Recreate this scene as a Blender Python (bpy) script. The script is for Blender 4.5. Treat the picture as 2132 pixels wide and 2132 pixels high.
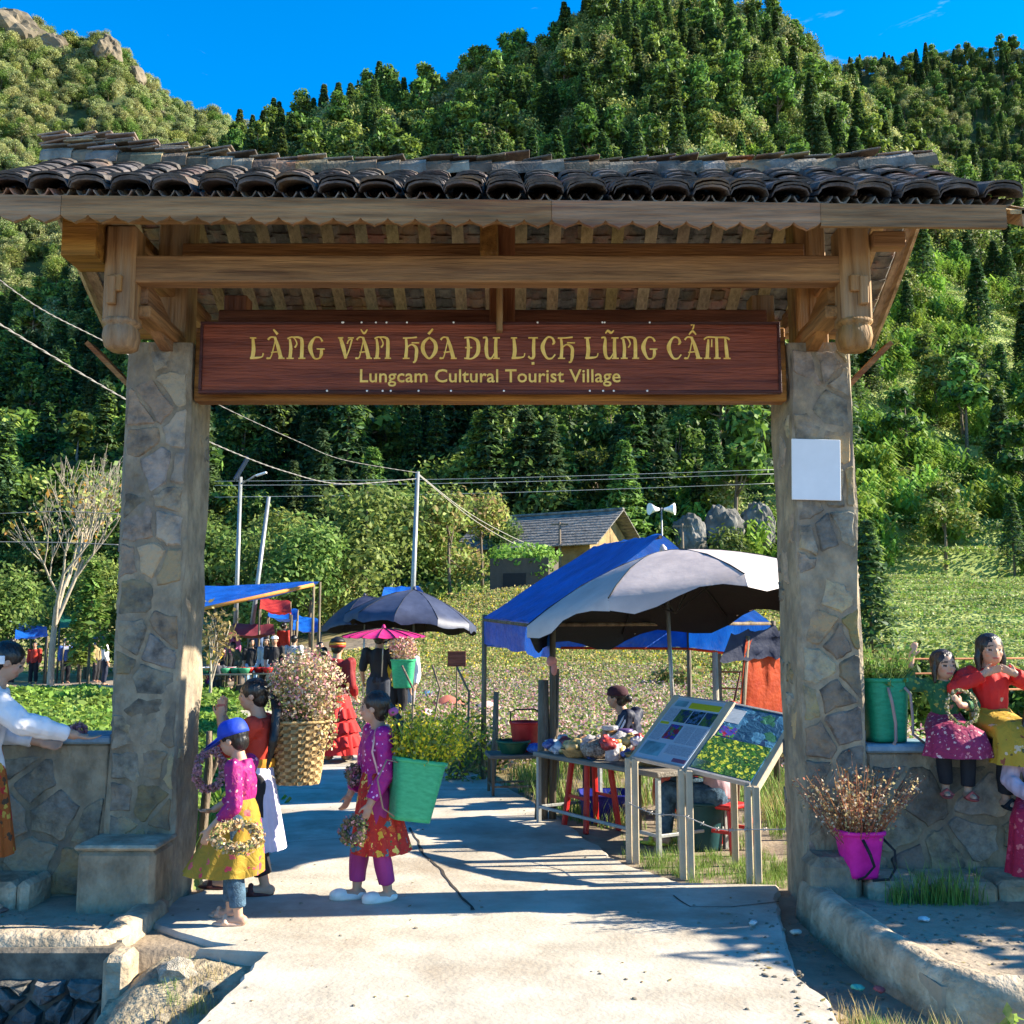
import bpy, bmesh, math, random
import numpy as np
from mathutils import Vector, Matrix, Euler, noise
R = math.radians
random.seed(7)
for o in list(bpy.data.objects): bpy.data.objects.remove(o)
scn = bpy.context.scene
COL = scn.collection

# ------------------------------------------------------------------ camera
PITCH = 7.0; F = 2135.0; CH = 1.6
cam = bpy.data.cameras.new('camera'); camo = bpy.data.objects.new('camera', cam); COL.objects.link(camo)
camo.location = (0, 0, CH); camo.rotation_euler = (R(90+PITCH), 0, 0)
cam.sensor_width = 36; cam.lens = 36*F/2132; cam.clip_start = .05; cam.clip_end = 3000
scn.camera = camo
scn.render.resolution_x = scn.render.resolution_y = 1024

# ------------------------------------------------------------------ sky, sun, exposure
SUN_EL = 29.0; SUN_AZ = 5.0           # azimuth measured from +X towards +Y
w = bpy.data.worlds.new('World'); scn.world = w; w.use_nodes = True
nt = w.node_tree; nt.nodes.clear()
sky = nt.nodes.new('ShaderNodeTexSky'); sky.sky_type = 'NISHITA'; sky.sun_disc = False
sky.sun_elevation = R(SUN_EL); sky.sun_rotation = R(90-SUN_AZ)
sky.altitude = 1400; sky.air_density = 1.0; sky.dust_density = .15; sky.ozone_density = 3.0
hs = nt.nodes.new('ShaderNodeHueSaturation'); hs.inputs['Saturation'].default_value = 1.45; hs.inputs['Value'].default_value = 1.0
tc = nt.nodes.new('ShaderNodeTexCoord'); mp = nt.nodes.new('ShaderNodeMapping'); mp.inputs['Scale'].default_value = (3, 3, 9); mp.inputs['Location'].default_value = (2.1, 1.3, .4)
nz = nt.nodes.new('ShaderNodeTexNoise'); nz.inputs['Scale'].default_value = 2.3; nz.inputs['Detail'].default_value = 9; nz.inputs['Roughness'].default_value = .62; nz.inputs['Distortion'].default_value = .8
rp = nt.nodes.new('ShaderNodeValToRGB'); rp.color_ramp.elements[0].position = .60; rp.color_ramp.elements[1].position = .86
rp.color_ramp.elements[1].color = (.34, .34, .34, 1)
mx = nt.nodes.new('ShaderNodeMix'); mx.data_type = 'RGBA'
mx.inputs[7].default_value = (5.5, 6.0, 6.6, 1)
bg = nt.nodes.new('ShaderNodeBackground'); bg.inputs['Strength'].default_value = .098
ow = nt.nodes.new('ShaderNodeOutputWorld')
L = nt.links.new
L(sky.outputs[0], hs.inputs['Color']); L(tc.outputs['Generated'], mp.inputs[0]); L(mp.outputs[0], nz.inputs['Vector'])
L(nz.outputs['Fac'], rp.inputs[0]); L(rp.outputs[0], mx.inputs[0]); L(hs.outputs[0], mx.inputs[6])
L(mx.outputs[2], bg.inputs['Color']); L(bg.outputs[0], ow.inputs[0])
sl = bpy.data.lights.new('sun', 'SUN'); sl.energy = 4.3; sl.angle = R(.53); sl.color = (1, .90, .73)
so = bpy.data.objects.new('sun', sl); COL.objects.link(so)
sd = Vector((math.cos(R(SUN_EL))*math.cos(R(SUN_AZ)), math.cos(R(SUN_EL))*math.sin(R(SUN_AZ)), math.sin(R(SUN_EL))))
so.rotation_euler = sd.to_track_quat('Z', 'Y').to_euler(); so.location = sd*50
scn.view_settings.view_transform = 'Standard'; scn.view_settings.look = 'None'
scn.view_settings.exposure = 1.95; scn.view_settings.gamma = 1; scn.view_settings.use_curve_mapping = False

# ------------------------------------------------------------------ helpers
cp, sp_ = math.cos(R(PITCH)), math.sin(R(PITCH))
def ray(x, y):
    a = (x*1.10352-1066)/F; b = (1066-y*1.10352)/F
    return Vector((a, cp-b*sp_, sp_+b*cp))
def P(x, y, Y):
    """point of the place seen along a measured direction, at depth Y metres"""
    d = ray(x, y); d = d*(Y/d.y); return Vector((d.x, Y, CH+d.z))
def G(x, y, z=0.0):
    d = ray(x, y); k = (z-CH)/d.z; return Vector((d.x*k, d.y*k, z))
def sstep(a, b, x):
    t = min(1, max(0, (x-a)/(b-a))); return t*t*(3-2*t)
def lerp(a, b, t): return a+(b-a)*t
def interp(pts, x):
    if x <= pts[0][0]: return pts[0][1]
    for (x0, y0), (x1, y1) in zip(pts, pts[1:]):
        if x <= x1: return y0+(y1-y0)*(x-x0)/(x1-x0)
    return pts[-1][1]

def tag(o, label=None, cat=None, group=None, kind=None):
    if label: o['label'] = label
    if cat: o['category'] = cat
    if group: o['group'] = group
    if kind: o['kind'] = kind
    return o
def link(name, me, parent=None, loc=None, rot=None, scale=None):
    o = bpy.data.objects.new(name, me); COL.objects.link(o)
    if parent: o.parent = parent
    if loc is not None: o.location = loc
    if rot is not None: o.rotation_euler = rot
    if scale is not None: o.scale = scale if hasattr(scale, '__len__') else (scale,)*3
    return o
def empty(name, loc=(0, 0, 0), rz=0, label=None, cat=None, group=None):
    o = link(name, None, None, loc, (0, 0, rz)); o.empty_display_size = .2
    return tag(o, label, cat, group)
def copy_tree(o, parent=None):
    c = o.copy(); COL.objects.link(c); c.parent = parent
    for ch in list(o.children): copy_tree(ch, c)
    return c

class MB:
    def __init__(s): s.v = []; s.f = []; s.m = []; s.sm = []
    def add(s, vs, fs, mi=0, smooth=False):
        b = len(s.v); s.v += [tuple(v) for v in vs]
        for f in fs: s.f.append(tuple(b+i for i in f)); s.m.append(mi); s.sm.append(smooth)
    def box(s, c, d, rot=None, mi=0, taper=1.0, bev=0.0):
        hx, hy, hz = d[0]/2, d[1]/2, d[2]/2
        if bev > 0:
            b = min(bev, hx*.9, hy*.9, hz*.9); vs = []; 
            for sx in (-1, 1):
                for sy in (-1, 1):
                    for sz in (-1, 1):
                        vs += [(sx*hx, sy*(hy-b), sz*(hz-b)), (sx*(hx-b), sy*hy, sz*(hz-b)), (sx*(hx-b), sy*(hy-b), sz*hz)]
            bm = bmesh.new()
            for v in vs: bm.verts.new(v)
            r = bmesh.ops.convex_hull(bm, input=bm.verts[:]); bm.verts.index_update()
            vs = [v.co.copy() for v in bm.verts]; fs = [[v.index for v in f.verts] for f in bm.faces]; bm.free()
        else:
            vs = [Vector((x*hx*(taper if z > 0 else 1), y*hy*(taper if z > 0 else 1), z*hz)) for z in (-1, 1) for y in (-1, 1) for x in (-1, 1)]
            fs = [(0, 2, 3, 1), (4, 5, 7, 6), (0, 1, 5, 4), (2, 6, 7, 3), (0, 4, 6, 2), (1, 3, 7, 5)]
        if rot is not None:
            q = rot if isinstance(rot, Matrix) else Euler(rot).to_matrix()
            vs = [q @ Vector(v) for v in vs]
        c = Vector(c); s.add([Vector(v)+c for v in vs], fs, mi)
    def bar(s, a, b, w, h, mi=0, up=(0, 0, 1), bev=0):
        a = Vector(a); b = Vector(b); d = b-a; l = d.length; x = d.normalized(); u = Vector(up)
        if abs(x.dot(u)) > .98: u = Vector((0, 1, 0))
        y = u.cross(x).normalized(); z = x.cross(y)
        s.box((a+b)/2, (l, w, h), Matrix((x, y, z)).transposed(), mi, bev=bev)
    def tube(s, pts, rad, n=8, mi=0, cap=True, smooth=True, flat=None):
        pts = [Vector(p) for p in pts]
        if not hasattr(rad, '__len__'): rad = [rad]*len(pts)
        rings = []; pu = None
        for i, p in enumerate(pts):
            d = (pts[min(i+1, len(pts)-1)]-pts[max(i-1, 0)])
            d = d.normalized() if d.length > 1e-9 else Vector((0, 0, 1))
            u = pu if pu is not None else (Vector((1, 0, 0)) if abs(d.x) < .8 else Vector((0, 1, 0)))
            u = (u-d*u.dot(d)).normalized(); pu = u; v = d.cross(u)
            rings.append([p+(u*math.cos(2*math.pi*k/n)+v*math.sin(2*math.pi*k/n)*(flat or 1))*rad[i] for k in range(n)])
        vs = [q for r_ in rings for q in r_]; fs = []
        for i in range(len(pts)-1):
            for k in range(n):
                fs.append((i*n+k, i*n+(k+1) % n, (i+1)*n+(k+1) % n, (i+1)*n+k))
        s.add(vs, fs, mi, smooth)
        if cap:
            b = len(s.v)-len(vs)
            s.f.append(tuple(b+k for k in reversed(range(n)))); s.m.append(mi); s.sm.append(False)
            s.f.append(tuple(b+(len(pts)-1)*n+k for k in range(n))); s.m.append(mi); s.sm.append(False)
    def ell(s, c, r, M=None, nu=14, nv=9, mi=0):
        c = Vector(c); vs = [Vector((0, 0, r[2]))]
        for i in range(1, nv):
            t = math.pi*i/nv
            for k in range(nu):
                p = 2*math.pi*k/nu; vs.append(Vector((r[0]*math.sin(t)*math.cos(p), r[1]*math.sin(t)*math.sin(p), r[2]*math.cos(t))))
        vs.append(Vector((0, 0, -r[2])))
        if M is not None: vs = [M @ v for v in vs]
        fs = [(0, 1+k, 1+(k+1) % nu) for k in range(nu)]
        for i in range(nv-2):
            for k in range(nu):
                a = 1+i*nu+k; b = 1+i*nu+(k+1) % nu; fs.append((a, a+nu, b+nu, b))
        e = len(vs)-1; o = 1+(nv-2)*nu
        fs += [(o+k, e, o+(k+1) % nu) for k in range(nu)]
        s.add([v+c for v in vs], fs, mi, True)
    def cap(s, a, b, ra, rb, n=10, mi=0):
        """capsule with a round end at both joints (closed, for unions)"""
        a = Vector(a); b = Vector(b); d = b-a; l = max(d.length, 1e-4); d = d/l
        pts = []; rad = []
        for t in (-.98, -.75, -.4, 0): pts.append(a+d*ra*t); rad.append(ra*math.sqrt(max(.03, 1-t*t)))
        for t in (0, .4, .75, .98): pts.append(b+d*rb*t); rad.append(rb*math.sqrt(max(.03, 1-t*t)))
        s.tube(pts, rad, n, mi)
    def loft(s, rings, mi=0, cap=True, smooth=True):
        n = len(rings[0]); vs = [q for r_ in rings for q in r_]; fs = []
        for i in range(len(rings)-1):
            for k in range(n): fs.append((i*n+k, i*n+(k+1) % n, (i+1)*n+(k+1) % n, (i+1)*n+k))
        if cap: fs += [tuple(reversed(range(n))), tuple((len(rings)-1)*n+k for k in range(n))]
        s.add(vs, fs, mi, smooth)
    def lathe(s, prof, c=(0, 0, 0), n=20, mi=0, cap=True, jit=None):
        c = Vector(c); rings = []
        for i, (r_, z) in enumerate(prof):
            rings.append([c+Vector((math.cos(2*math.pi*k/n)*r_, math.sin(2*math.pi*k/n)*r_, z)) for k in range(n)])
        s.loft(rings, mi, cap)
    def prism(s, poly, z0, z1, mi=0, M=None):
        n = len(poly); vs = [Vector((p[0], p[1], z0)) for p in poly]+[Vector((p[0], p[1], z1)) for p in poly]
        if M is not None: vs = [M @ v for v in vs]
        fs = [tuple(reversed(range(n))), tuple(range(n, 2*n))]+[(k, (k+1) % n, n+(k+1) % n, n+k) for k in range(n)]
        s.add(vs, fs, mi)
    def mesh(s, name='m', mats=()):
        me = bpy.data.meshes.new(name); me.from_pydata(s.v, [], s.f)
        for m in (mats if isinstance(mats, (list, tuple)) else [mats]): me.materials.append(m)
        me.polygons.foreach_set('material_index', s.m); me.polygons.foreach_set('use_smooth', s.sm); me.update()
        return me
    def build(s, name, mats, parent=None, loc=None, rot=None, **k):
        return link(name, s.mesh(name, mats), parent, loc, rot)

def quad_mesh(name, V, mats, mi=None, smooth=False):
    """V: (n,4,3) array of leaf quads -> one mesh"""
    V = np.asarray(V, dtype=np.float32); n = V.shape[0]; k = V.shape[1]
    me = bpy.data.meshes.new(name); me.vertices.add(n*k); me.vertices.foreach_set('co', V.reshape(-1))
    me.loops.add(n*k); me.loops.foreach_set('vertex_index', np.arange(n*k, dtype=np.int32))
    me.polygons.add(n); me.polygons.foreach_set('loop_start', np.arange(0, n*k, k, dtype=np.int32)); me.polygons.foreach_set('loop_total', np.full(n, k, dtype=np.int32))
    for m in (mats if isinstance(mats, (list, tuple)) else [mats]): me.materials.append(m)
    if mi is not None: me.polygons.foreach_set('material_index', np.asarray(mi, dtype=np.int32))
    me.update(); me.validate(); return me
def leaves(C, N, size, rng, aspect=1.7, jitter=.6, pointy=True):
    """leaf quads at centres C facing roughly N"""
    n = len(C); N = N+rng.normal(0, jitter, (n, 3)); N /= np.linalg.norm(N, axis=1)[:, None]+1e-9
    A = rng.normal(0, 1, (n, 3)); A -= N*(A*N).sum(1)[:, None]; A /= np.linalg.norm(A, axis=1)[:, None]+1e-9
    B = np.cross(N, A); s = (size*rng.uniform(.6, 1.35, n))[:, None]
    a = A*s*aspect/2; b = B*s/2
    if pointy: return np.stack([C-a, C+b*.9-a*.1, C+a, C-b*.9-a*.1], 1)
    return np.stack([C-a-b, C+a-b, C+a+b, C-a+b], 1)

TS = bpy.data.scenes.new('work')
def remesh(mb, voxel, it=3, disp=0, dscale=12, mats=()):
    me = mb.mesh('t'); ob = bpy.data.objects.new('t', me); TS.collection.objects.link(ob)
    m = ob.modifiers.new('r', 'REMESH'); m.mode = 'VOXEL'; m.voxel_size = voxel; m.use_smooth_shade = True
    if it: s = ob.modifiers.new('s', 'SMOOTH'); s.iterations = it; s.factor = .5
    vl = TS.view_layers[0]; vl.update(); dg = vl.depsgraph
    out = bpy.data.meshes.new_from_object(ob.evaluated_get(dg), depsgraph=dg)
    bpy.data.objects.remove(ob); bpy.data.meshes.remove(me)
    if disp:
        nrm = [v.normal.copy() for v in out.vertices]
        for v, n_ in zip(out.vertices, nrm):
            c = v.co; q = Vector((c.x*dscale, c.y*dscale, c.z*dscale*.45))
            v.co = c+n_*(noise.noise(q)+.4*noise.noise(q*2.3))*disp
    out.materials.clear()
    for m_ in (mats if isinstance(mats, (list, tuple)) else [mats]): out.materials.append(m_)
    out.polygons.foreach_set('use_smooth', [True]*len(out.polygons)); return out
def text_mesh(body, size, extrude, offset=0.0, space=1.0):
    cu = bpy.data.curves.new('t', 'FONT'); cu.body = body; cu.size = size; cu.extrude = extrude; cu.offset = offset
    cu.align_x = 'CENTER'; cu.align_y = 'CENTER'; cu.space_character = space; cu.resolution_u = 3
    ob = bpy.data.objects.new('t', cu); TS.collection.objects.link(ob); vl = TS.view_layers[0]; vl.update(); dg = vl.depsgraph
    out = bpy.data.meshes.new_from_object(ob.evaluated_get(dg), depsgraph=dg); bpy.data.objects.remove(ob); return out

# ------------------------------------------------------------------ materials
def mat(name, col, rough=.85, var=.18, scale=6, bump=.15, bscale=40, col2=None, stretch=(1, 1, 1), objvar=0, island=0,
        trans=0, metal=0, spec=.3, coat=0, bdist=.01, dirt=None, dscale=1.5, detail=5, world=False, dlo=.50, dhi=.66):
    m = bpy.data.materials.new(name); m.use_nodes = True; t = m.node_tree; t.nodes.clear(); N = t.nodes.new; K = t.links.new
    tcn = N('ShaderNodeTexCoord'); mpn = N('ShaderNodeMapping'); mpn.inputs['Scale'].default_value = stretch; K(N('ShaderNodeNewGeometry').outputs['Position'] if world else tcn.outputs['Object'], mpn.inputs[0])
    n1 = N('ShaderNodeTexNoise'); n1.inputs['Scale'].default_value = scale; n1.inputs['Detail'].default_value = detail; n1.inputs['Roughness'].default_value = .62; K(mpn.outputs[0], n1.inputs['Vector'])
    r1 = N('ShaderNodeValToRGB'); r1.color_ramp.elements[0].position = .33; r1.color_ramp.elements[1].position = .68
    c = np.array(col); c2 = np.array(col2) if col2 is not None else np.minimum(c*(1+var), .95)
    r1.color_ramp.elements[0].color = (*(c*(1-var)), 1); r1.color_ramp.elements[1].color = (*c2, 1); K(n1.outputs['Fac'], r1.inputs[0])
    out = r1.outputs[0]
    if dirt is not None:
        n2 = N('ShaderNodeTexNoise'); n2.inputs['Scale'].default_value = dscale; n2.inputs['Detail'].default_value = 8; n2.inputs['Roughness'].default_value = .7; K(mpn.outputs[0], n2.inputs['Vector'])
        r2 = N('ShaderNodeValToRGB'); r2.color_ramp.elements[0].position = dlo; r2.color_ramp.elements[1].position = dhi; K(n2.outputs['Fac'], r2.inputs[0])
        mxx = N('ShaderNodeMix'); mxx.data_type = 'RGBA'; K(r2.outputs[0], mxx.inputs[0]); K(out, mxx.inputs[6]); mxx.inputs[7].default_value = (*dirt, 1); out = mxx.outputs[2]
    if objvar or island:
        h = N('ShaderNodeHueSaturation'); K(out, h.inputs['Color']); out = h.outputs[0]
        def rng(src, amt, tgt, base, off=0):
            ml = N('ShaderNodeMapRange'); ml.inputs[3].default_value = base-amt; ml.inputs[4].default_value = base+amt
            if off:
                mm = N('ShaderNodeMath'); mm.operation = 'MULTIPLY'; mm.inputs[1].default_value = off; K(src, mm.inputs[0])
                m2 = N('ShaderNodeMath'); m2.operation = 'FRACT'; K(mm.outputs[0], m2.inputs[0]); src = m2.outputs[0]
            K(src, ml.inputs[0]); return ml.outputs[0]
        if island and objvar:
            g = N('ShaderNodeNewGeometry'); oi = N('ShaderNodeObjectInfo')
            a = rng(g.outputs['Random Per Island'], island, None, 0); b = rng(oi.outputs['Random'], objvar, None, 1)
            ad = N('ShaderNodeMath'); ad.operation = 'ADD'; K(a, ad.inputs[0]); K(b, ad.inputs[1]); K(ad.outputs[0], h.inputs['Value'])
            K(rng(oi.outputs['Random'], objvar*.09, None, .5, 37.7), h.inputs['Hue'])
        elif objvar:
            oi = N('ShaderNodeObjectInfo'); K(rng(oi.outputs['Random'], objvar, None, 1), h.inputs['Value']); K(rng(oi.outputs['Random'], objvar*.06, None, .5, 37.7), h.inputs['Hue'])
            K(rng(oi.outputs['Random'], objvar*.9, None, 1, 91.3), h.inputs['Saturation'])
        else:
            g = N('ShaderNodeNewGeometry'); K(rng(g.outputs['Random Per Island'], island, None, 1), h.inputs['Value']); K(rng(g.outputs['Random Per Island'], island*.07, None, .5, 37.7), h.inputs['Hue'])
    b = N('ShaderNodeBsdfPrincipled'); K(out, b.inputs['Base Color']); b.inputs['Roughness'].default_value = rough; b.inputs['Metallic'].default_value = metal
    b.inputs['Specular IOR Level'].default_value = spec
    if coat: b.inputs['Coat Weight'].default_value = coat
    if bump:
        n3 = N('ShaderNodeTexNoise'); n3.inputs['Scale'].default_value = bscale; n3.inputs['Detail'].default_value = 6; K(mpn.outputs[0], n3.inputs['Vector'])
        bp = N('ShaderNodeBump'); bp.inputs['Strength'].default_value = min(1, bump*3); bp.inputs['Distance'].default_value = bdist; K(n3.outputs['Fac'], bp.inputs['Height']); K(bp.outputs[0], b.inputs['Normal'])
    o = N('ShaderNodeOutputMaterial')
    if trans:
        tr = N('ShaderNodeBsdfTranslucent'); K(out, tr.inputs[0]); ms = N('ShaderNodeMixShader'); ms.inputs[0].default_value = trans
        K(b.outputs[0], ms.inputs[1]); K(tr.outputs[0], ms.inputs[2]); K(ms.outputs[0], o.inputs[0])
    else: K(b.outputs[0], o.inputs[0])
    return m
def wood(name, col, axis='x', col2=None, objvar=.12, rough=.75, dirt=None):
    st = {'x': (.5, 7, 7), 'y': (7, .5, 7), 'z': (7, 7, .5)}[axis]
    return mat(name, col, rough, .45, 2.6, .3, 9, col2, st, objvar, detail=10, dirt=dirt, dscale=.8, bdist=.015)
def pattern(name, base, spots, rough=.8, scale=18, thr=.32, scale2=None, weave=260, spots2=None, thr2=.3, sheen=.0, warp=1.0):
    """cloth with printed spots: voronoi cells, a few colours"""
    m = bpy.data.materials.new(name); m.use_nodes = True; t = m.node_tree; t.nodes.clear(); N = t.nodes.new; K = t.links.new
    tcn = N('ShaderNodeTexCoord'); cur = None
    dn_ = N('ShaderNodeTexNoise'); dn_.inputs['Scale'].default_value = scale*2.2; dn_.inputs['Detail'].default_value = 2; K(tcn.outputs['Object'], dn_.inputs['Vector'])
    dm = N('ShaderNodeVectorMath'); dm.operation = 'SCALE'; dm.inputs['Scale'].default_value = warp/scale; ds = N('ShaderNodeVectorMath'); ds.operation = 'SUBTRACT'; ds.inputs[1].default_value = (.5, .5, .5); K(dn_.outputs['Color'], ds.inputs[0]); K(ds.outputs[0], dm.inputs[0])
    da = N('ShaderNodeVectorMath'); da.operation = 'ADD'; K(tcn.outputs['Object'], da.inputs[0]); K(dm.outputs[0], da.inputs[1])
    n0 = N('ShaderNodeTexNoise'); n0.inputs['Scale'].default_value = 9; K(tcn.outputs['Object'], n0.inputs['Vector'])
    hb = N('ShaderNodeMix'); hb.data_type = 'RGBA'; K(n0.outputs['Fac'], hb.inputs[0])
    hb.inputs[6].default_value = (*(np.array(base)*.8), 1); hb.inputs[7].default_value = (*np.minimum(np.array(base)*1.2, .95), 1); cur = hb.outputs[2]
    for cols, sc, th, off in ((spots, scale, thr, 0), (spots2, (scale2 or scale*1.7), thr2, 3.3)):
        if not cols: continue
        mpn = N('ShaderNodeMapping'); mpn.inputs['Location'].default_value = (off, off*.7, off*.3); K(da.outputs[0], mpn.inputs[0])
        v = N('ShaderNodeTexVoronoi'); v.inputs['Scale'].default_value = sc; K(mpn.outputs[0], v.inputs['Vector'])
        rr = N('ShaderNodeValToRGB'); rr.color_ramp.interpolation = 'CONSTANT'; K(v.outputs['Color'], rr.inputs[0])
        rr.color_ramp.elements[0].color = (*cols[0], 1)
        for i, c in enumerate(cols[1:]):
            e = rr.color_ramp.elements[1] if i == 0 else rr.color_ramp.elements.new(.5)
            e.position = (i+1)/len(cols); e.color = (*c, 1)
        if len(cols) == 1: rr.color_ramp.elements[1].color = (*cols[0], 1)
        ls = N('ShaderNodeMath'); ls.operation = 'LESS_THAN'; ls.inputs[1].default_value = th; K(v.outputs['Distance'], ls.inputs[0])
        mxx = N('ShaderNodeMix'); mxx.data_type = 'RGBA'; K(ls.outputs[0], mxx.inputs[0]); K(cur, mxx.inputs[6]); K(rr.outputs[0], mxx.inputs[7]); cur = mxx.outputs[2]
    b = N('ShaderNodeBsdfPrincipled'); K(cur, b.inputs['Base Color']); b.inputs['Roughness'].default_value = rough; b.inputs['Specular IOR Level'].default_value = .25
    n3 = N('ShaderNodeTexNoise'); n3.inputs['Scale'].default_value = 16; n3.inputs['Detail'].default_value = 5; n3.inputs['Distortion'].default_value = 1.2; K(tcn.outputs['Object'], n3.inputs['Vector'])
    bp = N('ShaderNodeBump'); bp.inputs['Strength'].default_value = .85; bp.inputs['Distance'].default_value = .018; K(n3.outputs['Fac'], bp.inputs['Height']); K(bp.outputs[0], b.inputs['Normal'])
    o = N('ShaderNodeOutputMaterial'); K(b.outputs[0], o.inputs[0]); return m
_pl = {}
def plain(col, rough=.75, **k):
    key = (tuple(col), rough, tuple(sorted(k.items())))
    if key not in _pl:
        k.setdefault('var', .12); k.setdefault('bump', .12); k.setdefault('bscale', 30)
        _pl[key] = mat('plain_%d' % len(_pl), col, rough, **k)
    return _pl[key]
# ------------------------------------------------------------------ terrain
def sk(pts):                       # measured skyline -> (tan azimuth, tan elevation)
    r_ = []
    for x, y in pts:
        d = ray(x, y); r_.append((d.x/d.y, d.z/d.y))
    return r_
SK_MAIN = sk([(-300, 800), (-100, 640), (60, 575), (200, 520), (300, 420), (420, 270), (520, 232), (610, 220), (645, 190), (720, 175), (790, 165), (830, 155), (870, 128), (930, 98),
              (1010, 80), (1050, 52), (1100, 18), (1160, 4), (1250, 8), (1330, 14), (1400, 24), (1480, 40), (1520, 72), (1560, 115), (1640, 190), (1760, 280), (1932, 380), (2300, 560)])
SK_LEFT = sk([(-300, -60), (-60, -20), (0, 2), (70, 24), (100, 54), (210, 62), (240, 88), (290, 142), (330, 178), (400, 198), (500, 224), (560, 260), (700, 420), (900, 600)])
SK_RIGHT = sk([(900, 400), (1300, 200), (1500, 120), (1600, 108), (1680, 102), (1740, 92), (1850, 82), (1932, 78), (2300, 40)])
def fbm(x, y, o=4):
    a = 0; f = 1; g = 1
    for _ in range(o): a += g*noise.noise(Vector((x*f, y*f, 3.7))); f *= 2.1; g *= .5
    return a
def gz(x, y):
    z = -.03
    if y > 12:
        s = x/y
        wv = sstep(-.42, .06, s)
        z += sstep(18, 60, y)*5.0*wv + sstep(42, 75, y)*4.0*(1-wv)
        z += .25*sstep(14, 24, y)*noise.noise(Vector((x*.13, y*.13, 0)))
        if s > .12 and 22 < y < 62:                               # field steps on the right
            k = sstep(.12, .2, s); q = z/.85; z = lerp(z, (math.floor(q)+sstep(.55, 1, q-math.floor(q)))*.85, .7*k)
    if y > 60:
        s = x/y; best = z
        n1 = fbm(x*.02, y*.02)*5
        for SK, t0, t1, th in ((SK_MAIN, 62, 195, 5.5), (SK_LEFT, 150, 330, 6), (SK_RIGHT, 200, 340, 6)):
            te = interp(SK, s); zr = CH+t1*te-th; u = (y-t0)/(t1-t0)
            if u <= 0: continue
            if u <= 1: h = 4.5+(zr-4.5)*(u**1.12)+n1*min(1, u*5)*min(1, (1-u)*4+.15)
            else: h = zr-(y-t1)*.55+n1*.15
            if SK is SK_MAIN and s > .22 and y < 140:
                q = h/2.4; h = lerp(h, (math.floor(q)+sstep(.6, 1, q-math.floor(q)))*2.4, .8*sstep(.22, .27, s))
            best = max(best, h)
        z = best
    # unseen mountain added beyond the frame, shaped to shade the hillside
    m = 70*math.exp(-((x-215)/62)**2)*sstep(52, 96, y)*(1-.62*sstep(104, 150, y))
    m *= 1+.10*noise.noise(Vector((x*.03, y*.03, 9)))
    if m > 1 and m > z: z = m
    # ditch at the left of the path
    if y < 5.62 and x < -1.0:
        z = -.72+.1*noise.noise(Vector((x*3, y*3, 1)))
    elif x > 1.2 and y < 6.6 and x < 2.2: z = -.07
    return z
xs = sorted(set([round(v, 3) for v in list(np.arange(-9, 9.01, .25))+list(np.arange(-60, 60.1, 2.0))+list(np.arange(-240, 330, 4.0))+[-700, -550, -420, -320, 420, 560, 700]]))
ys = sorted(set([round(v, 3) for v in [-300, -150, -80, -40, -20, -10, -5, 0]+list(np.arange(1, 14, .22))+list(np.arange(14, 62, .8))+list(np.arange(62, 125, 1.2))+list(np.arange(125, 360, 3.5))+[380, 420, 500, 700]]))
gv = [(x, y, gz(x, y) if y > 0 else -.05) for y in ys for x in xs]
nx = len(xs); gf = []; gm = []
for j in range(len(ys)-1):
    for i in range(nx-1):
        gf.append((j*nx+i, j*nx+i+1, (j+1)*nx+i+1, (j+1)*nx+i))
        x, y = (xs[i]+xs[i+1])/2, (ys[j]+ys[j+1])/2; s = x/max(y, 1)
        jn = .03*fbm(x*.35, y*.35, 3); s += jn; y += 30*jn*(y > 7)
        if y < 7.0: k = 0
        elif y < 62:
            if x > .1 and y < 12.5 and x < 6: k = 0
            elif x < -1.0 and y < 30 and s < -.12: k = 1
            elif s < -.1 and y > 30: k = 0 if y < 42 else 2
            elif y < 40 and s < .25: k = 2
            elif s > .15: k = 1
            else: k = 2
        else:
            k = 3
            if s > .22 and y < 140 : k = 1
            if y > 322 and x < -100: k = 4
        gm.append(k)
M_dirt = mat('packed_dirt', (.27, .21, .145), .95, .3, 3, .35, 30, dirt=(.17, .135, .10), dscale=2.2)
M_grassland = mat('lush_grass_ground', (.22, .31, .06), .95, .3, .5, .2, 12, col2=(.36, .42, .13))
M_field = mat('flower_field_ground', (.26, .20, .085), .95, .35, .8, .3, 12, col2=(.40, .32, .16), dirt=(.22, .25, .06), dscale=.35)
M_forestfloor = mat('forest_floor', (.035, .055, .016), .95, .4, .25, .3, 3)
M_rock = mat('hill_rock', (.22, .19, .14), .95, .4, .12, .4, 1, col2=(.10, .13, .05))
me = bpy.data.meshes.new('ground'); me.from_pydata(gv, [], gf)
for m_ in (M_dirt, M_grassland, M_field, M_forestfloor, M_rock): me.materials.append(m_)
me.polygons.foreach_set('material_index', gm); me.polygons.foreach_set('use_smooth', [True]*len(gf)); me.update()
tag(link('ground', me), kind='structure')

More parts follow.
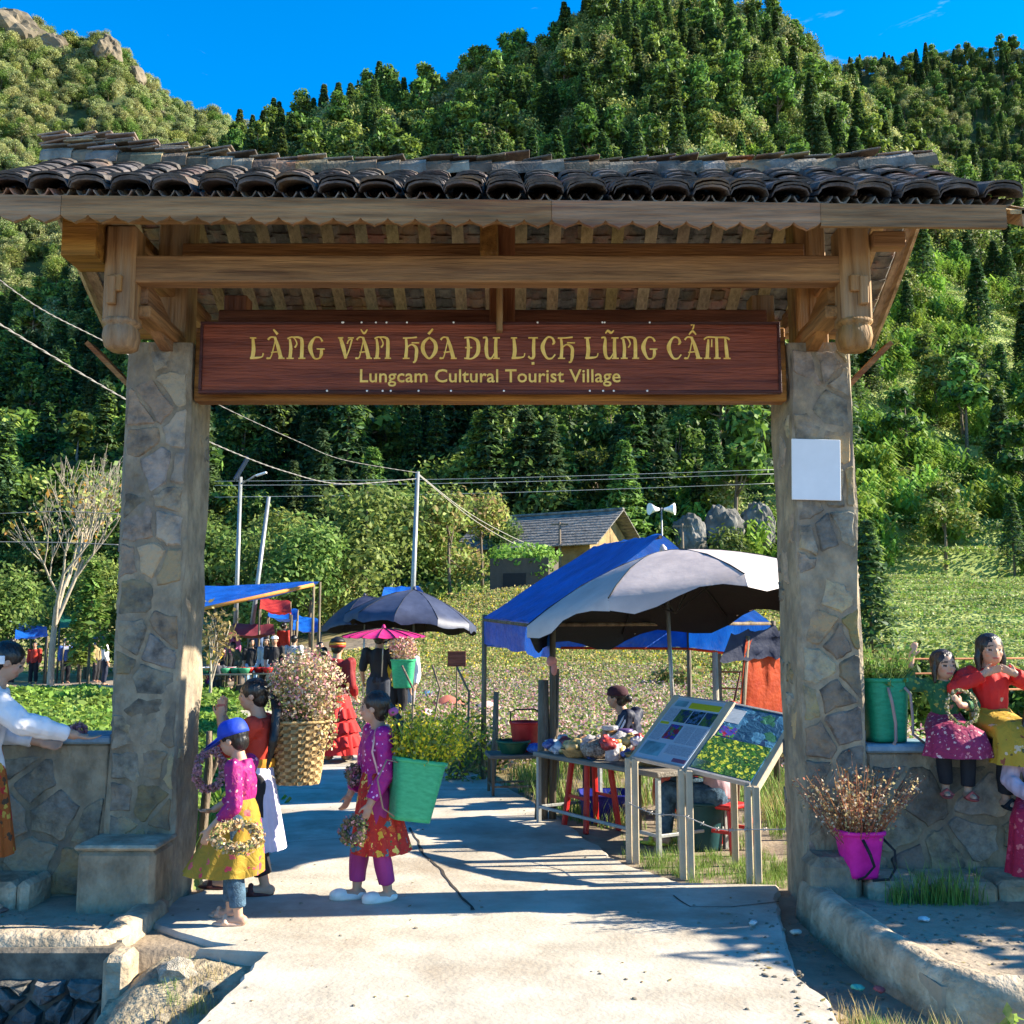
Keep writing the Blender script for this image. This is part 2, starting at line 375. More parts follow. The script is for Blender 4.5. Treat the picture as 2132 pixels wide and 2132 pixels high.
# ------------------------------------------------------------------ foliage kinds
def leafmat(name, c, c2, objvar=.28, island=.32, trans=.35):
    return mat(name, c, .6, .2, .9, 0, 1, col2=c2, objvar=objvar, island=island, trans=trans, spec=.25)
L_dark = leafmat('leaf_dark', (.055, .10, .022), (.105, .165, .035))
L_mid = leafmat('leaf_mid', (.13, .22, .035), (.21, .32, .06))
L_yel = leafmat('leaf_yellowgreen', (.27, .31, .07), (.37, .39, .12))
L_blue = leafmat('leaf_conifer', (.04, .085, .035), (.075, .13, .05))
L_pale = leafmat('leaf_pale', (.30, .33, .13), (.40, .42, .19)); L_bright = leafmat('leaf_bright', (.18, .30, .04), (.29, .43, .07))
L_dry = leafmat('leaf_dry', (.24, .17, .07), (.33, .26, .10))
M_bark = mat('bark', (.16, .125, .09), .95, .3, 6, .5, 14, stretch=(3, 3, .6), bdist=.03)
M_barkpale = mat('bark_pale', (.34, .29, .22), .9, .3, 6, .4, 18, stretch=(3, 3, .6))

def crown_pts(n, lobes, rng, lo=.55):
    wts = np.array([r[0]*r[1]+r[1]*r[2]+r[0]*r[2] for c, r in lobes]); wts = wts/wts.sum()
    idx = rng.choice(len(lobes), n, p=wts); C = np.array([l[0] for l in lobes])[idx]; RR = np.array([l[1] for l in lobes])[idx]
    d = rng.normal(0, 1, (n, 3)); d /= np.linalg.norm(d, axis=1)[:, None]
    k = rng.uniform(lo, 1.06, n)[:, None]
    return C+d*RR*k, d
def tube_tree(mb, h, r0, top, lobes, rng, limbs=6):
    pts = [(0, 0, -.02*h), (rng.normal(0, .01)*h, rng.normal(0, .01)*h, .3*h*top), (rng.normal(0, .02)*h, rng.normal(0, .02)*h, .65*h*top), (0, 0, h*top)]
    mb.tube(pts, [r0*1.15, r0*.85, r0*.55, r0*.2], 7)
    for c, r in lobes[:limbs]:
        a = Vector((0, 0, h*top*rng.uniform(.35, .75))); b = Vector(c)
        mb.tube([a, a.lerp(b, .5)+Vector((0, 0, -.02*h)), b], [r0*.42, r0*.28, r0*.1], 5)
def broad(seed, h, w, n, leaf, mats, trunk=.3, nl=9, dens=.55, r0=None):
    """one broadleaf tree as (trunk mesh, crown mesh)"""
    rng = np.random.default_rng(seed); lobes = []
    for i in range(nl):
        a = rng.uniform(0, 6.28); zz = rng.uniform(trunk+.12, .88); rad = w*.5*math.sin(min(1, (1-zz)/(1-trunk)*1.25+.12)*math.pi/2)*rng.uniform(.3, .8)
        rr = w*rng.uniform(.12, .27); lobes.append(((math.cos(a)*rad, math.sin(a)*rad, zz*h), (rr, rr, rr*rng.uniform(.7, .95))))
    lobes.append(((0, 0, h*.86), (w*.2, w*.2, h*.13)))
    C, N_ = crown_pts(n, lobes, rng, dens); V = leaves(C, N_*.6+np.array([0, 0, .5]), leaf, rng)
    mi = (rng.random(n) < .25).astype(int) if len(mats) > 1 else None
    mb = MB(); tube_tree(mb, h, r0 or h*.018, .82, lobes, rng, 7)
    return mb.mesh('trunk', M_bark), quad_mesh('crown', V, mats, mi)
def conifer(seed, h, w, n, leaf, mats, bare=.15, gap=.0, tiers=11):
    rng = np.random.default_rng(seed); t = rng.random(n)**.75; ti = np.floor(t*tiers)/tiers+rng.uniform(0, .7/tiers, n)
    z = h*(bare+(1-bare)*ti*.985); rad = w*.5*(1-ti)**.85*(1-.25*((t*tiers) % 1))+.02*h
    nb = 7; ang = (rng.integers(0, nb, n)+np.floor(t*tiers)*.37)*2*math.pi/nb+rng.normal(0, .22, n); rr = rad*np.sqrt(rng.uniform(.02, 1, n))
    C = np.stack([np.cos(ang)*rr, np.sin(ang)*rr, z-rr*.28], 1); N_ = np.stack([np.cos(ang)*.4, np.sin(ang)*.4, np.ones(n)], 1)
    V = leaves(C, N_, leaf, rng, aspect=2.4, jitter=.45)
    mb = MB(); mb.tube([(0, 0, -.02*h), (0, 0, h*.5), (0, 0, h*.97)], [h*.014, h*.009, h*.002], 6)
    return mb.mesh('trunk', M_bark), quad_mesh('crown', V, mats, (rng.random(n) < .25).astype(int) if len(mats) > 1 else None)

# far tree kinds, unit height about 1
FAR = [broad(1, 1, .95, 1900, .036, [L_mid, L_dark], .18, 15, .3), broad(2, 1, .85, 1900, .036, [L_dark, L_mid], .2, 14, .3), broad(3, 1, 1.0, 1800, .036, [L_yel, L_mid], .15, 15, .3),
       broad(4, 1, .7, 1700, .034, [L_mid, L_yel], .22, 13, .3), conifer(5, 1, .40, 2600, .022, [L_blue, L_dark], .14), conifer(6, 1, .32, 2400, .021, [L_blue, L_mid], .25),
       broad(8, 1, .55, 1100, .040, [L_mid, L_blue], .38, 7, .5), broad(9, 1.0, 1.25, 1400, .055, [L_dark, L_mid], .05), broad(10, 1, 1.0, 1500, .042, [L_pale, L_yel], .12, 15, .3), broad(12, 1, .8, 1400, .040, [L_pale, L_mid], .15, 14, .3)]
FARLAB = [('broadleaf_tree', 'rounded mid-green broadleaf tree rising from the wooded hillside foot'), ('broadleaf_tree', 'dense dark green broadleaf tree in the shaded hillside foot'),
          ('broadleaf_tree', 'pale yellow-green broadleaf tree on the wooded hillside foot'), ('broadleaf_tree', 'narrow fresh green broadleaf tree on the hillside foot'),
          ('conifer_tree', 'dark blue-green conical conifer on the hillside foot'), ('conifer_tree', 'thin spire-like conifer with bare lower trunk on the hillside'),
          ('slender_tree', 'tall slender tree with high open crown on the hillside'), ('broad_shrub', 'low wide dark green shrub on the hillside foot')]
pc = bpy.data.collections.new('scatter_sources')
def proto(name, *meshes):
    """an unlinked source object for scatter; meshes joined"""
    bm = bmesh.new(); mats = []
    for me_ in meshes:
        off = len(mats); mats += list(me_.materials); s = len(bm.faces); bm.from_mesh(me_); bm.faces.ensure_lookup_table()
        for f in bm.faces[s:]: f.material_index += off
    out = bpy.data.meshes.new(name); bm.to_mesh(out); bm.free()
    for m_ in mats: out.materials.append(m_)
    o = bpy.data.objects.new(name, out); return o
def scatter(name, protos, pts, label=None, cat=None, parent=None):
    """one 'stuff' object: instances of source objects on points (x,y,z,rotz,scale,index)"""
    c = bpy.data.collections.new(name+'_src')
    for i, p in enumerate(protos):
        q = p.copy(); q.name = '%s_src_%03d' % (name, i); c.objects.link(q)
    A = np.array(pts, dtype=np.float32); n = len(A)
    me_ = bpy.data.meshes.new(name); me_.vertices.add(n); me_.vertices.foreach_set('co', A[:, :3].reshape(-1).copy())
    for nm, ty, k in (('rz', 'FLOAT', 3), ('sc', 'FLOAT', 4)):
        a = me_.attributes.new(nm, ty, 'POINT'); a.data.foreach_set('value', A[:, k].copy())
    a = me_.attributes.new('ix', 'INT', 'POINT'); a.data.foreach_set('value', A[:, 5].astype(np.int32))
    me_.update(); o = link(name, me_, parent)
    g = bpy.data.node_groups.new(name, 'GeometryNodeTree'); g.interface.new_socket('Geometry', in_out='INPUT', socket_type='NodeSocketGeometry'); g.interface.new_socket('Geometry', in_out='OUTPUT', socket_type='NodeSocketGeometry')
    N = g.nodes.new; K = g.links.new
    gi = N('NodeGroupInput'); go = N('NodeGroupOutput'); ci = N('GeometryNodeCollectionInfo'); ci.inputs['Collection'].default_value = c
    ci.inputs['Separate Children'].default_value = True; ci.inputs['Reset Children'].default_value = True
    ip = N('GeometryNodeInstanceOnPoints'); ip.inputs['Pick Instance'].default_value = True
    def na(nm, dt):
        q = N('GeometryNodeInputNamedAttribute'); q.data_type = dt; q.inputs['Name'].default_value = nm; return q.outputs['Attribute']
    cx = N('ShaderNodeCombineXYZ'); K(na('rz', 'FLOAT'), cx.inputs[2])
    K(gi.outputs[0], ip.inputs['Points']); K(ci.outputs[0], ip.inputs['Instance']); K(na('ix', 'INT'), ip.inputs['Instance Index'])
    try:
        er = N('FunctionNodeEulerToRotation'); K(cx.outputs[0], er.inputs[0]); K(er.outputs[0], ip.inputs['Rotation'])
    except Exception: K(cx.outputs[0], ip.inputs['Rotation'])
    K(na('sc', 'FLOAT'), ip.inputs['Scale']); K(ip.outputs[0], go.inputs[0])
    md = o.modifiers.new('scatter', 'NODES'); md.node_group = g
    return tag(o, label, cat, kind='stuff')

rng = np.random.default_rng(11)
far_protos = [proto('far_tree_%d' % i, *m_) for i, m_ in enumerate(FAR)]
pts = []; near_trees = []
def sky_hit(s, y, z): return (z-CH)/y
cnt = 0
while cnt < 31000:
    cnt += 1
    y = math.sqrt(rng.uniform(63**2, 345**2)); s = rng.uniform(-.95, .9); x = s*y; z = gz(x, y)
    nn = noise.noise(Vector((x*.03, y*.03, 5)))
    if y > 205 and -.19 < s < .2: continue
    if s > .235 and y < 138:
        if rng.random() > .13: continue
    if y < 95 and .02 < s < .2 and rng.random() < .45: continue
    dens = 1.0 if y < 200 else 1.0
    if rng.random() > dens*.62: continue
    if y < 140 and s < .12: ix = rng.choice([1, 1, 4, 4, 5, 5, 7, 4, 6, 0])  # darker kinds here put the slope's shade into the leaf colour
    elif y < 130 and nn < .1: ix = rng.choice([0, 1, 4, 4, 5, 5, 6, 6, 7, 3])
    elif y > 210 and x < 0: ix = rng.choice([0, 2, 8, 8, 9, 7, 8, 9])  # paler kinds stand in for haze, put into the leaf colour
    elif nn > .1: ix = rng.choice([0, 2, 3, 3, 6, 2, 8, 9, 5, 6])
    else: ix = rng.choice([0, 0, 2, 3, 4, 5, 5, 6, 6, 9, 9])
    if s > .235 and y < 138: ix = rng.choice([5, 6, 6, 3, 4])
    h = {4: 8.5, 5: 9.5, 6: 8.5, 7: 3.4}.get(int(ix), 5.8)*rng.uniform(.55, 1.4)
    if y > 210: h *= .85
    p = (x, y, z-.15, rng.uniform(0, 6.28), h, ix)
    if y < 100 and ix < 8: near_trees.append(p)
    pts.append(p)
near_trees.sort(key=lambda p: -p[4]/p[1]); near_trees = [p for p in near_trees if abs(p[0]/p[1]) < .52][:230]
ns = set(near_trees); pts = [p for p in pts if p not in ns]
under = []
for _ in range(13000):
    y = math.sqrt(rng.uniform(62**2, 200**2)); s = rng.uniform(-.9, .85); x = s*y
    if s > .22 and y < 138: continue
    under.append((x, y, gz(x, y)-.3, rng.uniform(0, 6.28), rng.uniform(1.6, 3.6), 7))
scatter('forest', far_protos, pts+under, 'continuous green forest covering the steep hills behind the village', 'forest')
first = {}
FK = ['rounded mid-green broadleaf tree', 'dense dark green broadleaf tree', 'pale yellow-green broadleaf tree', 'narrow fresh green broadleaf tree', 'dark blue-green conical conifer', 'thin bare-stemmed conifer', 'slender open-crowned tree', 'low wide dark green shrub']
def where(x, y):
    s = x/y; far = 'higher up' if y > 82 else 'low down'
    return far+' on the slope '+('behind the bare tree' if s < -.31 else 'behind the leaning pole' if s < -.2 else 'above the orchard trees' if s < -.08 else 'above the farmhouse' if s < .07 else 'above the limestone crags' if s < .21 else 'among the corn terraces' if s < .36 else 'past the corn terraces')
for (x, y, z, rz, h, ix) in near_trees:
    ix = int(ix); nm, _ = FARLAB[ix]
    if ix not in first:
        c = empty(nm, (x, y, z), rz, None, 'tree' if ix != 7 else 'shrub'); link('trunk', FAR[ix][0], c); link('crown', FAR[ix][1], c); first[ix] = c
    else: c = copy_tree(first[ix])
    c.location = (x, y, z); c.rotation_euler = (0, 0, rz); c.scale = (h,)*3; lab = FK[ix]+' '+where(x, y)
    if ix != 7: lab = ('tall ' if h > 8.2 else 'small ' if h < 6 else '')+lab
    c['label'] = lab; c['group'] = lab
# ------------------------------------------------------------------ gate materials
W_x = wood('weathered_timber_x', (.21, .088, .026), 'x', (.40, .195, .06), dirt=(.20, .10, .045))
W_y = wood('weathered_timber_y', (.24, .11, .036), 'y', (.40, .21, .075))
W_z = wood('weathered_timber_z', (.25, .12, .045), 'z', (.42, .23, .09), dirt=(.28, .18, .10))
W_red = wood('red_stained_timber', (.16, .045, .025), 'x', (.25, .085, .045))
W_redz = wood('red_stained_post', (.19, .065, .032), 'z', (.30, .13, .065))
W_raft = wood('rafter_timber', (.34, .235, .12), 'y', (.52, .38, .21), .2)
W_fascia = wood('fascia_timber', (.24, .125, .055), 'x', (.39, .225, .11), .1, dirt=(.18, .06, .03))
M_tile = mat('old_clay_tile', (.045, .042, .042), .8, .35, 9, .3, 60, col2=(.115, .10, .092), objvar=.4, world=True, dirt=(.17, .11, .08), dscale=2.2)
M_tilepan = mat('old_pan_tile', (.10, .095, .088), .85, .35, 9, .3, 60, col2=(.22, .20, .17), island=.35, dirt=(.30, .15, .08), dscale=1.4)
M_tileridge = mat('ridge_clay_tile', (.13, .105, .08), .85, .4, 7, .3, 50, col2=(.27, .215, .16), objvar=.45, dirt=(.36, .18, .10), dscale=1.3, world=True, dlo=.56)
M_mortar = mat('rough_mortar', (.25, .20, .135), .95, .35, 7, .7, 22, col2=(.38, .305, .205), stretch=(1, 1, .7), dirt=(.18, .155, .125), dscale=3, bdist=.025)
M_stone = mat('wall_stone', (.155, .138, .115), .9, .45, 9, .7, 26, col2=(.29, .25, .195), objvar=.36, dirt=(.34, .26, .16), dscale=2.2, bdist=.025, world=True, dlo=.46, dhi=.60)
M_concrete = mat('path_concrete', (.40, .355, .285), .9, .18, 2.2, .3, 34, col2=(.54, .485, .395), dirt=(.31, .255, .19), dscale=.9, bdist=.006)
M_cement = mat('kerb_cement', (.38, .30, .20), .92, .28, 6, .5, 28, col2=(.56, .46, .33), dirt=(.25, .19, .125), dscale=3.5, bdist=.02, world=True)
M_dusty = mat('dusty_platform', (.36, .285, .20), .95, .22, 4, .4, 30, col2=(.46, .375, .27), dirt=(.22, .18, .14), dscale=4)
M_blue = mat('painted_coping', (.14, .24, .32), .6, .25, 8, .2, 40, col2=(.25, .34, .40))  # blue-grey paint, its colour also carrying some reflected sky
M_black = plain((.012, .012, .014), .6)
M_white = plain((.78, .78, .76), .55, var=.06, bump=.03)

# ------------------------------------------------------------------ concrete path
edgeL = [(330, 1965), (362, 1932), (420, 1880), (470, 1830), (490, 1795), (486, 1782), (400, 1778), (290, 1786), (284, 1742), (300, 1700), (376, 1684), (384, 1650)]
edgeR = [(1650, 1985), (1600, 1932), (1572, 1905), (1520, 1850), (1490, 1800), (1478, 1740), (1462, 1668), (1290, 1666), (1180, 1630), (1112, 1585), (1040, 1530), (960, 1487), (900, 1458)]
lw = [G(*p) for p in edgeL]+[Vector(p) for p in ((-2.25, 8.6, 0), (-2.75, 11, 0), (-3.25, 13, 0), (-4.0, 16, 0), (-5.2, 20, 0), (-7.6, 27, 0), (-10.9, 36, 0), (-15, 47, 0))]
rw = [G(*p) for p in edgeR]+[Vector(p) for p in ((-1.2, 14, 0), (-2.2, 17, 0), (-3.2, 20.5, 0), (-5.2, 27.5, 0), (-8.2, 36.5, 0), (-12, 47.5, 0))]
lw = [Vector((-1.6, 2.2, 0))]+lw; rw = [Vector((1.85, 2.2, 0))]+rw
def rough_edge(pl, amp, step):
    out = []
    for a, b in zip(pl, pl[1:]):
        n = max(1, int((b-a).length/step))
        for i in range(n):
            q = a.lerp(b, i/n); k = amp*noise.noise(Vector((q.x*4, q.y*4, 2))); out.append(q+Vector((k, k*.5, 0)))
    return out+[pl[-1]]
lk = [(-.0, -1.6)]; lk = [(p.y, p.x) for p in lw]; rk = [(p.y, p.x) for p in rw]
def mono(k):
    out = []
    for y, x in sorted(k, key=lambda q: q[0]):
        if not out or y > out[-1][0]+.004: out.append((y, x))
    return out
lk, rk = mono(lk), mono(rk)
yy_ = [2.2]
while yy_[-1] < 46: yy_.append(yy_[-1]+(.06 if yy_[-1] < 8 else .2 if yy_[-1] < 16 else .8))
mb = MB(); NS = 6; rings = []
for y in yy_:
    a_ = interp(lk, y)+.045*noise.noise(Vector((1, y*3, 0)))+.02*noise.noise(Vector((1, y*11, 0))); b_ = interp(rk, y)+.045*noise.noise(Vector((5, y*3, 0)))+.02*noise.noise(Vector((5, y*11, 0)))
    rings.append([Vector((a_, y, -.45)), Vector((a_, y, -.02)), Vector((a_+.02, y, 0))]+[Vector((lerp(a_+.02, b_-.02, k/NS), y, 0)) for k in range(1, NS)]+[Vector((b_-.02, y, 0)), Vector((b_, y, -.02)), Vector((b_, y, -.45))])
n_ = len(rings[0]); mb.add([q for r_ in rings for q in r_], [(i*n_+k, i*n_+k+1, (i+1)*n_+k+1, (i+1)*n_+k) for i in range(len(rings)-1) for k in range(n_-1)])
mb.f = [tuple(f) for f in mb.f]
mb.f.append(tuple(range(n_))); mb.m.append(0); mb.sm.append(False)
pathobj = tag(mb.build('path', M_concrete), kind='structure')
def strip(pl, w, z=.004, amp=.02):
    m_ = MB(); pl = rough_edge(pl, amp, .08); L_ = []; R_ = []
    for i, p in enumerate(pl):
        d = (pl[min(i+1, len(pl)-1)]-pl[max(0, i-1)]).normalized(); n_ = Vector((-d.y, d.x, 0)); ww = w*(.5+.9*abs(noise.noise(p*5)))
        L_.append(p+n_*ww+Vector((0, 0, z))); R_.append(p-n_*ww+Vector((0, 0, z)))
    n = len(pl); m_.add(L_+R_, [(i, i+1, n+i+1, n+i) for i in range(n-1)]); return m_
M_crack = plain((.05, .042, .035), .95)
for pl, w_ in (([(772, 1562), (800, 1610), (852, 1665), (892, 1718)], .012), ([(1270, 1690), (1300, 1712), (1380, 1712), (1470, 1702)], .008), ([(545, 1486), (700, 1492), (960, 1490)], .008),
               ([(520, 1592), (700, 1578)], .005), ([(940, 1634), (1040, 1640), (1180, 1650)], .006), ([(655, 1432), (720, 1445)], .006)):
    strip([G(*p) for p in pl], w_).build('crack', M_crack, pathobj)

# ------------------------------------------------------------------ irregular stones (voronoi facing)
def clip(poly, px, py, nx_, ny_):
    out = []
    for i in range(len(poly)):
        a = poly[i]; b = poly[(i+1) % len(poly)]
        da = (a[0]-px)*nx_+(a[1]-py)*ny_; db = (b[0]-px)*nx_+(b[1]-py)*ny_
        if da <= 0: out.append(a)
        if da*db < 0: t = da/(da-db); out.append((a[0]+(b[0]-a[0])*t, a[1]+(b[1]-a[1])*t))
    return out
def voronoi(w_, h_, cell, rng):
    pts_ = []; 
    for _ in range(4000):
        p = (rng.uniform(0, w_), rng.uniform(0, h_))
        if all((p[0]-q[0])**2+((p[1]-q[1])*.8)**2 > (cell*rng.uniform(.38, 1.2))**2 for q in pts_): pts_.append(p)
        if len(pts_) > w_*h_/cell**2*1.5: break
    cells = []
    for i, p in enumerate(pts_):
        pl = [(0, 0), (w_, 0), (w_, h_), (0, h_)]
        for j, q in enumerate(pts_):
            if i != j: pl = clip(pl, (p[0]+q[0])/2, (p[1]+q[1])/2, q[0]-p[0], q[1]-p[1])
            if len(pl) < 3: break
        if len(pl) >= 3: cells.append(pl)
    return cells
def stone_mesh(pl, joint, depth, rng):
    """outline in (u,v), bevelled proud slab along +w"""
    cx = sum(p[0] for p in pl)/len(pl); cy = sum(p[1] for p in pl)/len(pl); pts_ = []
    for i in range(len(pl)):
        a = pl[i]; b = pl[(i+1) % len(pl)]; l = math.hypot(b[0]-a[0], b[1]-a[1])
        if l < .012: continue
        for t in ((.05, .35, .65, .95) if l > .09 else (.15, .85) if l > .04 else (.5,)):
            pts_.append((a[0]+(b[0]-a[0])*t, a[1]+(b[1]-a[1])*t))
    if len(pts_) < 4: return None
    base = []; top = []
    for p in pts_:
        dx, dy = p[0]-cx, p[1]-cy; r_ = math.hypot(dx, dy)+1e-6; k = max(.35, 1-joint*rng.uniform(.3, 1.9)/r_)
        base.append((cx+dx*k, cy+dy*k, -.01)); k2 = max(.25, k-.014/r_); top.append((cx+dx*k2, cy+dy*k2, depth*rng.uniform(.75, 1.2)))
    n = len(base); m_ = MB(); m_.add(base+top+[(cx, cy, depth*1.15)], [(i, (i+1) % n, n+(i+1) % n, n+i) for i in range(n)]+[(n+i, n+(i+1) % n, 2*n) for i in range(n)])
    return m_, (cx, cy)
def face_stones(parent, off, origin, U, V, w_, h_, cell, joint, depth, seed, keep=1.0, name='stone', material=None):
    rng_ = random.Random(seed); origin = Vector(origin); U = Vector(U); V = Vector(V); Wn = U.cross(V)
    for pl in voronoi(w_, h_, cell, rng_):
        if rng_.random() > keep: continue
        r_ = stone_mesh(pl, joint, depth, rng_)
        if not r_: continue
        m_, (cx, cy) = r_; c = origin+U*cx+V*cy
        m_.v = [tuple(U*(v[0]-cx)+V*(v[1]-cy)+Wn*v[2]) for v in m_.v]
        m_.build(name, material or M_stone, parent, c-off)

# ------------------------------------------------------------------ the gate
GB = Vector((-.135, 6.68, 0))
gate = empty('village_gate', GB, 0, 'stone and timber village gate with a tiled roof and wide sign opening', 'gate')
def gpart(name, mb_, m_): return mb_.build(name, m_, gate, -GB)
def gbox(name, x0, x1, y0, y1, z0, z1, m_, bev=.008, par=None):
    b = MB(); b.box((0, 0, 0), (x1-x0, y1-y0, z1-z0), bev=bev); return b.build(name, m_, par or gate, Vector(((x0+x1)/2, (y0+y1)/2, (z0+z1)/2))-(GB if par is None else Vector((0, 0, 0))))
def pillar(x0, x1, y0, y1, z1, seed):
    rings = []; n = 14; rr = random.Random(seed); S = []
    for k in range(n+1):
        z = -.35+(z1+.35)*k/n; e = .012
        j = lambda: rr.uniform(-.012, .012)
        ring = []
        for (ax, ay, bx, by) in ((x0, y0, x1, y0), (x1, y0, x1, y1), (x1, y1, x0, y1), (x0, y1, x0, y0)):
            for t in (.04, .35, .65, .96): ring.append(Vector((ax+(bx-ax)*t+j(), ay+(by-ay)*t+j(), z)))
        rings.append(ring)
    m_ = MB(); m_.loft(rings, smooth=False); c = Vector(((x0+x1)/2, (y0+y1)/2, 0))
    m_.v = [tuple(Vector(v)-c) for v in m_.v]; return m_.build('pillar', M_mortar, gate, c-GB), c
for (x0, x1, sd_) in ((-2.49, -2.07, 3), (1.79, 2.19, 8)):
    po, c = pillar(x0, x1, 6.46, 6.93, 3.5, sd_)
    face_stones(po, c, (x0+.01, 6.46, 0.0), (1, 0, 0), (0, 0, 1), x1-x0-.02, 3.46, .225, .010, .007, sd_, .86)
    if x0 < 0: face_stones(po, c, (x1, 6.48, .0), (0, 1, 0), (0, 0, 1), .43, 3.4, .21, .03, .007, sd_+50, .22); face_stones(po, c, (x0, 6.92, .0), (0, -1, 0), (0, 0, 1), .44, 3.4, .21, .02, .012, sd_+60, .7)
    else: face_stones(po, c, (x0, 6.92, 0), (0, -1, 0), (0, 0, 1), .44, 3.4, .21, .03, .007, sd_+50, .25); face_stones(po, c, (x1, 6.48, 0), (0, 1, 0), (0, 0, 1), .44, 3.4, .21, .02, .012, sd_+60, .7)
# bench block beside the left pillar, plinth at the right pillar
m_ = MB(); m_.box((-2.29, 6.30, .15), (.45, .36, .46), bev=.03); gpart('plinth', m_, M_mortar)
m_ = MB(); m_.box((-2.29, 6.30, .395), (.48, .39, .03), bev=.012); gpart('plinth_cap', m_, M_cement)
m_ = MB(); m_.box((1.90, 6.33, .06), (.30, .30, .52), bev=.05); gpart('plinth', m_, M_mortar)
# timber frame
gbox('beam', -2.27, 1.98, 5.88, 6.0, 3.70, 3.865, W_x)
gbox('beam', -2.2, 1.95, 6.57, 6.69, 4.075, 4.215, W_x)
gbox('beam', -1.98, 1.72, 6.70, 6.82, 3.58, 3.80, W_red)
gbox('lintel', -2.06, 1.78, 6.49, 6.62, 3.122, 3.61, W_x)
gbox('beam', -2.56, 2.28, 5.66, 5.78, 4.01, 4.10, W_x)
gbox('beam', -2.95, 2.62, 7.56, 7.68, 3.88, 4.00, W_x)
gbox('ridge_beam', -3.0, 2.7, 6.66, 6.78, 4.50, 4.60, W_x)
for xx, mm in ((-2.27, W_z), (2.0, W_z)):
    gbox('post', xx-.105, xx+.105, 6.62, 6.83, 3.49, 4.55, mm)
for xx in (-2.03, 1.84): gbox('post', xx-.085, xx+.085, 7.28, 7.44, 3.35, 4.1, W_redz if xx < 0 else W_z)
gbox('king_post', -.15, .02, 6.56, 6.70, 3.60, 4.55, W_redz)
gbox('bracket_arm', -.20, -.09, 6.12, 6.58, 3.98, 4.20, W_y)
gbox('bracket_arm', -.10, -.06, 6.36, 6.56, 3.55, 4.0, W_z, .004)
for xx in (-2.33, 2.04):
    sg = -1 if xx < 0 else 1
    o = gbox('hanging_post', xx-.092, xx+.092, 5.86, 6.03, 3.46, 4.05, W_z, .016)
    m_ = MB(); prof = [(.062, -.165), (.085, -.15), (.098, -.09), (.092, -.035), (.082, -.02), (.10, -.008), (.10, .012), (.09, .02)]
    rings = []
    for r_, z in prof:
        ring = []
        for k in range(16):
            a = 2*math.pi*(k+.5)/16; c_, s_ = math.cos(a), math.sin(a); q = r_/max(abs(c_), abs(s_))**.72
            ring.append(Vector((c_*q, s_*q, z)))
        rings.append(ring)
    m_.loft(rings); m_.build('lotus_bud_finial', W_z, o, Vector((0, 0, -.295)))
    m_ = MB(); m_.box((0, 0, 0), (.05, .06, .17), bev=.006); m_.build('wedge', W_z, o, Vector((.03*sg, -.10, -.12)), (R(3), 0, R(2)))
    m_ = MB(); m_.box((0, 0, 0), (.07, .05, .10), bev=.006); m_.build('wedge', W_z, o, Vector((-.01, -.09, -.075)))
    gbox('tie_beam', xx-.05+.03, xx+.05+.03, 5.9, 7.45, 3.86, 4.0, W_y)
    gbox('tie_beam', xx-.042-.10*sg-.02, xx+.042-.10*sg+.02, 5.95, 6.63, 3.503, 3.58, W_y)
    # raking bracket carved at its lower end
    m_ = MB(); pl = [(-.02, 0), (.12, -.05), (.30, -.13), (.42, -.16), (.62, -.16), (.62, .02), (.40, .02), (.20, .10), (-.02, .14)]
    m_.prism(pl, -.035, .035, M=Matrix(((0, 0, 1, 0), (1, 0, 0, 0), (0, 1, 0, 0), (0, 0, 0, 1)))); m_.build('bracket', W_y, gate, Vector((xx-.10*sg, 6.0, 3.60))-GB)
    xo = -2.485 if sg < 0 else 2.185; m_ = MB(); m_.bar((xo, 6.60, 3.22), (xo+sg*.30, 6.60, 3.52), .16, .03); gpart('brace_plank', m_, W_fascia)
    gbox('beam_end', xx+sg*.09, xx+sg*.32, 6.60, 6.70, 4.02, 4.13, W_x); gbox('beam_end', xx+sg*.10, xx+sg*.30, 5.84, 5.94, 3.905, 4.0, W_x)
# roof surface
RX0, RX1 = -3.22, 2.90; YF, YR, YB = 5.50, 6.72, 7.95
def zr(x): return 4.70+.030*((x+.1)/3)**2+(.06 if x < 0 else .02)*sstep(1.2, 3.2, abs(x))
def ze(x): return 4.035-.0105*x
def roofpt(x, q, up=0.0):
    a = abs(q); y = YR+q*(YR-YF if q < 0 else YB-YR)
    return Vector((x, y, lerp(zr(x), ze(x), a)-.035*math.sin(math.pi*a)+up))
def slope_rot(x, q):
    a = roofpt(x, q-.02); b = roofpt(x, q+.02); d = (b-a).normalized(); return math.atan2(d.z, d.y)
NC = 26; DX = (RX1-RX0-.12)/NC; cols = [RX0+.06+DX*(i+.5) for i in range(NC)]
# rafters, each its own board on both slopes
for side in (-1, 1):
    for i in range(NC+1):
        x = RX0+.06+DX*i+random.uniform(-.012, .012); m_ = MB(); n = 5; ring = []
        for k in range(n+1):
            p = roofpt(x, side*k/n, -.035)
            ring.append([p+Vector((-.042, 0, -.012)), p+Vector((.042, 0, -.012)), p+Vector((.042, 0, .012)), p+Vector((-.042, 0, .012))])
        c = roofpt(x, side*.5); m_.loft(ring if side < 0 else ring, smooth=False); m_.v = [tuple(Vector(v)-c) for v in m_.v]
        m_.build('rafter', W_raft, gate, c-GB)
# barge boards along both verges
for x in (RX0+.02, RX1-.03):
    for side in (-1, 1):
        m_ = MB(); ring = []
        for k in range(6):
            p = roofpt(x, side*k/5, -.07); ring.append([p+Vector((-.012, 0, -.05)), p+Vector((.012, 0, -.05)), p+Vector((.012, 0, .06)), p+Vector((-.012, 0, .06))])
        m_.loft(ring, smooth=False); gpart('barge_board', m_, W_raft)
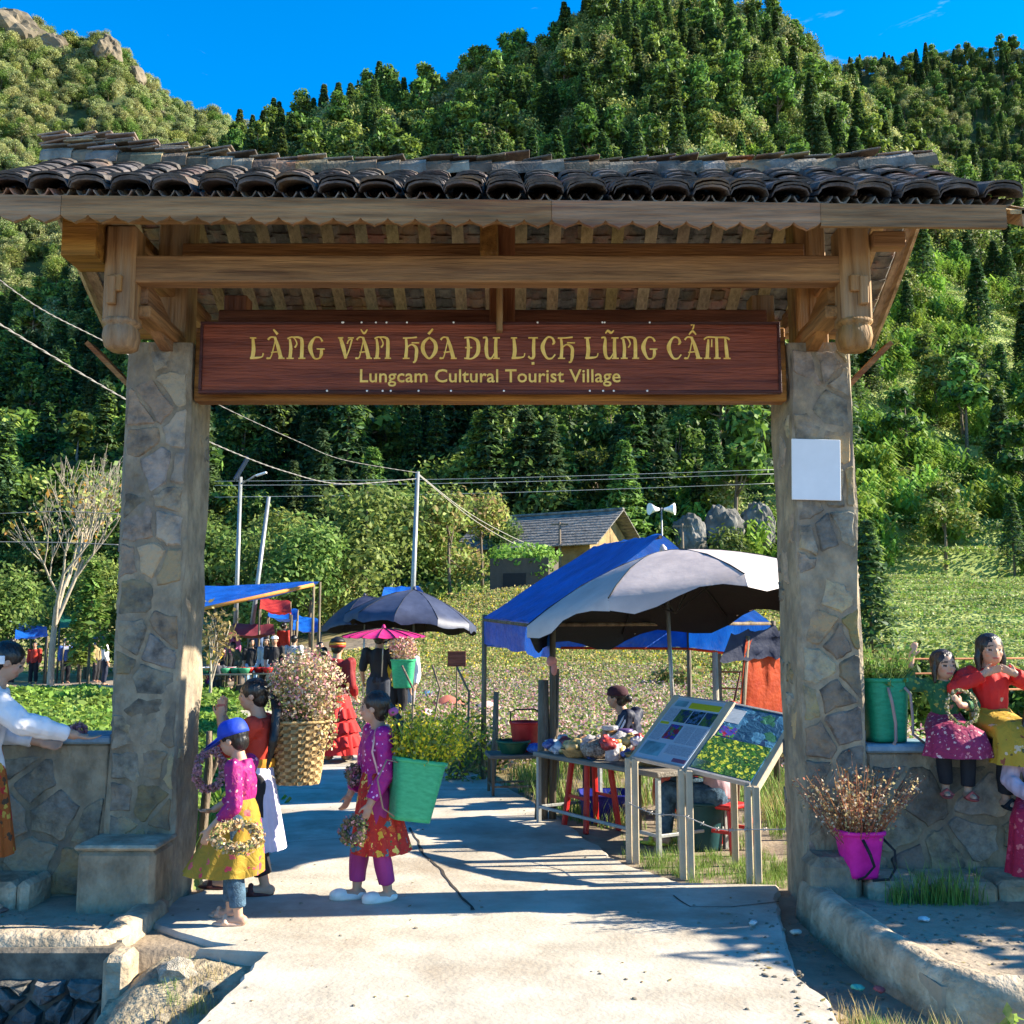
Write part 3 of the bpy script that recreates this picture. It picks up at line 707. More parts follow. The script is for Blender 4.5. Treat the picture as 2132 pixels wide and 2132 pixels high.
# scalloped fascia boards under the front eave
def fascia(x0, x1, scal, dy=0):
    up_, lo = [], []; n = int((x1-x0)/.145) if scal else 1
    N_ = max(2, n*14)
    for i in range(N_+1):
        x = x0+(x1-x0)*i/N_; t = (i/N_*n) % 1 if scal else 0; zb = ze(x)-.138
        if scal: zb += .020-(.034*math.sin(math.pi*t)**.65+.010*math.exp(-((t-.5)/.07)**2))
        lo.append((x, zb)); up_.append((x, ze(x)-.005))
    pl = lo+list(reversed(up_)); m_ = MB(); m_.prism(pl, -.014, .014, M=Matrix(((1, 0, 0, 0), (0, 0, -1, YF-.012+dy), (0, 1, 0, 0), (0, 0, 0, 1)))); return gpart('fascia_board', m_, W_fascia)
fascia(-3.21, -2.52, True); fascia(-2.517, .22, True); fascia(.223, 1.72, True); fascia(1.723, 2.76, False, .004)
# tiles
def tile_mesh(w_, l_, rise, th, seg=6, down=False, jit=0):
    vs = []; fs = []; sgn = -1 if down else 1
    for yy in (0, l_):
        for lay in (0, 1):
            for k in range(seg+1):
                a = math.pi*(k/seg); rad = 1.0; x = -math.cos(a)*w_/2*(1+.0*lay); z = (math.sin(a)**.8)*rise*sgn+(th if lay else 0)
                vs.append((x, yy, z))
    n = seg+1; o = lambda y, l, k: (y*2+l)*n+k
    for k in range(seg):
        fs += [(o(0, 1, k), o(0, 1, k+1), o(1, 1, k+1), o(1, 1, k)), (o(0, 0, k), o(1, 0, k), o(1, 0, k+1), o(0, 0, k+1)), (o(0, 0, k), o(0, 0, k+1), o(0, 1, k+1), o(0, 1, k)), (o(1, 0, k), o(1, 1, k), o(1, 1, k+1), o(1, 0, k+1))]
    fs += [(o(0, 0, 0), o(0, 1, 0), o(1, 1, 0), o(1, 0, 0)), (o(0, 0, seg), o(1, 0, seg), o(1, 1, seg), o(0, 1, seg))]
    m_ = MB(); m_.add(vs, fs, 0, False); return m_
TM = [tile_mesh(.205+.008*k, .20, .047+.004*k, .012).mesh('cover_tile', M_tile) for k in range(3)]
ROWS = 12; rt = random.Random(5); stuffback = MB(); pan = MB()
coverlean = [rt.uniform(-.02, .02) for _ in cols]
def place(tm, p, rx, rz, ry=0):
    q = Euler((rx, ry, rz)).to_matrix(); return [q @ Vector(v)+p for v in tm.v]
panT = tile_mesh(.215, .19, .045, .011, 5, True); covT = tile_mesh(.21, .20, .048, .012)
nt_ = 0
for ci, x in enumerate(cols):
    for r_ in range(ROWS):
        q = -1.03+r_*(.98/ROWS)
        for dup in range(3 if r_ == 0 else 1):
            xx = x+coverlean[ci]*(r_/ROWS-.5)*2+rt.uniform(-.010, .010)
            p = roofpt(xx, q, .055+rt.uniform(0, .012)+dup*.018-(.012 if r_ == 0 else 0)); a = slope_rot(xx, min(-.03, q+.05))
            if r_ >= ROWS-1 or dup:
                covs = place(covT, p, a-R(5.5), rt.uniform(-.03, .03)); stuffback.add(covs, covT.f)
            else:
                link('cover_tile', TM[rt.randrange(3)], gate, p-GB, (a-R(6.0)+rt.uniform(-.03, .03), rt.uniform(-.05, .05), rt.uniform(-.06, .06))); nt_ += 1
        # far slope
        qb = 1.03-r_*(.98/ROWS); p = roofpt(x, qb, .055); a = slope_rot(x, max(.03, qb-.05))
        stuffback.add(place(covT, p, -a-R(5.5), math.pi+rt.uniform(-.03, .03)), covT.f)
for i in range(NC+1):
    x = RX0+.06+DX*i
    if i == 0 or i == NC: continue
    for r_ in range(ROWS+1):
        for side in (-1, 1):
            q = side*(1.02-r_*(.98/ROWS)); xx = x+rt.uniform(-.01, .01)
            p = roofpt(xx, q, .030+rt.uniform(0, .008)); a = slope_rot(xx, q-.06*side)
            pan.add(place(panT, p, (a-R(6)) if side < 0 else -a-R(6), 0 if side < 0 else math.pi), panT.f)
# pans between rafters as seen from below
o = gpart('pan_tiles', pan, M_tilepan); tag(o, kind='stuff')
o = gpart('far_cover_tiles', stuffback, M_tile); tag(o, kind='stuff')
under = MB()
for i in range(NC):
    x = cols[i]
    for r_ in range(ROWS+2):
        for side in (1, -1):
            q = side*(1.0-r_*(.96/(ROWS+1))); p = roofpt(x, q, .028+rt.uniform(-.004, .006)); a = slope_rot(x, q-.05*side)
            under.add(place(tile_mesh(.19, .17, .040, .011, 5, True), p, (a-R(5)) if side < 0 else -a-R(5), (0 if side < 0 else math.pi)+rt.uniform(-.04, .04)), panT.f)
o = gpart('soffit_tiles', under, M_tilepan); tag(o, kind='stuff')
RM = [tile_mesh(.235, .215, .115, .014, 7).mesh('ridge_tile', M_tileridge), tile_mesh(.225, .20, .11, .014, 7).mesh('ridge_tile', M_tileridge)]
x = RX0+.02
while x < RX1-.05:
    p = Vector((x, YR, zr(x)+.012)); a = math.atan((zr(x+.1)-zr(x-.1))/.2)
    link('ridge_tile', RM[rt.randrange(2)], gate, p-GB, (a+R(5)+rt.uniform(-.03, .03), rt.uniform(-.06, .06), R(-90)+rt.uniform(-.05, .05))); x += .155+rt.uniform(-.015, .02)
CT = MB(); CT.box((0, 0, 0), (.20, .15, .014), bev=.004); CTM = CT.mesh('capping_tile', M_tileridge)
x = RX0+.1
while x < RX1-.1:
    lay = 1 if x > -1.9 else int(2+2*sstep(-1.9, -3.0, x)+.5)
    for k in range(lay):
        p = Vector((x+rt.uniform(-.02, .02), YR+rt.uniform(-.03, .02), zr(x)+.148+k*.026+rt.uniform(0, .01)+(.03 if -.15 < x < .1 else 0)))
        link('capping_tile', CTM, gate, p-GB, (rt.uniform(-.12, .12), R(-7)+rt.uniform(-.06, .06), rt.uniform(-.12, .12)))
    x += .16+rt.uniform(-.03, .04)
# ------------------------------------------------------------------ signboard
SB = Vector((-.14, 6.43, 3.155))
sign = empty('signboard', SB, 0, 'long dark red wooden signboard with raised yellow lettering hung in the gate', 'sign')
W_sign = wood('red_lacquer_board', (.16, .030, .013), 'x', (.27, .062, .026), 0, .45)
W_frame = wood('dark_frame', (.05, .013, .010), 'x', (.085, .022, .018), 0, .5)
m_ = MB(); m_.box((0, 0, .232), (3.70, .03, .455), bev=.004); m_.build('board', W_sign, sign)
m_ = MB(); m_.box((0, -.004, .458), (3.73, .046, .018), bev=.003); m_.build('frame_rail', W_frame, sign)
m_ = MB(); m_.box((0, -.004, .006), (3.73, .046, .018), bev=.003); m_.build('frame_rail', W_frame, sign)
for sx in (-1.856, 1.856): m_ = MB(); m_.box((sx, -.004, .232), (.018, .046, .434), bev=.003); m_.build('frame_stile', W_frame, sign)
M_gold = mat('yellow_lettering', (.78, .47, .08), .5, .10, 14, .1, 60, col2=(.88, .60, .15))
def smooth_line(pts_, n=7):
    out = []
    for i in range(len(pts_)-1):
        p0 = pts_[max(0, i-1)]; p1 = pts_[i]; p2 = pts_[i+1]; p3 = pts_[min(len(pts_)-1, i+2)]
        for k in range(n):
            t = k/n; out.append(tuple(.5*((2*b)+(-a+c)*t+(2*a-5*b+4*c-d)*t*t+(-a+3*b-3*c+d)*t**3) for a, b, c, d in zip(p0, p1, p2, p3)))
    return out+[pts_[-1]]
def ribbon(mb_, pts_, sx, sy, ox, oy):
    global RBK
    RBK = (RBK+1) % 9; dp = RBK*.0005
    pl = smooth_line(pts_) if len(pts_) > 2 else pts_
    A = []; B = []
    for i, p in enumerate(pl):
        a = pl[max(0, i-1)]; b = pl[min(len(pl)-1, i+1)]; dx, dy = (b[0]-a[0])*sx, (b[1]-a[1])*sy; l = math.hypot(dx, dy)+1e-9; w_ = p[2]*sy/2
        x, y = ox+p[0]*sx, oy+p[1]*sy; A.append((x-dy/l*w_, y+dx/l*w_)); B.append((x+dy/l*w_, y-dx/l*w_))
    n = len(A); vs = []
    for yy in (-.0165, -.0145): vs += [(x, (yy-.004-dp) if yy == -.0165 else yy, z) for x, z in A]+[(x, (yy-.004-dp) if yy == -.0165 else yy, z) for x, z in B]
    fs = [(i, n+i, n+i+1, i+1) for i in range(n-1)]+[(i, i+1, 2*n+i+1, 2*n+i) for i in range(n-1)]+[(n+i, 3*n+i, 3*n+i+1, n+i+1) for i in range(n-1)]
    fs += [(0, 2*n, 3*n, n), (n-1, 2*n-1, 4*n-1, 3*n-1)]; mb_.add(vs, fs)
S = .055; RBK = 0
GLY = {
 'L': (.78, [[(.16, .0, .16), (.22, .4, .17), (.17, .95, .12)], [(.02, .97, S), (.34, .97, S)], [(.06, .04, .10), (.4, .05, .09), (.66, .10, .05), (.72, .26, .06)]]),
 'A': (.92, [[(.04, .03, .10), (.22, .08, .05), (.36, .55, .05), (.46, .98, .06)], [(.40, .98, .10), (.56, .6, .15), (.74, .03, .17)], [(.0, .025, S), (.22, .025, S)], [(.60, .025, S), (.92, .025, S)], [(.06, .88, .09), (.2, 1.0, .06), (.46, .98, .06)], [(.22, .30, S), (.64, .34, S)]]),
 'N': (.95, [[(.17, .03, .15), (.20, .5, .14), (.14, .92, .09)], [(.0, .025, S), (.36, .025, S)], [(.02, .93, .07), (.3, 1.0, .06), (.5, .72, .06), (.40, .52, .07)], [(.3, 1.0, .06), (.62, .98, .09), (.76, .8, .15), (.76, .03, .16)], [(.60, .025, S), (.95, .025, S)]]),
 'G': (.85, [[(.74, .80, .10), (.60, .98, .06), (.34, .96, .08), (.13, .55, .19), (.32, .06, .09), (.58, .02, .06), (.70, .2, .14), (.70, .42, .12)], [(.46, .45, S), (.86, .45, S)]]),
 'V': (.88, [[(.13, .97, .13), (.30, .55, .18), (.46, .02, .12)], [(.0, .975, S), (.30, .975, S)], [(.46, .02, .05), (.66, .5, .06), (.78, .92, .08)], [(.55, .97, S), (.88, .97, S)], [(.78, .92, .06), (.60, .86, .05), (.52, .70, .07)]]),
 'H': (.86, [[(.16, .03, .15), (.20, .5, .13), (.16, .95, .10)], [(.0, .025, S), (.36, .025, S)], [(.0, .96, .06), (.4, .97, S), (.74, 1.0, .07)], [(.18, .5, .07), (.45, .66, .06), (.70, .52, .13), (.72, .2, .15), (.66, -.10, .10), (.54, -.16, .06)], [(.46, .74, S), (.86, .74, S)]]),
 'O': (.88, [[(.44, .99, .07), (.14, .74, .15), (.12, .35, .17), (.44, .02, .08), (.76, .35, .17), (.74, .74, .15), (.44, .99, .07)]]),
 'D': (.86, [[(.18, .03, .14), (.22, .5, .14), (.18, .95, .11)], [(.0, .97, .06), (.36, .99, .06), (.70, .80, .15), (.72, .3, .17), (.42, .02, .07), (.0, .03, .06)], [(.04, .52, S), (.42, .52, S)]]),
 'U': (.92, [[(.02, .97, .06), (.22, .95, .09), (.20, .5, .16), (.26, .1, .13), (.46, .02, .07), (.64, .25, .06)], [(.55, .97, S), (.92, .97, S)], [(.72, .97, .13), (.70, .5, .15), (.72, .03, .15)], [(.56, .025, S), (.92, .025, S)]]),
 'I': (.50, [[(.30, .97, .13), (.28, .5, .15), (.28, .1, .13), (.14, .02, .08), (.02, .12, .08)], [(.02, .97, S), (.5, .97, S)]]),
 'C': (.80, [[(.72, .74, .13), (.62, .96, .07), (.36, .97, .08), (.13, .55, .18), (.32, .07, .10), (.58, .02, .07), (.76, .20, .06)], [(.72, .74, .10), (.62, .66, .06)]]),
 'M': (1.35, [[(.16, .03, .15), (.20, .5, .14), (.24, .9, .08)], [(.0, .025, S), (.34, .025, S)], [(.02, .90, .07), (.22, 1.0, .07), (.66, .99, .06), (1.14, .98, .07), (1.33, .88, .08)], [(.66, .98, .12), (.66, .5, .13), (.66, .03, .14)], [(.50, .025, S), (.84, .025, S)], [(1.10, .95, .08), (1.14, .5, .14), (1.18, .03, .15)], [(1.0, .025, S), (1.35, .025, S)], [(.42, .9, .05), (.40, .55, .06)]]),
}
ACC = {'`': [[(-.16, 1.36, .07), (.08, 1.14, .12)]], "'": [[(.20, 1.38, .08), (-.06, 1.14, .11)]], 'u': [[(-.2, 1.36, .05), (0, 1.18, .09), (.2, 1.36, .05)]], '.': [[(0, -.15, .13), (.0, -.27, .13)]],
       '~': [[(-.24, 1.18, .05), (-.1, 1.30, .09), (.08, 1.20, .09), (.24, 1.32, .05)]], '^': [[(-.2, 1.12, .06), (0, 1.28, .09), (.2, 1.12, .06)], [(-.08, 1.56, .06), (.08, 1.60, .07), (.06, 1.44, .06), (.0, 1.36, .07)]]}
k_ = 1.10352*6.6/F
def sx_of(x): return (x*1.10352-1066)/F*6.585-SB.x
for wd, x0, x1 in (('LA`NG', 470, 612), ('VAuN', 637, 738), ("HO'A", 760, 862), ('DU', 876, 943), ('LI.CH', 963, 1085), ('LU~NG', 1102, 1240), ('CA^M', 1257, 1378)):
    items = []
    for ch in wd:
        if ch in GLY: items.append([ch, None])
        else: items[-1][1] = ch
    tot = sum(GLY[c][0] for c, _ in items)+.10*(len(items)-1); X0, X1 = sx_of(x0), sx_of(x1); sx = (X1-X0)/tot; cx = X0
    for c, ac in items:
        m_ = MB(); w_, st = GLY[c]; sy = .143
        for s_ in st: ribbon(m_, s_, sx, sy, cx, .222)
        if ac:
            for s_ in ACC[ac]: ribbon(m_, s_, sx*.9, sy, cx+w_*sx*.5, .222)
        m_.build('letter', M_gold, sign); cx += (w_+.10)*sx
tm = text_mesh('Lungcam Cultural Tourist Village', .12, .003, .0013, 1.02); tm.materials.clear(); tm.materials.append(M_gold)
bb = [v.co.x for v in tm.vertices]; sc_ = (sx_of(1170)-sx_of(680))/(max(bb)-min(bb)); mid = (max(bb)+min(bb))/2; by = [v.co.y for v in tm.vertices]
link('english_lettering', tm, sign, (sx_of(925)-mid*sc_, -.017, .098-(max(by)+min(by))/2), (R(90), 0, 0), (sc_, sc_*.98, 1))
nm = MB(); nm.ell((0, 0, 0), (.007, .005, .007), nu=8, nv=5); nme = nm.mesh('nail', M_white)
rn = random.Random(4)
for k in range(22):
    link('nail', nme, sign, (rn.uniform(-1.2, 1.2), -.030, .460 if k % 2 else .010))
# blank plate on the right pillar
pA, pB = P(1497, 943, 6.42), P(1585, 828, 6.42)
m_ = MB(); m_.box((0, 0, 0), (pB.x-pA.x, .012, pB.z-pA.z), bev=.002)
tag(m_.build('notice_plate', plain((.74, .74, .74), .5, var=.04, bump=.02), None, ((pA.x+pB.x)/2, 6.438, (pA.z+pB.z)/2), (0, R(1.5), 0)), 'blank white rectangular plate fixed to the right stone pillar', 'plate')

# ------------------------------------------------------------------ low stone walls beside the gate
def stone_wall(x0, x1, y0, y1, z0, z1, seed, label):
    c = Vector(((x0+x1)/2, (y0+y1)/2, 0)); e = empty('stone_wall', c, 0, label, 'wall')
    m_ = MB(); m_.box((0, 0, (z0+z1)/2), (x1-x0, y1-y0, z1-z0), bev=.02); m_.build('wall_body', M_mortar, e)
    face_stones(e, c, (x0+.02, y0, .02), (1, 0, 0), (0, 0, 1), x1-x0-.04, z1-.1, .29, .014, .012, seed, .9)
    m_ = MB(); m_.box((0, 0, z1+.02), (x1-x0+.02, y1-y0+.06, .05), bev=.012); m_.build('coping', M_blue, e); return e
stone_wall(-4.6, -2.50, 6.52, 6.86, -.2, .95, 21, 'low stone wall with blue-grey coping where a girl in white leans')
stone_wall(2.20, 4.6, 6.50, 6.84, -.2, .90, 22, 'low stone wall carrying the green basket and the seated girls')
# ledge blocks
led = empty('wall_ledge', (3.2, 6.3, 0), 0, 'broken cement ledge along the foot of the right-hand wall', 'ledge')
rl = random.Random(9); x = 2.06
while x < 4.5:
    l_ = rl.uniform(.25, .5); m_ = MB(); m_.box((0, 0, 0), (l_-.012, .40+rl.uniform(-.03, .02), .26+rl.uniform(-.02, .01)), bev=.03); m_.build('block', M_cement, led, (x+l_/2-3.2, rl.uniform(-.01, .02), .08), (0, 0, rl.uniform(-.03, .03))); x += l_
led2 = empty('wall_ledge', (-3.7, 6.35, 0), 0, 'row of cement blocks along the foot of the left-hand wall', 'ledge'); x = -4.6
while x < -2.85:
    l_ = min(rl.uniform(.26, .34), -2.81-x); m_ = MB(); m_.box((0, 0, 0), (l_-.012, .34, .20+rl.uniform(-.015, .01)), bev=.03); m_.build('block', M_cement, led2, (x+l_/2+3.7, rl.uniform(-.01, .01), .09), (0, 0, rl.uniform(-.02, .02))); x += l_
# platforms, kerbs, retaining wall of the ditch
def sheet(name, poly_, z, m_, th=.3):
    b = MB(); b.prism(poly_, z-th, z); return tag(b.build(name, m_), kind='structure')
sheet('platform', [(-5.2, 5.60), (-2.04, 5.60), (-2.04, 6.3), (-2.1, 6.75), (-5.2, 6.75)], .03, M_dusty, .3)
sheet('platform', [(1.86, 4.66), (1.80, 5.4), (1.78, 6.55), (5.2, 6.55), (5.2, 4.72)], .10, M_dusty, .35)
def kerb(pts_, w_, h0, h1, label, seed):
    rr = random.Random(seed); e = []; pl = []
    for a, b in zip(pts_, pts_[1:]):
        n = max(2, int((Vector(b)-Vector(a)).length/.07)); pl += [Vector(a).lerp(Vector(b), i/n) for i in range(n)]
    pl.append(Vector(pts_[-1])); c = pl[0].copy(); c.z = 0; rings = []
    for i, p in enumerate(pl):
        d = (pl[min(i+1, len(pl)-1)]-pl[max(0, i-1)]).normalized(); n_ = Vector((-d.y, d.x, 0)); q = p-c
        j = lambda: rr.uniform(-.012, .012); k = .012*noise.noise(p*6)
        prof = [(-w_/2-.02, h0), (-w_/2+j(), h1*.55), (-w_/2+.01+j(), h1*.85+k), (-w_*.28, h1+k+j()*.6), (0, h1+.012+k), (w_*.28, h1+k+j()*.6), (w_/2-.01, h1*.85+k), (w_/2, h0)]
        rings.append([q+n_*a+Vector((0, 0, z)) for a, z in prof])
    m_ = MB(); m_.loft(rings); o = m_.build('kerb', M_cement, None, c); return tag(o, label, 'kerb')
kerb([(1.80, 6.42, 0), (1.80, 5.9, 0), (1.84, 5.3, 0), (1.95, 4.72, 0), (2.06, 4.60, 0), (2.5, 4.62, 0), (4.2, 4.80, 0)], .17, -.12, .155, 'rough cement kerb edging the raised platform by the right pillar', 2)
kerb([(-2.10, 6.28, 0), (-2.11, 5.75, 0), (-2.14, 5.60, 0), (-2.7, 5.585, 0), (-5.0, 5.56, 0)], .17, -.1, .075, 'rounded cement kerb edging the platform by the left pillar', 3)
rw_ = empty('retaining_wall', (-3.5, 5.5, -.4), 0, 'dark rubble retaining wall of the ditch below the left platform', 'wall'); cR = Vector((-3.5, 5.5, -.4))
m_ = MB(); m_.box((-.02, .05, .02), (3.0, .14, .80), bev=.02); m_.build('wall_body', mat('stained_mortar', (.13, .11, .085), .95, .4, 6, .5, 24, col2=(.26, .22, .165), dirt=(.05, .045, .04), dscale=2.5), rw_)
M_dkstone = mat('ditch_stone', (.10, .095, .088), .9, .4, 8, .5, 20, col2=(.19, .175, .155), objvar=.4, bdist=.03, world=True)
face_stones(rw_, cR, (-5.0, 5.475, -.80), (1, 0, 0), (0, 0, 1), 2.94, .68, .15, .010, .05, 31, 1.0, 'stone', M_dkstone)
m_ = MB(); m_.box((1.50, -.01, .0), (.13, .20, .82), bev=.03); m_.build('end_pier', M_cement, rw_)
# loose rocks and rubble
def rock_mesh(seed, m_):
    bm = bmesh.new(); bmesh.ops.create_icosphere(bm, subdivisions=2, radius=1)
    for v in bm.verts:
        k = 1+.38*noise.noise(v.co*1.3+Vector((seed*7.1, 0, 0)))+.12*noise.noise(v.co*3.5+Vector((0, seed*3.3, 0))); v.co = Vector((v.co.x*k, v.co.y*k*.85, v.co.z*k*.62))
    me_ = bpy.data.meshes.new('rock'); bm.to_mesh(me_); bm.free(); me_.materials.append(m_); return me_
M_pale = M_pale_rock = mat('pale_rock', (.42, .36, .27), .92, .3, 5, .5, 18, col2=(.58, .51, .40), bdist=.02)
for i, (x, y, s, lab) in enumerate(((335, 1850, .11, 'large pale rock lying in the gap between ditch wall and path'), (305, 1895, .05, 'small grey rock beside the end of the ditch wall'), (440, 1815, .06, 'pale rock tucked under the concrete path edge'),
                               (350, 1905, .055, 'flat pale rock on the straw below the large rock'), (395, 1865, .045, 'small pale rock between the straw and the path edge'))):
    p = G(x, y, -.12); p.z = lerp(-.60, -.06, sstep(3.9, 5.7, p.y))+.01; tag(link('rock', rock_mesh(i+1, M_pale), None, p, (0, 0, i*1.3), s), lab, 'rock')
# bank of soil between the ditch and the path
bank = MB(); gx, gy = 12, 12
for j in range(gy+1):
    for i in range(gx+1):
        x = lerp(-2.02, -1.15, i/gx); y = lerp(3.4, 5.68, j/gy); bank.v.append((x, y, lerp(-.60, -.06, sstep(3.9, 5.7, y))+.07*noise.noise(Vector((x*7, y*7, 4)))-.10*(1-sstep(0, .25, i/gx))))
bank.f = [(j*(gx+1)+i, j*(gx+1)+i+1, (j+1)*(gx+1)+i+1, (j+1)*(gx+1)+i) for j in range(gy) for i in range(gx)]; bank.m = [0]*len(bank.f); bank.sm = [True]*len(bank.f)
tag(bank.build('soil_bank', mat('bank_soil', (.30, .24, .16), .95, .35, 9, .5, 30, col2=(.46, .38, .25), bdist=.03)), kind='structure')
RK = [bpy.data.objects.new('rub%d' % i, rock_mesh(20+i, M_dkstone)) for i in range(4)]
rp_ = []; rr = np.random.default_rng(3)
for _ in range(420):
    x = rr.uniform(-4.8, -2.05); y = rr.uniform(3.4, 5.42); rp_.append((x, y, -.70+rr.uniform(-.02, .08)+.25*sstep(4.9, 5.5, y), rr.uniform(0, 6.28), rr.uniform(.03, .12), rr.integers(0, 4)))
scatter('rubble', RK, rp_, 'dark broken rubble filling the ditch below the left platform', 'rubble')
# ------------------------------------------------------------------ people
def skinmat(name, c):
    m = bpy.data.materials.new(name); m.use_nodes = True; t = m.node_tree; b = t.nodes['Principled BSDF']
    at_ = t.nodes.new('ShaderNodeVertexColor'); at_.layer_name = 'Col'; t.links.new(at_.outputs[0], b.inputs['Base Color'])
    b.inputs['Roughness'].default_value = .55; b.inputs['Subsurface Weight'].default_value = .08; b.inputs['Subsurface Radius'].default_value = (.01, .004, .002); b.inputs['Specular IOR Level'].default_value = .35
    return m
M_skin = skinmat('skin', (.4, .22, .14))
M_hair = mat('black_hair', (.004, .0035, .0035), .36, .4, 3, .3, 10, col2=(.014, .011, .010), stretch=(9, 9, 1.2), spec=.5, bdist=.008)
M_hairbrown = mat('dark_brown_hair', (.010, .006, .0045), .36, .4, 3, .3, 10, col2=(.035, .02, .014), stretch=(9, 9, 1.2), spec=.5, bdist=.008)
SK_ADULT = (.42, .235, .15); SK_KID = (.46, .265, .175)
def basis(yaw, pitch, roll=0): return Euler((pitch, roll, yaw), 'YXZ').to_matrix() if False else (Matrix.Rotation(yaw, 3, 'Z') @ Matrix.Rotation(pitch, 3, 'X') @ Matrix.Rotation(roll, 3, 'Y'))
def hand(mb, w, d, side, hl, curl=.35, spread=.16):
    """palm, four unequal fingers and a thumb; d along the hand, side towards the thumb"""
    w = Vector(w); d = Vector(d).normalized(); side = Vector(side); side = (side-d*side.dot(d)).normalized(); n = d.cross(side)
    M3 = Matrix((side, d, n)).transposed(); mb.ell(w+d*hl*.26, (hl*.215, hl*.30, hl*.10), M3, 10, 7)
    for k, (o, l) in enumerate(((.15, .42), (.05, .48), (-.055, .44), (-.15, .34))):
        a = w+d*hl*.46+side*hl*o; dd = (d+side*o*spread*2.2).normalized(); b = a+dd*hl*l*.5+n*hl*curl*.10; c = b+(dd*(1-curl*.6)+n*curl*1.1).normalized()*hl*l*.5
        r = hl*.052; mb.cap(a, b, r, r*.95, 7); mb.cap(b, c, r*.95, r*.78, 7)
    a = w+d*hl*.12+side*hl*.17; b = a+(d*.75+side*.6).normalized()*hl*.24; c = b+(d*.95+side*.15+n*curl*.5).normalized()*hl*.2; mb.cap(a, b, hl*.07, hl*.06, 7); mb.cap(b, c, hl*.06, hl*.046, 7)
J0 = dict(pel=(0, 0, .52), waist=(0, 0, .60), chest=(0, -.005, .72), neck=(0, -.01, .825), head=(0, .01, .925),
          shR=(.115, -.01, .795), elR=(.135, -.02, .615), wrR=(.135, .04, .47), shL=(-.115, -.01, .795), elL=(-.135, -.02, .615), wrL=(-.135, .04, .47),
          hiR=(.055, 0, .50), knR=(.058, .012, .27), anR=(.058, -.01, .045), hiL=(-.055, 0, .50), knL=(-.058, .012, .27), anL=(-.058, -.01, .045))
def pleated(rings, n=72, pleats=16, depth=.05, seed=0):
    """open skirt surface: rings of (centre, rx, ry, amount of pleat)"""
    rr = random.Random(seed); ph = [rr.uniform(-.35, .35) for _ in range(pleats+1)]; out = []
    for c, rx, ry, am in rings:
        ring = []
        for k in range(n):
            a = 2*math.pi*k/n; w_ = math.sin(a*pleats+ph[int(k*pleats/n)]*.6); q = 1+depth*am*w_
            ring.append(Vector(c)+Vector((math.cos(a)*rx*q, math.sin(a)*ry*q, .006*am*w_)))
        out.append(ring)
    return out
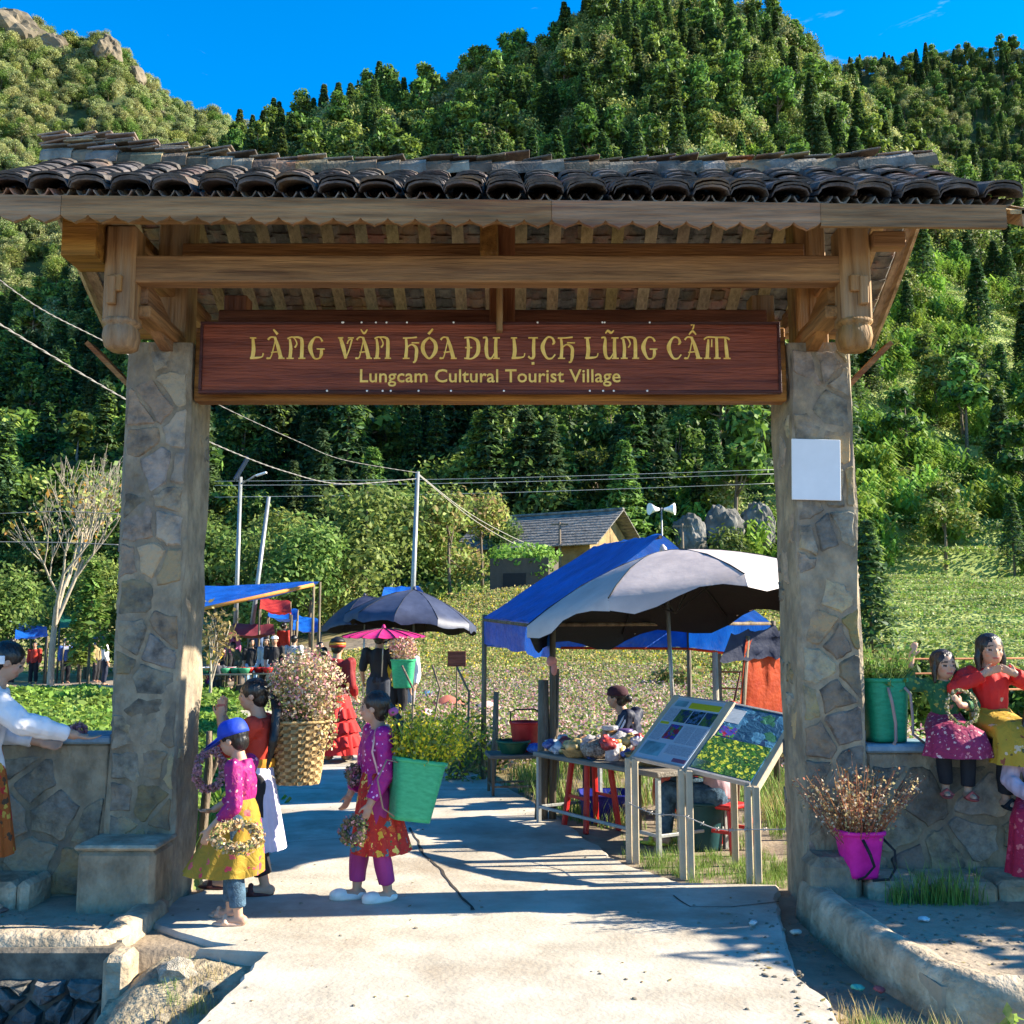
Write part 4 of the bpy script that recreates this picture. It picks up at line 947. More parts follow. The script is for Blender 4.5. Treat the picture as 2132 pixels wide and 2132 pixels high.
def person(label, loc, rz, H, J=None, skin=SK_KID, hr=.15, yaw=0, pitch=0, vox=.007, top=None, pants=None, skirt=None, shoes=None, hair='bun', hairm=None,
           sleeve=.95, hands=None, build=1.0, hat=None, toplen=.50, group=None, toes=None, extra=None, toe_dir=None, pantlen=.92, sash=None, scale_head=1.0, ponyx=0):
    """a posed figure: one continuous body with clothing and hair as children; faces +Y before rz"""
    jt = {k: Vector(v)*H for k, v in J0.items()}
    for k, v in (J or {}).items(): jt[k] = Vector(v)*H
    e = empty('person', loc, rz, label, 'person', group); hh = hr*H*scale_head; k_ = build*H
    B = basis(yaw, pitch); hc = jt['head']; X = lambda a, b, c: hc+B @ (Vector((a, b, c))*hh)
    mb = MB()
    mb.ell(X(0, -.03, .10), (.37*hh, .44*hh, .40*hh), B, 18, 12); mb.ell(X(0, .10, -.17), (.29*hh, .31*hh, .32*hh), B, 16, 10)
    mb.ell(X(0, .14, -.40), (.13*hh, .14*hh, .09*hh), B); mb.ell(X(0, .40, -.05), (.055*hh, .085*hh, .10*hh), B, 8, 6); mb.ell(X(0, .375, -.24), (.11*hh, .05*hh, .045*hh), B, 8, 6)
    for s in (-1, 1):
        mb.ell(X(.375*s, -.02, -.04), (.045*hh, .095*hh, .13*hh), B, 8, 6); mb.ell(X(.17*s, .27, -.11), (.12*hh, .10*hh, .10*hh), B, 8, 6)
    mb.cap(jt['neck']-Vector((0, 0, .015*H)), hc+B @ Vector((0, -.05*hh, -.22*hh)), .038*k_, .034*k_)
    sh = (jt['shR']-jt['shL']).normalized()
    def trunk(b, extra_r=0.0, lo=0.0):
        pts_ = [jt['pel']+(jt['pel']-jt['waist'])*lo, jt['pel'], jt['waist'], jt['chest'], jt['chest'].lerp(jt['neck'], .55), jt['neck']]
        dims = [(.082, .066), (.088, .068), (.072, .056), (.088, .064), (.092, .055), (.045, .042)]; rings = []
        for i, p in enumerate(pts_):
            d = (pts_[min(i+1, 5)]-pts_[max(i-1, 0)]).normalized(); r_ = (sh-d*sh.dot(d)).normalized(); f = d.cross(r_)
            rx, ry = dims[i][0]*k_+extra_r, dims[i][1]*k_+extra_r; n = 16
            rings.append([p+r_*math.cos(2*math.pi*q/n)*rx+f*math.sin(2*math.pi*q/n)*ry for q in range(n)])
        b.loft(rings)
    trunk(mb)
    hl = .105*H
    for s in 'RL':
        sd = 1 if s == 'R' else -1
        mb.cap(jt['sh'+s], jt['el'+s], .034*k_, .027*k_); mb.cap(jt['el'+s], jt['wr'+s], .027*k_, .019*k_); mb.cap(jt['chest'].lerp(jt['sh'+s], .45), jt['sh'+s], .045*k_, .036*k_)
        hd, hs_, cu = (hands or {}).get(s, (None, None, .45))
        hd = Vector(hd) if hd else (jt['wr'+s]-jt['el'+s]); hs_ = Vector(hs_) if hs_ else Vector((-.2*sd, 1, 0)); hand(mb, jt['wr'+s], hd, hs_, hl, cu)
        mb.cap(jt['hi'+s], jt['kn'+s], .056*k_, .038*k_); kn, an = jt['kn'+s], jt['an'+s]; mb.cap(kn, kn.lerp(an, .35), .036*k_, .037*k_); mb.cap(kn.lerp(an, .35), an, .037*k_, .022*k_)
        td = Vector((toe_dir or {}).get(s, (.12*sd, 1, 0))).normalized(); he = an+Vector((0, 0, -.022*H)); mb.cap(he-td*.022*H, he+td*.05*H+Vector((0, 0, -.002*H)), .026*H, .024*H); mb.cap(he+td*.05*H, he+td*.095*H+Vector((0, 0, -.006*H)), .024*H, .017*H)
    me_ = remesh(mb, vox, 3, mats=M_skin); Bi = B.inverted(); rr = random.Random(len(label)); cols = np.empty((len(me_.vertices), 4), dtype=np.float32); ba = np.array(skin)
    for i, v in enumerate(me_.vertices):
        q = (Bi @ (v.co-hc))/hh; c = ba*(1+.10*noise.noise(v.co*14)); 
        if q.y > .2 and abs(q.x) < .34 and -.5 < q.z < .3:
            ax = abs(q.x)
            if .085 < ax < .235 and abs(q.z-.015) < .035: c = np.array((.03, .02, .018)) if abs(ax-.16) < .045 else np.array((.42, .36, .33))
            elif .07 < ax < .26 and abs(q.z-.115-.03*math.sin(ax*14)) < .022: c = np.array((.05, .03, .022))
            elif ax < .115 and abs(q.z+.245) < .036: c = np.array((.36, .09, .075))
            elif ax > .12 and -.22 < q.z < -.04: c = c*np.array((1.08, .92, .9))
        cols[i, :3] = c; cols[i, 3] = 1
    a = me_.color_attributes.new('Col', 'FLOAT_COLOR', 'POINT'); a.data.foreach_set('color', cols.reshape(-1)); link('body', me_, e)
    # clothing
    if top:
        b = MB(); trunk(b, .011*H, max(0, (.52-toplen)/.08)); 
        for s in 'RL':
            b.cap(jt['chest'].lerp(jt['sh'+s], .4), jt['sh'+s], .055*k_, .046*k_); b.cap(jt['sh'+s], jt['el'+s] if sleeve >= .5 else jt['sh'+s].lerp(jt['el'+s], sleeve*2), .046*k_, .040*k_ if sleeve >= .5 else .045*k_)
            if sleeve > .5: b.tube([jt['el'+s], jt['el'+s].lerp(jt['wr'+s], .3), jt['el'+s].lerp(jt['wr'+s], (sleeve-.5)*2)], [.039*k_, .037*k_, .032*k_], 10)
        link('blouse' if sleeve > .55 else 'shirt', remesh(b, vox, 2, .013*H, 17/H, top), e)
    if pants:
        b = MB()
        for s in 'RL':
            kn, an = jt['kn'+s], jt['an'+s]; b.cap(jt['hi'+s], kn, .066*k_, .050*k_); b.tube([kn-(an-kn)*.05, kn.lerp(an, .4), kn.lerp(an, pantlen)], [.049*k_, .047*k_, .040*k_], 12)
        b.ell(jt['pel'], (.096*k_, .075*k_, .06*H)); link('trousers', remesh(b, vox, 3, .007*H, 15/H, pants), e)
    if skirt:
        m_, hem, rx, ry, dx, dy, pl = skirt; wz = jt['waist']; rings = []
        for i in range(10):
            t = i/9; z = lerp(wz.z+.01*H, hem*H, t); f = t**.8
            rings.append((Vector((wz.x+dx*H*t**1.4, wz.y+dy*H*t**1.4, z)), lerp(.080*k_, rx*H, f), lerp(.064*k_, ry*H, f), t))
        R_ = pleated(rings, 72, pl, .075, len(label)); b = MB(); b.loft(R_, cap=False); inn = [[q*1.0-(q-Vector(c[0]))*.03 for q in r_] for r_, c in zip(R_, rings)]; b.loft(inn, cap=False); link('skirt', b.mesh('skirt', m_), e)
    if sash: b = MB(); wz = jt['waist']; b.lathe([(.083*k_, -.02*H), (.086*k_, 0), (.083*k_, .02*H)], wz, 20, cap=False); link('sash', b.mesh('sash', sash), e)
    hm = hairm or M_hair
    if hair:
        b = MB(); b.ell(X(0, -.085, .15), (.425*hh, .46*hh, .415*hh), B, 18, 12); b.ell(X(0, -.22, -.08), (.35*hh, .28*hh, .36*hh), B, 14, 9)
        if hair == 'bun': b.ell(X(0, -.60, -.02), (.19*hh, .17*hh, .19*hh), B)
        elif hair == 'pony':
            b.cap(X(0, -.50, .05), X(0, -.66, -.12), .13*hh, .13*hh); p0 = X(0, -.66, -.12); b.tube([p0, p0+Vector((ponyx*.5, -.03, -.06))*H, p0+Vector((ponyx, -.025, -.20))*H, p0+Vector((ponyx, .0, -.33))*H], [.13*hh, .17*hh, .15*hh, .04*hh], 10)
        elif hair == 'long':
            for s in (-1, 1): b.tube([X(.30*s, -.05, .15), X(.40*s, -.04, -.25), X(.40*s, .0, -.75)], [.14*hh, .13*hh, .07*hh], 8)
            b.tube([X(0, -.40, .1), X(0, -.46, -.4), X(0, -.42, -.9)], [.25*hh, .30*hh, .2*hh], 10)
        elif hair == 'side':
            for s in (-1, 1): b.tube([X(.33*s, .02, .10), X(.40*s, .06, -.22), X(.40*s, .12, -.62)], [.11*hh, .10*hh, .06*hh], 8)
        link('hair', remesh(b, max(vox, .006), 2, .012*hh, 40/hh*.3, hm), e)
    if shoes:
        sm, kind = shoes
        for s in 'RL':
            td = Vector((toe_dir or {}).get(s, (.12*(1 if s == 'R' else -1), 1, 0))).normalized(); an = jt['an'+s]; he = an+Vector((0, 0, -.026*H)); rgt = td.cross(Vector((0, 0, 1))); M3 = Matrix((rgt, td, Vector((0, 0, 1)))).transposed()
            b = MB(); hgt = .02 if kind == 'sandal' else .028
            b.ell(he+td*.045*H+Vector((0, 0, -.012*H)), (.034*H, .092*H, .014*H), M3, 16, 6)
            if kind == 'clog':
                b.ell(he+td*.085*H+Vector((0, 0, .004*H)), (.034*H, .050*H, .030*H), M3); b.ell(he-td*.02*H, (.031*H, .030*H, .022*H), M3); b.ell(he+td*.04*H+Vector((0, 0, -.006*H)), (.034*H, .08*H, .022*H), M3)
            elif kind == 'sandal': b.tube([he+rgt*.034*H+td*.06*H-Vector((0, 0, .008*H)), he+td*.065*H+Vector((0, 0, .026*H)), he-rgt*.034*H+td*.06*H-Vector((0, 0, .008*H))], .014*H, 8)
            else: b.ell(he+td*.045*H, (.032*H, .086*H, .028*H), M3)
            link('shoe', remesh(b, max(.005, vox*.8), 2, mats=sm), e)
    e_ = dict(e=e, hc=hc, hh=hh, B=B, X=X, jt=jt, H=H)
    return e_
def world_pt(pr, local): return Matrix.Translation(pr['e'].location) @ Matrix.Rotation(pr['e'].rotation_euler.z, 4, 'Z') @ Vector(local)
SHADE = R(180)
# cloth
C_magdot = pattern('magenta_dotted_silk', (.34, .012, .19), [(.75, .45, .70)], .42, 30, .22, warp=.3)
C_magfl = pattern('magenta_flower_print', (.29, .012, .13), [(.66, .36, .48), (.40, .05, .12), (.62, .30, .30)], .6, 32, .27, warp=.5)
C_mustard = pattern('mustard_rose_print', (.30, .19, .022), [(.62, .06, .08), (.55, .10, .10)], .75, 15, .30, warp=.8)
C_redfl = pattern('red_floral_print', (.42, .028, .022), [(.60, .40, .05), (.05, .16, .22), (.65, .50, .12), (.50, .10, .03)], .7, 16, .36, 34, spots2=[(.08, .12, .05), (.75, .25, .05)], thr2=.2)
C_grnfl = pattern('green_floral_print', (.025, .11, .045), [(.20, .20, .03), (.08, .19, .06), (.30, .26, .06)], .75, 26, .34)
C_pinkfl = pattern('crimson_floral_print', (.26, .022, .075), [(.55, .20, .22), (.40, .06, .13), (.62, .38, .35)], .75, 40, .34)
C_yelfl = pattern('yellow_floral_print', (.42, .25, .025), [(.26, .06, .03), (.58, .40, .25), (.10, .08, .03)], .75, 15, .27)
C_reddot = pattern('red_circle_print', (.36, .012, .045), [(.60, .12, .12), (.50, .05, .10)], .7, 22, .3)
C_orangefl = pattern('orange_floral_print', (.40, .10, .02), [(.08, .05, .03), (.55, .35, .06), (.50, .03, .03)], .75, 15, .40)
C_gray = pattern('grey_print_shirt', (.42, .42, .44), [(.12, .12, .14), (.62, .62, .63)], .8, 22, .4)
C_plaid = pattern('plaid_wrap', (.22, .03, .10), [(.12, .05, .30), (.45, .10, .12)], .8, 9, .4)
C_maroon = pattern('maroon_knit', (.16, .015, .04), [(.55, .45, .45)], .8, 14, .22)
C_jean = mat('denim', (.035, .075, .12), .85, .3, 20, .3, 120, col2=(.085, .16, .23))
C_black = plain((.014, .014, .018), .75); C_navy = plain((.018, .022, .045), .6); C_white = plain((.70, .68, .70), .7); C_lil = plain((.58, .53, .66), .7); C_red = plain((.52, .018, .016), .75)
C_redtop = plain((.42, .035, .02), .7); C_yellow = plain((.62, .40, .03), .75); C_dkred = plain((.22, .012, .014), .7); C_purp = plain((.30, .03, .17), .7)

# child in blue cap
A = G(448, 1738); blue = person('child in a blue cap, magenta print blouse and mustard skirt holding a straw wreath', (A.x, A.y, .0), R(84), 1.12,
    dict(head=(0, .055, .905), neck=(0, .01, .80), elL=(-.15, -.02, .60), wrL=(-.155, .10, .475), shL=(-.115, -.005, .775), shR=(.115, .0, .775), elR=(.13, .06, .61), wrR=(.12, .19, .53), anL=(-.07, -.03, .045), knL=(-.065, 0, .27), anR=(.05, .06, .045), knR=(.055, .05, .27), chest=(0, 0, .70)),
    hr=.165, yaw=R(-4), pitch=R(-17), vox=.006, top=C_magfl, pants=C_jean, skirt=(C_mustard, .235, .16, .20, 0, .085, 9), shoes=(plain((.55, .36, .26), .6), 'sandal'), hair='short', sleeve=.80, toplen=.46, toe_dir={'L': (-.1, 1, 0), 'R': (.25, 1, 0)}, pantlen=.80, hands={'L': ((0, .5, -1), (0, 1, .3), .7), 'R': ((0, 1, -.3), (-1, 0, .4), .7)})
b = MB(); X = blue['X']; hh = blue['hh']; n = 20; rings = []
for i in range(8):
    t = i/7; a = t*math.pi/2; r_ = math.cos(a)**.55; z = .52*math.sin(a); rings.append([X(math.cos(2*math.pi*k/n)*.455*max(r_, .02), -.06+math.sin(2*math.pi*k/n)*.505*max(r_, .02), .12+z) for k in range(n)])
b.loft(rings); C_cap = plain((.012, .045, .42), .6, var=.15)
cap_o = b.build('cap', C_cap, blue['e'])
b = MB(); top_, bot_ = [], []
for i in range(13):
    a = math.pi*(i/12); top_.append([X(.44*math.cos(a)*(1-.12*q), -.02+.36*math.sin(a)+q*.72*math.sin(a)**.8, .20-.30*q*math.sin(a)-.06*math.cos(a)**2) for q in (0, .5, 1)])
for th in (0, .012):
    vs = [p+Vector((0, 0, th)) for r_ in top_ for p in r_]; b.add(vs, [(i*3+q, i*3+q+1, (i+1)*3+q+1, (i+1)*3+q) for i in range(12) for q in range(2)], 0, True)
b.build('cap_visor', C_cap, blue['e'])
# taller girl behind with the woven basket
A = G(475, 1692); tall = person('girl with long ponytail, red top and pale lilac skirt pressing hands before her mouth', (A.x-.02, A.y+.12, 0), R(88), 1.345,
    dict(head=(0, .03, .915), neck=(0, -.01, .805), shL=(-.115, -.01, .78), shR=(.115, -.01, .78), elR=(.10, .13, .68), wrR=(.035, .185, .815), elL=(-.10, .12, .67), wrL=(-.02, .18, .81), anR=(.06, .16, .045), knR=(.058, .13, .27), anL=(-.058, -.07, .045), knL=(-.058, -.02, .27)),
    hr=.149, yaw=R(4), pitch=R(-4), vox=.0065, top=C_redtop, pants=C_black, skirt=(C_lil, .20, .115, .125, 0, -.02, 22), shoes=(plain((.09, .03, .028), .55), 'sandal'), hair='pony', ponyx=-.085, sleeve=.62, toplen=.47, sash=plain((.55, .22, .02), .7), hands={'R': ((-.02, -.05, 1), (0, 1, .1), .12), 'L': ((.02, -.05, 1), (0, 1, .1), .12)}, pantlen=.78)
# girl carrying the green basket
A = G(706, 1697); gb = person('girl in magenta dotted blouse and red floral skirt carrying a green basket on her back', (A.x, A.y, 0), R(112), 1.265,
    dict(head=(0, .015, .92), neck=(0, -.015, .815), elL=(-.135, -.01, .615), wrL=(-.14, .065, .475), elR=(.135, .03, .62), wrR=(.12, .10, .49), anL=(-.05, -.055, .045), knL=(-.055, -.01, .27), anR=(.05, .075, .045), knR=(.055, .06, .27)),
    hr=.155, yaw=R(-28), pitch=R(2), vox=.0062, top=C_magdot, pants=C_purp, skirt=(C_redfl, .225, .135, .145, 0, -.03, 13), shoes=(plain((.70, .68, .62), .6), 'clog'), hair='pony', ponyx=-.05, hairm=M_hairbrown, sleeve=.93, toplen=.47, pantlen=.82, hands={'L': ((0, .35, -1), (0, 1, .3), .75), 'R': ((0, .4, -1), (-.4, 1, 0), .6)})
b = MB(); p = gb['X'](0, -.62, -.10); b.ell(p, (.045, .035, .03)); b.build('hair_tie', plain((.60, .12, .30), .7), gb['e'])
# woman in red going up the path
A = G(632, 1436); red = person('woman in a long ruffled red dress and embroidered round cap walking up the path', (A.x, A.y, 0), R(-12), 1.60,
    dict(anR=(.05, .10, .05), knR=(.055, .10, .28), anL=(-.05, -.06, .06), wrL=(-.10, .12, .60), elL=(-.14, .0, .60), wrR=(.13, .10, .52)), skin=SK_ADULT, hr=.135, vox=.011, top=C_dkred, skirt=(C_red, .065, .20, .185, .03, -.03, 9), hair='short', sleeve=.9, shoes=(plain((.25, .16, .12), .6), 'sandal'))
b = MB(); X = red['X']
for z0, rr_, m_ in ((.02, .50, 0), (.16, .515, 1), (.26, .52, 2), (.38, .50, 3), (.50, .42, 3), (.58, .25, 3)): pass
for i, (z0, z1, r0_, r1_, cc, nm_) in enumerate(((-.02, .12, .50, .51, (.30, .02, .02), 'cap_band'), (.12, .26, .512, .512, (.62, .25, .03), 'cap_band'), (.26, .64, .505, .10, (.015, .012, .014), 'cap_crown'))):
    b = MB(); prof = [(r0_, z0), (lerp(r0_, r1_, .5)+(.10 if i == 2 else 0), lerp(z0, z1, .55)), (r1_, z1)]
    rings = [[X(math.cos(2*math.pi*k/20)*r_, -.06+math.sin(2*math.pi*k/20)*r_, z) for k in range(20)] for r_, z in prof]; b.loft(rings); b.build(nm_, plain(cc, .5), red['e'])
for tier, (z, rx) in enumerate(((.40, .135), (.29, .165), (.18, .19))):
    b = MB(); R_ = pleated([(Vector((.015, -.02, z+.03))*1.6, rx*1.6*.95, rx*1.5*.95, .5), (Vector((.02, -.025, z-.05))*1.6, rx*1.6*1.12, rx*1.5*1.12, 1.6)], 72, 13, .07, tier); b.loft(R_, cap=False); b.build('ruffle', C_red, red['e'])
# man in black and the people of the lane
def walker(label, x, y, rz, H, top, bottom, Y=None, **k):
    p = G(x, y) if Y is None else P(x, y, Y); z = max(0, gz(p.x, p.y)+.02) if Y else 0
    k.setdefault('vox', .013); k.setdefault('skin', SK_ADULT); k.setdefault('hr', .135); k.setdefault('hair', 'short')
    return person(label, (p.x, p.y, z), rz, H, top=top, pants=bottom, shoes=k.pop('shoes', (plain((.10, .08, .07), .7), 'shoe')), **k)
man = walker('man in a black T-shirt and dark jeans seen from behind on the path', 712, 1386, R(6), 1.72, C_black, plain((.035, .04, .055), .85), sleeve=.42, hr=.138, J=dict(elR=(.16, .0, .62), wrR=(.13, .12, .56), elL=(-.16, -.01, .62), wrL=(-.15, .09, .52), anR=(.06, .05, .045), anL=(-.06, -.06, .045)), vox=.011)
walker('woman with a green back basket and yellow scarf beside the man in black', 750, 1378, R(-20), 1.52, C_yellow, C_black, hair='bun', vox=.013, J=dict(head=(0, .03, .915)))
walker('woman in a white blouse standing behind the green back basket', 768, 1362, R(160), 1.50, C_white, plain((.25, .26, .30), .8), hair='bun')
walker('woman in a maroon patterned cardigan sitting facing the path', 603, 1318, R(200), 1.50, C_maroon, C_black, hair='bun')
walker('woman in a pale grey-blue top just behind the embroidered cap', 608, 1352, R(30), 1.42, plain((.34, .38, .48), .8), C_black, hair='bun', sleeve=.35)
wcap = walker('man in white cap, black T-shirt and white shorts among the stalls', 515, 1318, R(190), 1.66, C_black, C_gray, sleeve=.4, pantlen=.2, hair='short')
walker('man in a grey and white patterned shirt walking between the stalls', 552, 1316, R(-10), 1.68, C_gray, C_black, sleeve=.45)
walker('slim person in a pale jacket and black trousers by the white cap', 500, 1312, R(170), 1.62, plain((.30, .36, .44), .8), C_black, hair='long')
walker('woman in a black top and pale blue jeans by the lamp posts', 472, 1309, R(200), 1.58, C_black, plain((.28, .40, .58), .85), hair='long', sleeve=.45)
walker('man in a charcoal shirt stooping at the market stall', 449, 1308, R(120), 1.60, plain((.06, .07, .06), .8), C_black, J=dict(head=(0, .13, .86), neck=(0, .09, .78), chest=(0, .05, .70), shR=(.11, .08, .76), shL=(-.11, .08, .76)))
walker('vendor in dark clothes standing in the shade of the blue stall', 425, 1300, R(185), 1.55, C_black, C_black, hair='bun')
yel = walker('woman in a yellow blouse, black headscarf and plaid wrap skirt beside the stall', 397, 1318, R(-60), 1.50, C_yellow, None, skirt=(C_plaid, .20, .13, .12, 0, 0, 10), hair='bun', J=dict(head=(0, .05, .90), elR=(.16, .06, .70), wrR=(.10, .16, .80)))
walker('person in dark clothes crouching by the baskets near the yellow blouse', 409, 1324, R(30), 1.1, plain((.05, .05, .06), .8), C_black)
b = MB(); X = wcap['X']; b.loft([[X(math.cos(2*math.pi*k/16)*r_, -.05+math.sin(2*math.pi*k/16)*r_*1.1, z) for k in range(16)] for r_, z in ((.46, .16), (.46, .28), (.36, .46), (.06, .56))]); b.box(X(0, .50, .18), (.10, .13, .012)); b.build('cap', C_white, wcap['e'])
# seller at the stall and seated customer
A = P(1192, 1400, 10.2); seller = person('stall seller in a dark jacket with white shoulder stripes and a knit cap', (A.x, A.y, -.32), R(70), 1.48,
    dict(head=(0, .10, .90), neck=(0, .04, .80), chest=(0, .01, .71), elL=(-.15, .08, .64), wrL=(-.10, .22, .62), elR=(.15, .08, .64), wrR=(.10, .22, .62), knR=(.08, .26, .50), anR=(.08, .28, .26), knL=(-.08, .26, .50), anL=(-.08, .28, .26)), skin=SK_ADULT, hr=.14, vox=.009, top=C_navy, pants=C_black, hair='bun', sleeve=.97)
b = MB(); X = seller['X']; b.loft([[X(math.cos(2*math.pi*k/18)*r_, -.06+math.sin(2*math.pi*k/18)*r_*1.1, z) for k in range(18)] for r_, z in ((.46, .12), (.47, .22), (.44, .42), (.28, .56), (.05, .60))]); b.build('knit_cap', plain((.05, .018, .025), .9), seller['e'])
jt = seller['jt']; b = MB()
for q in (-.012, .022): b.tube([jt['shL']+Vector((-.052, q, .02)), jt['shL'].lerp(jt['elL'], .5)+Vector((-.062, q, 0)), jt['elL']+Vector((-.058, q, .01))], .011, 6)
b.build('sleeve_stripe', C_white, seller['e'])
A = P(1440, 1600, 8.3); sit = person('customer in jeans, pink striped top and lime slippers seated behind the display boards', (1.62, 8.25, -.03), R(62), 1.55,
    dict(pel=(0, 0, .27), waist=(0, .01, .36), chest=(0, .06, .48), neck=(0, .11, .58), head=(0, .16, .66), shR=(.11, .10, .55), shL=(-.11, .10, .55), elR=(.14, .16, .40), wrR=(.08, .27, .38), elL=(-.14, .16, .40), wrL=(-.08, .27, .38), hiR=(.06, 0, .26), hiL=(-.06, 0, .26), knR=(.075, .24, .29), knL=(-.075, .24, .28), anR=(.07, .17, .05), anL=(-.07, .27, .05)),
    skin=SK_ADULT, hr=.14, vox=.009, top=plain((.42, .26, .28), .8), pants=C_jean, shoes=(plain((.42, .46, .05), .6), 'sandal'), hair='bun', toe_dir={'R': (0, 1, 0), 'L': (-.1, 1, 0)})
# girls on the right-hand wall
def seated(label, x, H, zseat, rz, **k):
    base = dict(pel=(0, 0, .27), waist=(0, .0, .36), chest=(0, .01, .49), neck=(0, .01, .59), head=(0, .03, .685), shR=(.115, .0, .56), shL=(-.115, .0, .56), hiR=(.06, .02, .25), hiL=(-.06, .02, .25), knR=(.07, .24, .27), knL=(-.07, .24, .27), anR=(.06, .20, -.04), anL=(-.06, .22, -.05),
                elR=(.15, .05, .42), wrR=(.07, .17, .36), elL=(-.15, .05, .42), wrL=(-.07, .17, .36)); base.update(k.pop('J', {}))
    return person(label, (x, k.pop('y', 6.60), zseat-.215*H), rz, H, base, **k)
g1 = seated('small girl in a green floral blouse sitting on the wall with one arm raised', 2.74, 1.02, .95, R(170), vox=.0058, hr=.177, yaw=R(20), pitch=R(-4), top=C_grnfl, pants=C_black, skirt=None, shoes=(plain((.35, .07, .06), .6), 'sandal'), hair='side', sleeve=.80, hairm=M_hairbrown,
    J=dict(elR=(.22, .06, .56), wrR=(.19, .05, .74), elL=(-.15, .07, .44), wrL=(-.05, .19, .45)), hands={'R': ((-.3, 0, 1), (-1, .2, 0), .5), 'L': ((.4, .5, .5), (0, .2, 1), .5)}, pantlen=.9)
g2 = seated('girl in a red sweater and yellow patterned skirt sitting with hands at her neck', 3.03, 1.22, .95, R(186), vox=.0062, hr=.160, yaw=R(-6), top=C_red, pants=C_black, shoes=(C_black, 'sandal'), hair='long', sleeve=.97, J=dict(elR=(.22, .06, .49), wrR=(.085, .10, .565), elL=(-.22, .06, .49), wrL=(-.085, .10, .565)), hands={'R': ((-.9, .15, .35), (0, .2, 1), .4), 'L': ((.9, .15, .35), (0, .2, 1), .4)})
g3 = seated('girl in red circle-print clothes sitting low at the end of the wall', 3.16, 1.30, .50, R(158), y=6.24, vox=.0075, hr=.165, top=plain((.50, .36, .42), .7), pants=None, skirt=None, shoes=(plain((.40, .16, .12), .6), 'sandal'), hair='long', J=dict(anR=(.08, .34, .02), knR=(.08, .30, .28), anL=(-.07, .30, .02)))
def lap(pr, m_, reach, drop, half, name='skirt', seed=1):
    """skirt of a seated girl: over the thighs, hanging below the knees"""
    H = pr['H']; jt = pr['jt']; b = MB(); rings = []; kn = (jt['knR']+jt['knL'])/2; pe = jt['pel']
    path_ = [pe+Vector((0, -.02, .10))*H, pe+Vector((0, .02, .05))*H, pe.lerp(kn, .5)+Vector((0, 0, .02))*H, kn+Vector((0, reach*.4, .01))*H, kn+Vector((0, reach, -drop*.5))*H, kn+Vector((0, reach*.9, -drop))*H]
    rad = [(.10, .085), (.125, .08), (half*.95, .075), (half*1.05, .07), (half*1.15, .085), (half*1.25, .10)]
    for i, (p, (rx, ry)) in enumerate(zip(path_, rad)):
        d = (path_[min(i+1, 5)]-path_[max(0, i-1)]).normalized(); u = Vector((1, 0, 0)); f = d.cross(u); ring = []
        for k in range(40):
            a = 2*math.pi*k/40; q = 1+.07*(i/5)*math.sin(a*9+seed); ring.append(p+u*math.cos(a)*rx*H*q+f*math.sin(a)*ry*H*q)
        rings.append(ring)
    sr = []
    for i in range(len(rings)-1):
        for t in (0, .33, .66): sr.append([a.lerp(c, t) for a, c in zip(rings[i], rings[i+1])])
    sr.append(rings[-1]); b.loft(sr, cap=False); b.build(name, m_, pr['e'])
lap(g1, C_pinkfl, .05, .11, .155, seed=2); lap(g2, C_yelfl, .045, .13, .135, seed=5); lap(g3, C_reddot, .04, .22, .15, seed=7)
# girl leaning at the left-hand wall
g4 = person('girl in a white blouse and orange floral skirt leaning on the left-hand wall', (-3.13, 6.18, .03), R(-62), 1.56,
    dict(head=(.02, .07, .915), neck=(.01, .03, .82), chest=(0, .01, .715), waist=(0, .0, .60), shR=(.10, .02, .79), shL=(-.105, .02, .79), elR=(.17, .12, .69), wrR=(.12, .31, .638), elL=(-.13, .06, .64), wrL=(-.08, .2, .60)), hr=.140, yaw=R(0), pitch=R(-26), vox=.0075, top=C_white, pants=None, skirt=(C_orangefl, .20, .13, .13, 0, 0, 12), hair='bun', sleeve=.92, shoes=(plain((.2, .1, .08), .6), 'sandal'), hands={'R': ((0, 1, -.25), (-1, 0, .1), .4)})
b = MB(); b.box(g4['X'](.40, -.18, -.02), (.012, .035, .05), bev=.004); b.build('hair_clip', C_white, g4['e'])
# ------------------------------------------------------------------ baskets, buckets and flowers
def superring(c, rx, ry, p, n, rot=0.0):
    out = []
    for k in range(n):
        a = 2*math.pi*k/n; ca, sa = math.cos(a), math.sin(a); q = (abs(ca)**p+abs(sa)**p)**(-1/p); x, y = ca*q*rx, sa*q*ry
        out.append(Vector((c[0]+x*math.cos(rot)-y*math.sin(rot), c[1]+x*math.sin(rot)+y*math.cos(rot), c[2])))
    return out
def bucket(name, mats, h, rb, rt_, p=2, n=32, wall=.008, parent=None, loc=None, rot=None, rim=True, rows=14):
    b = MB(); rings = [superring((0, 0, h*i/rows), lerp(rb, rt_, i/rows), lerp(rb, rt_, i/rows), p, n) for i in range(rows+1)]
    rings += [superring((0, 0, h), rt_-wall, rt_-wall, p, n), superring((0, 0, .015), rb-wall, rb-wall, p, n)]; b.loft(rings)
    if rim: b.loft([superring((0, 0, h-.02), rt_+.002, rt_+.002, p, n), superring((0, 0, h-.016), rt_+.009, rt_+.009, p, n), superring((0, 0, h+.004), rt_+.009, rt_+.009, p, n), superring((0, 0, h+.006), rt_-.004, rt_-.004, p, n)], cap=False)
    return b.build(name, mats, parent, loc, rot)
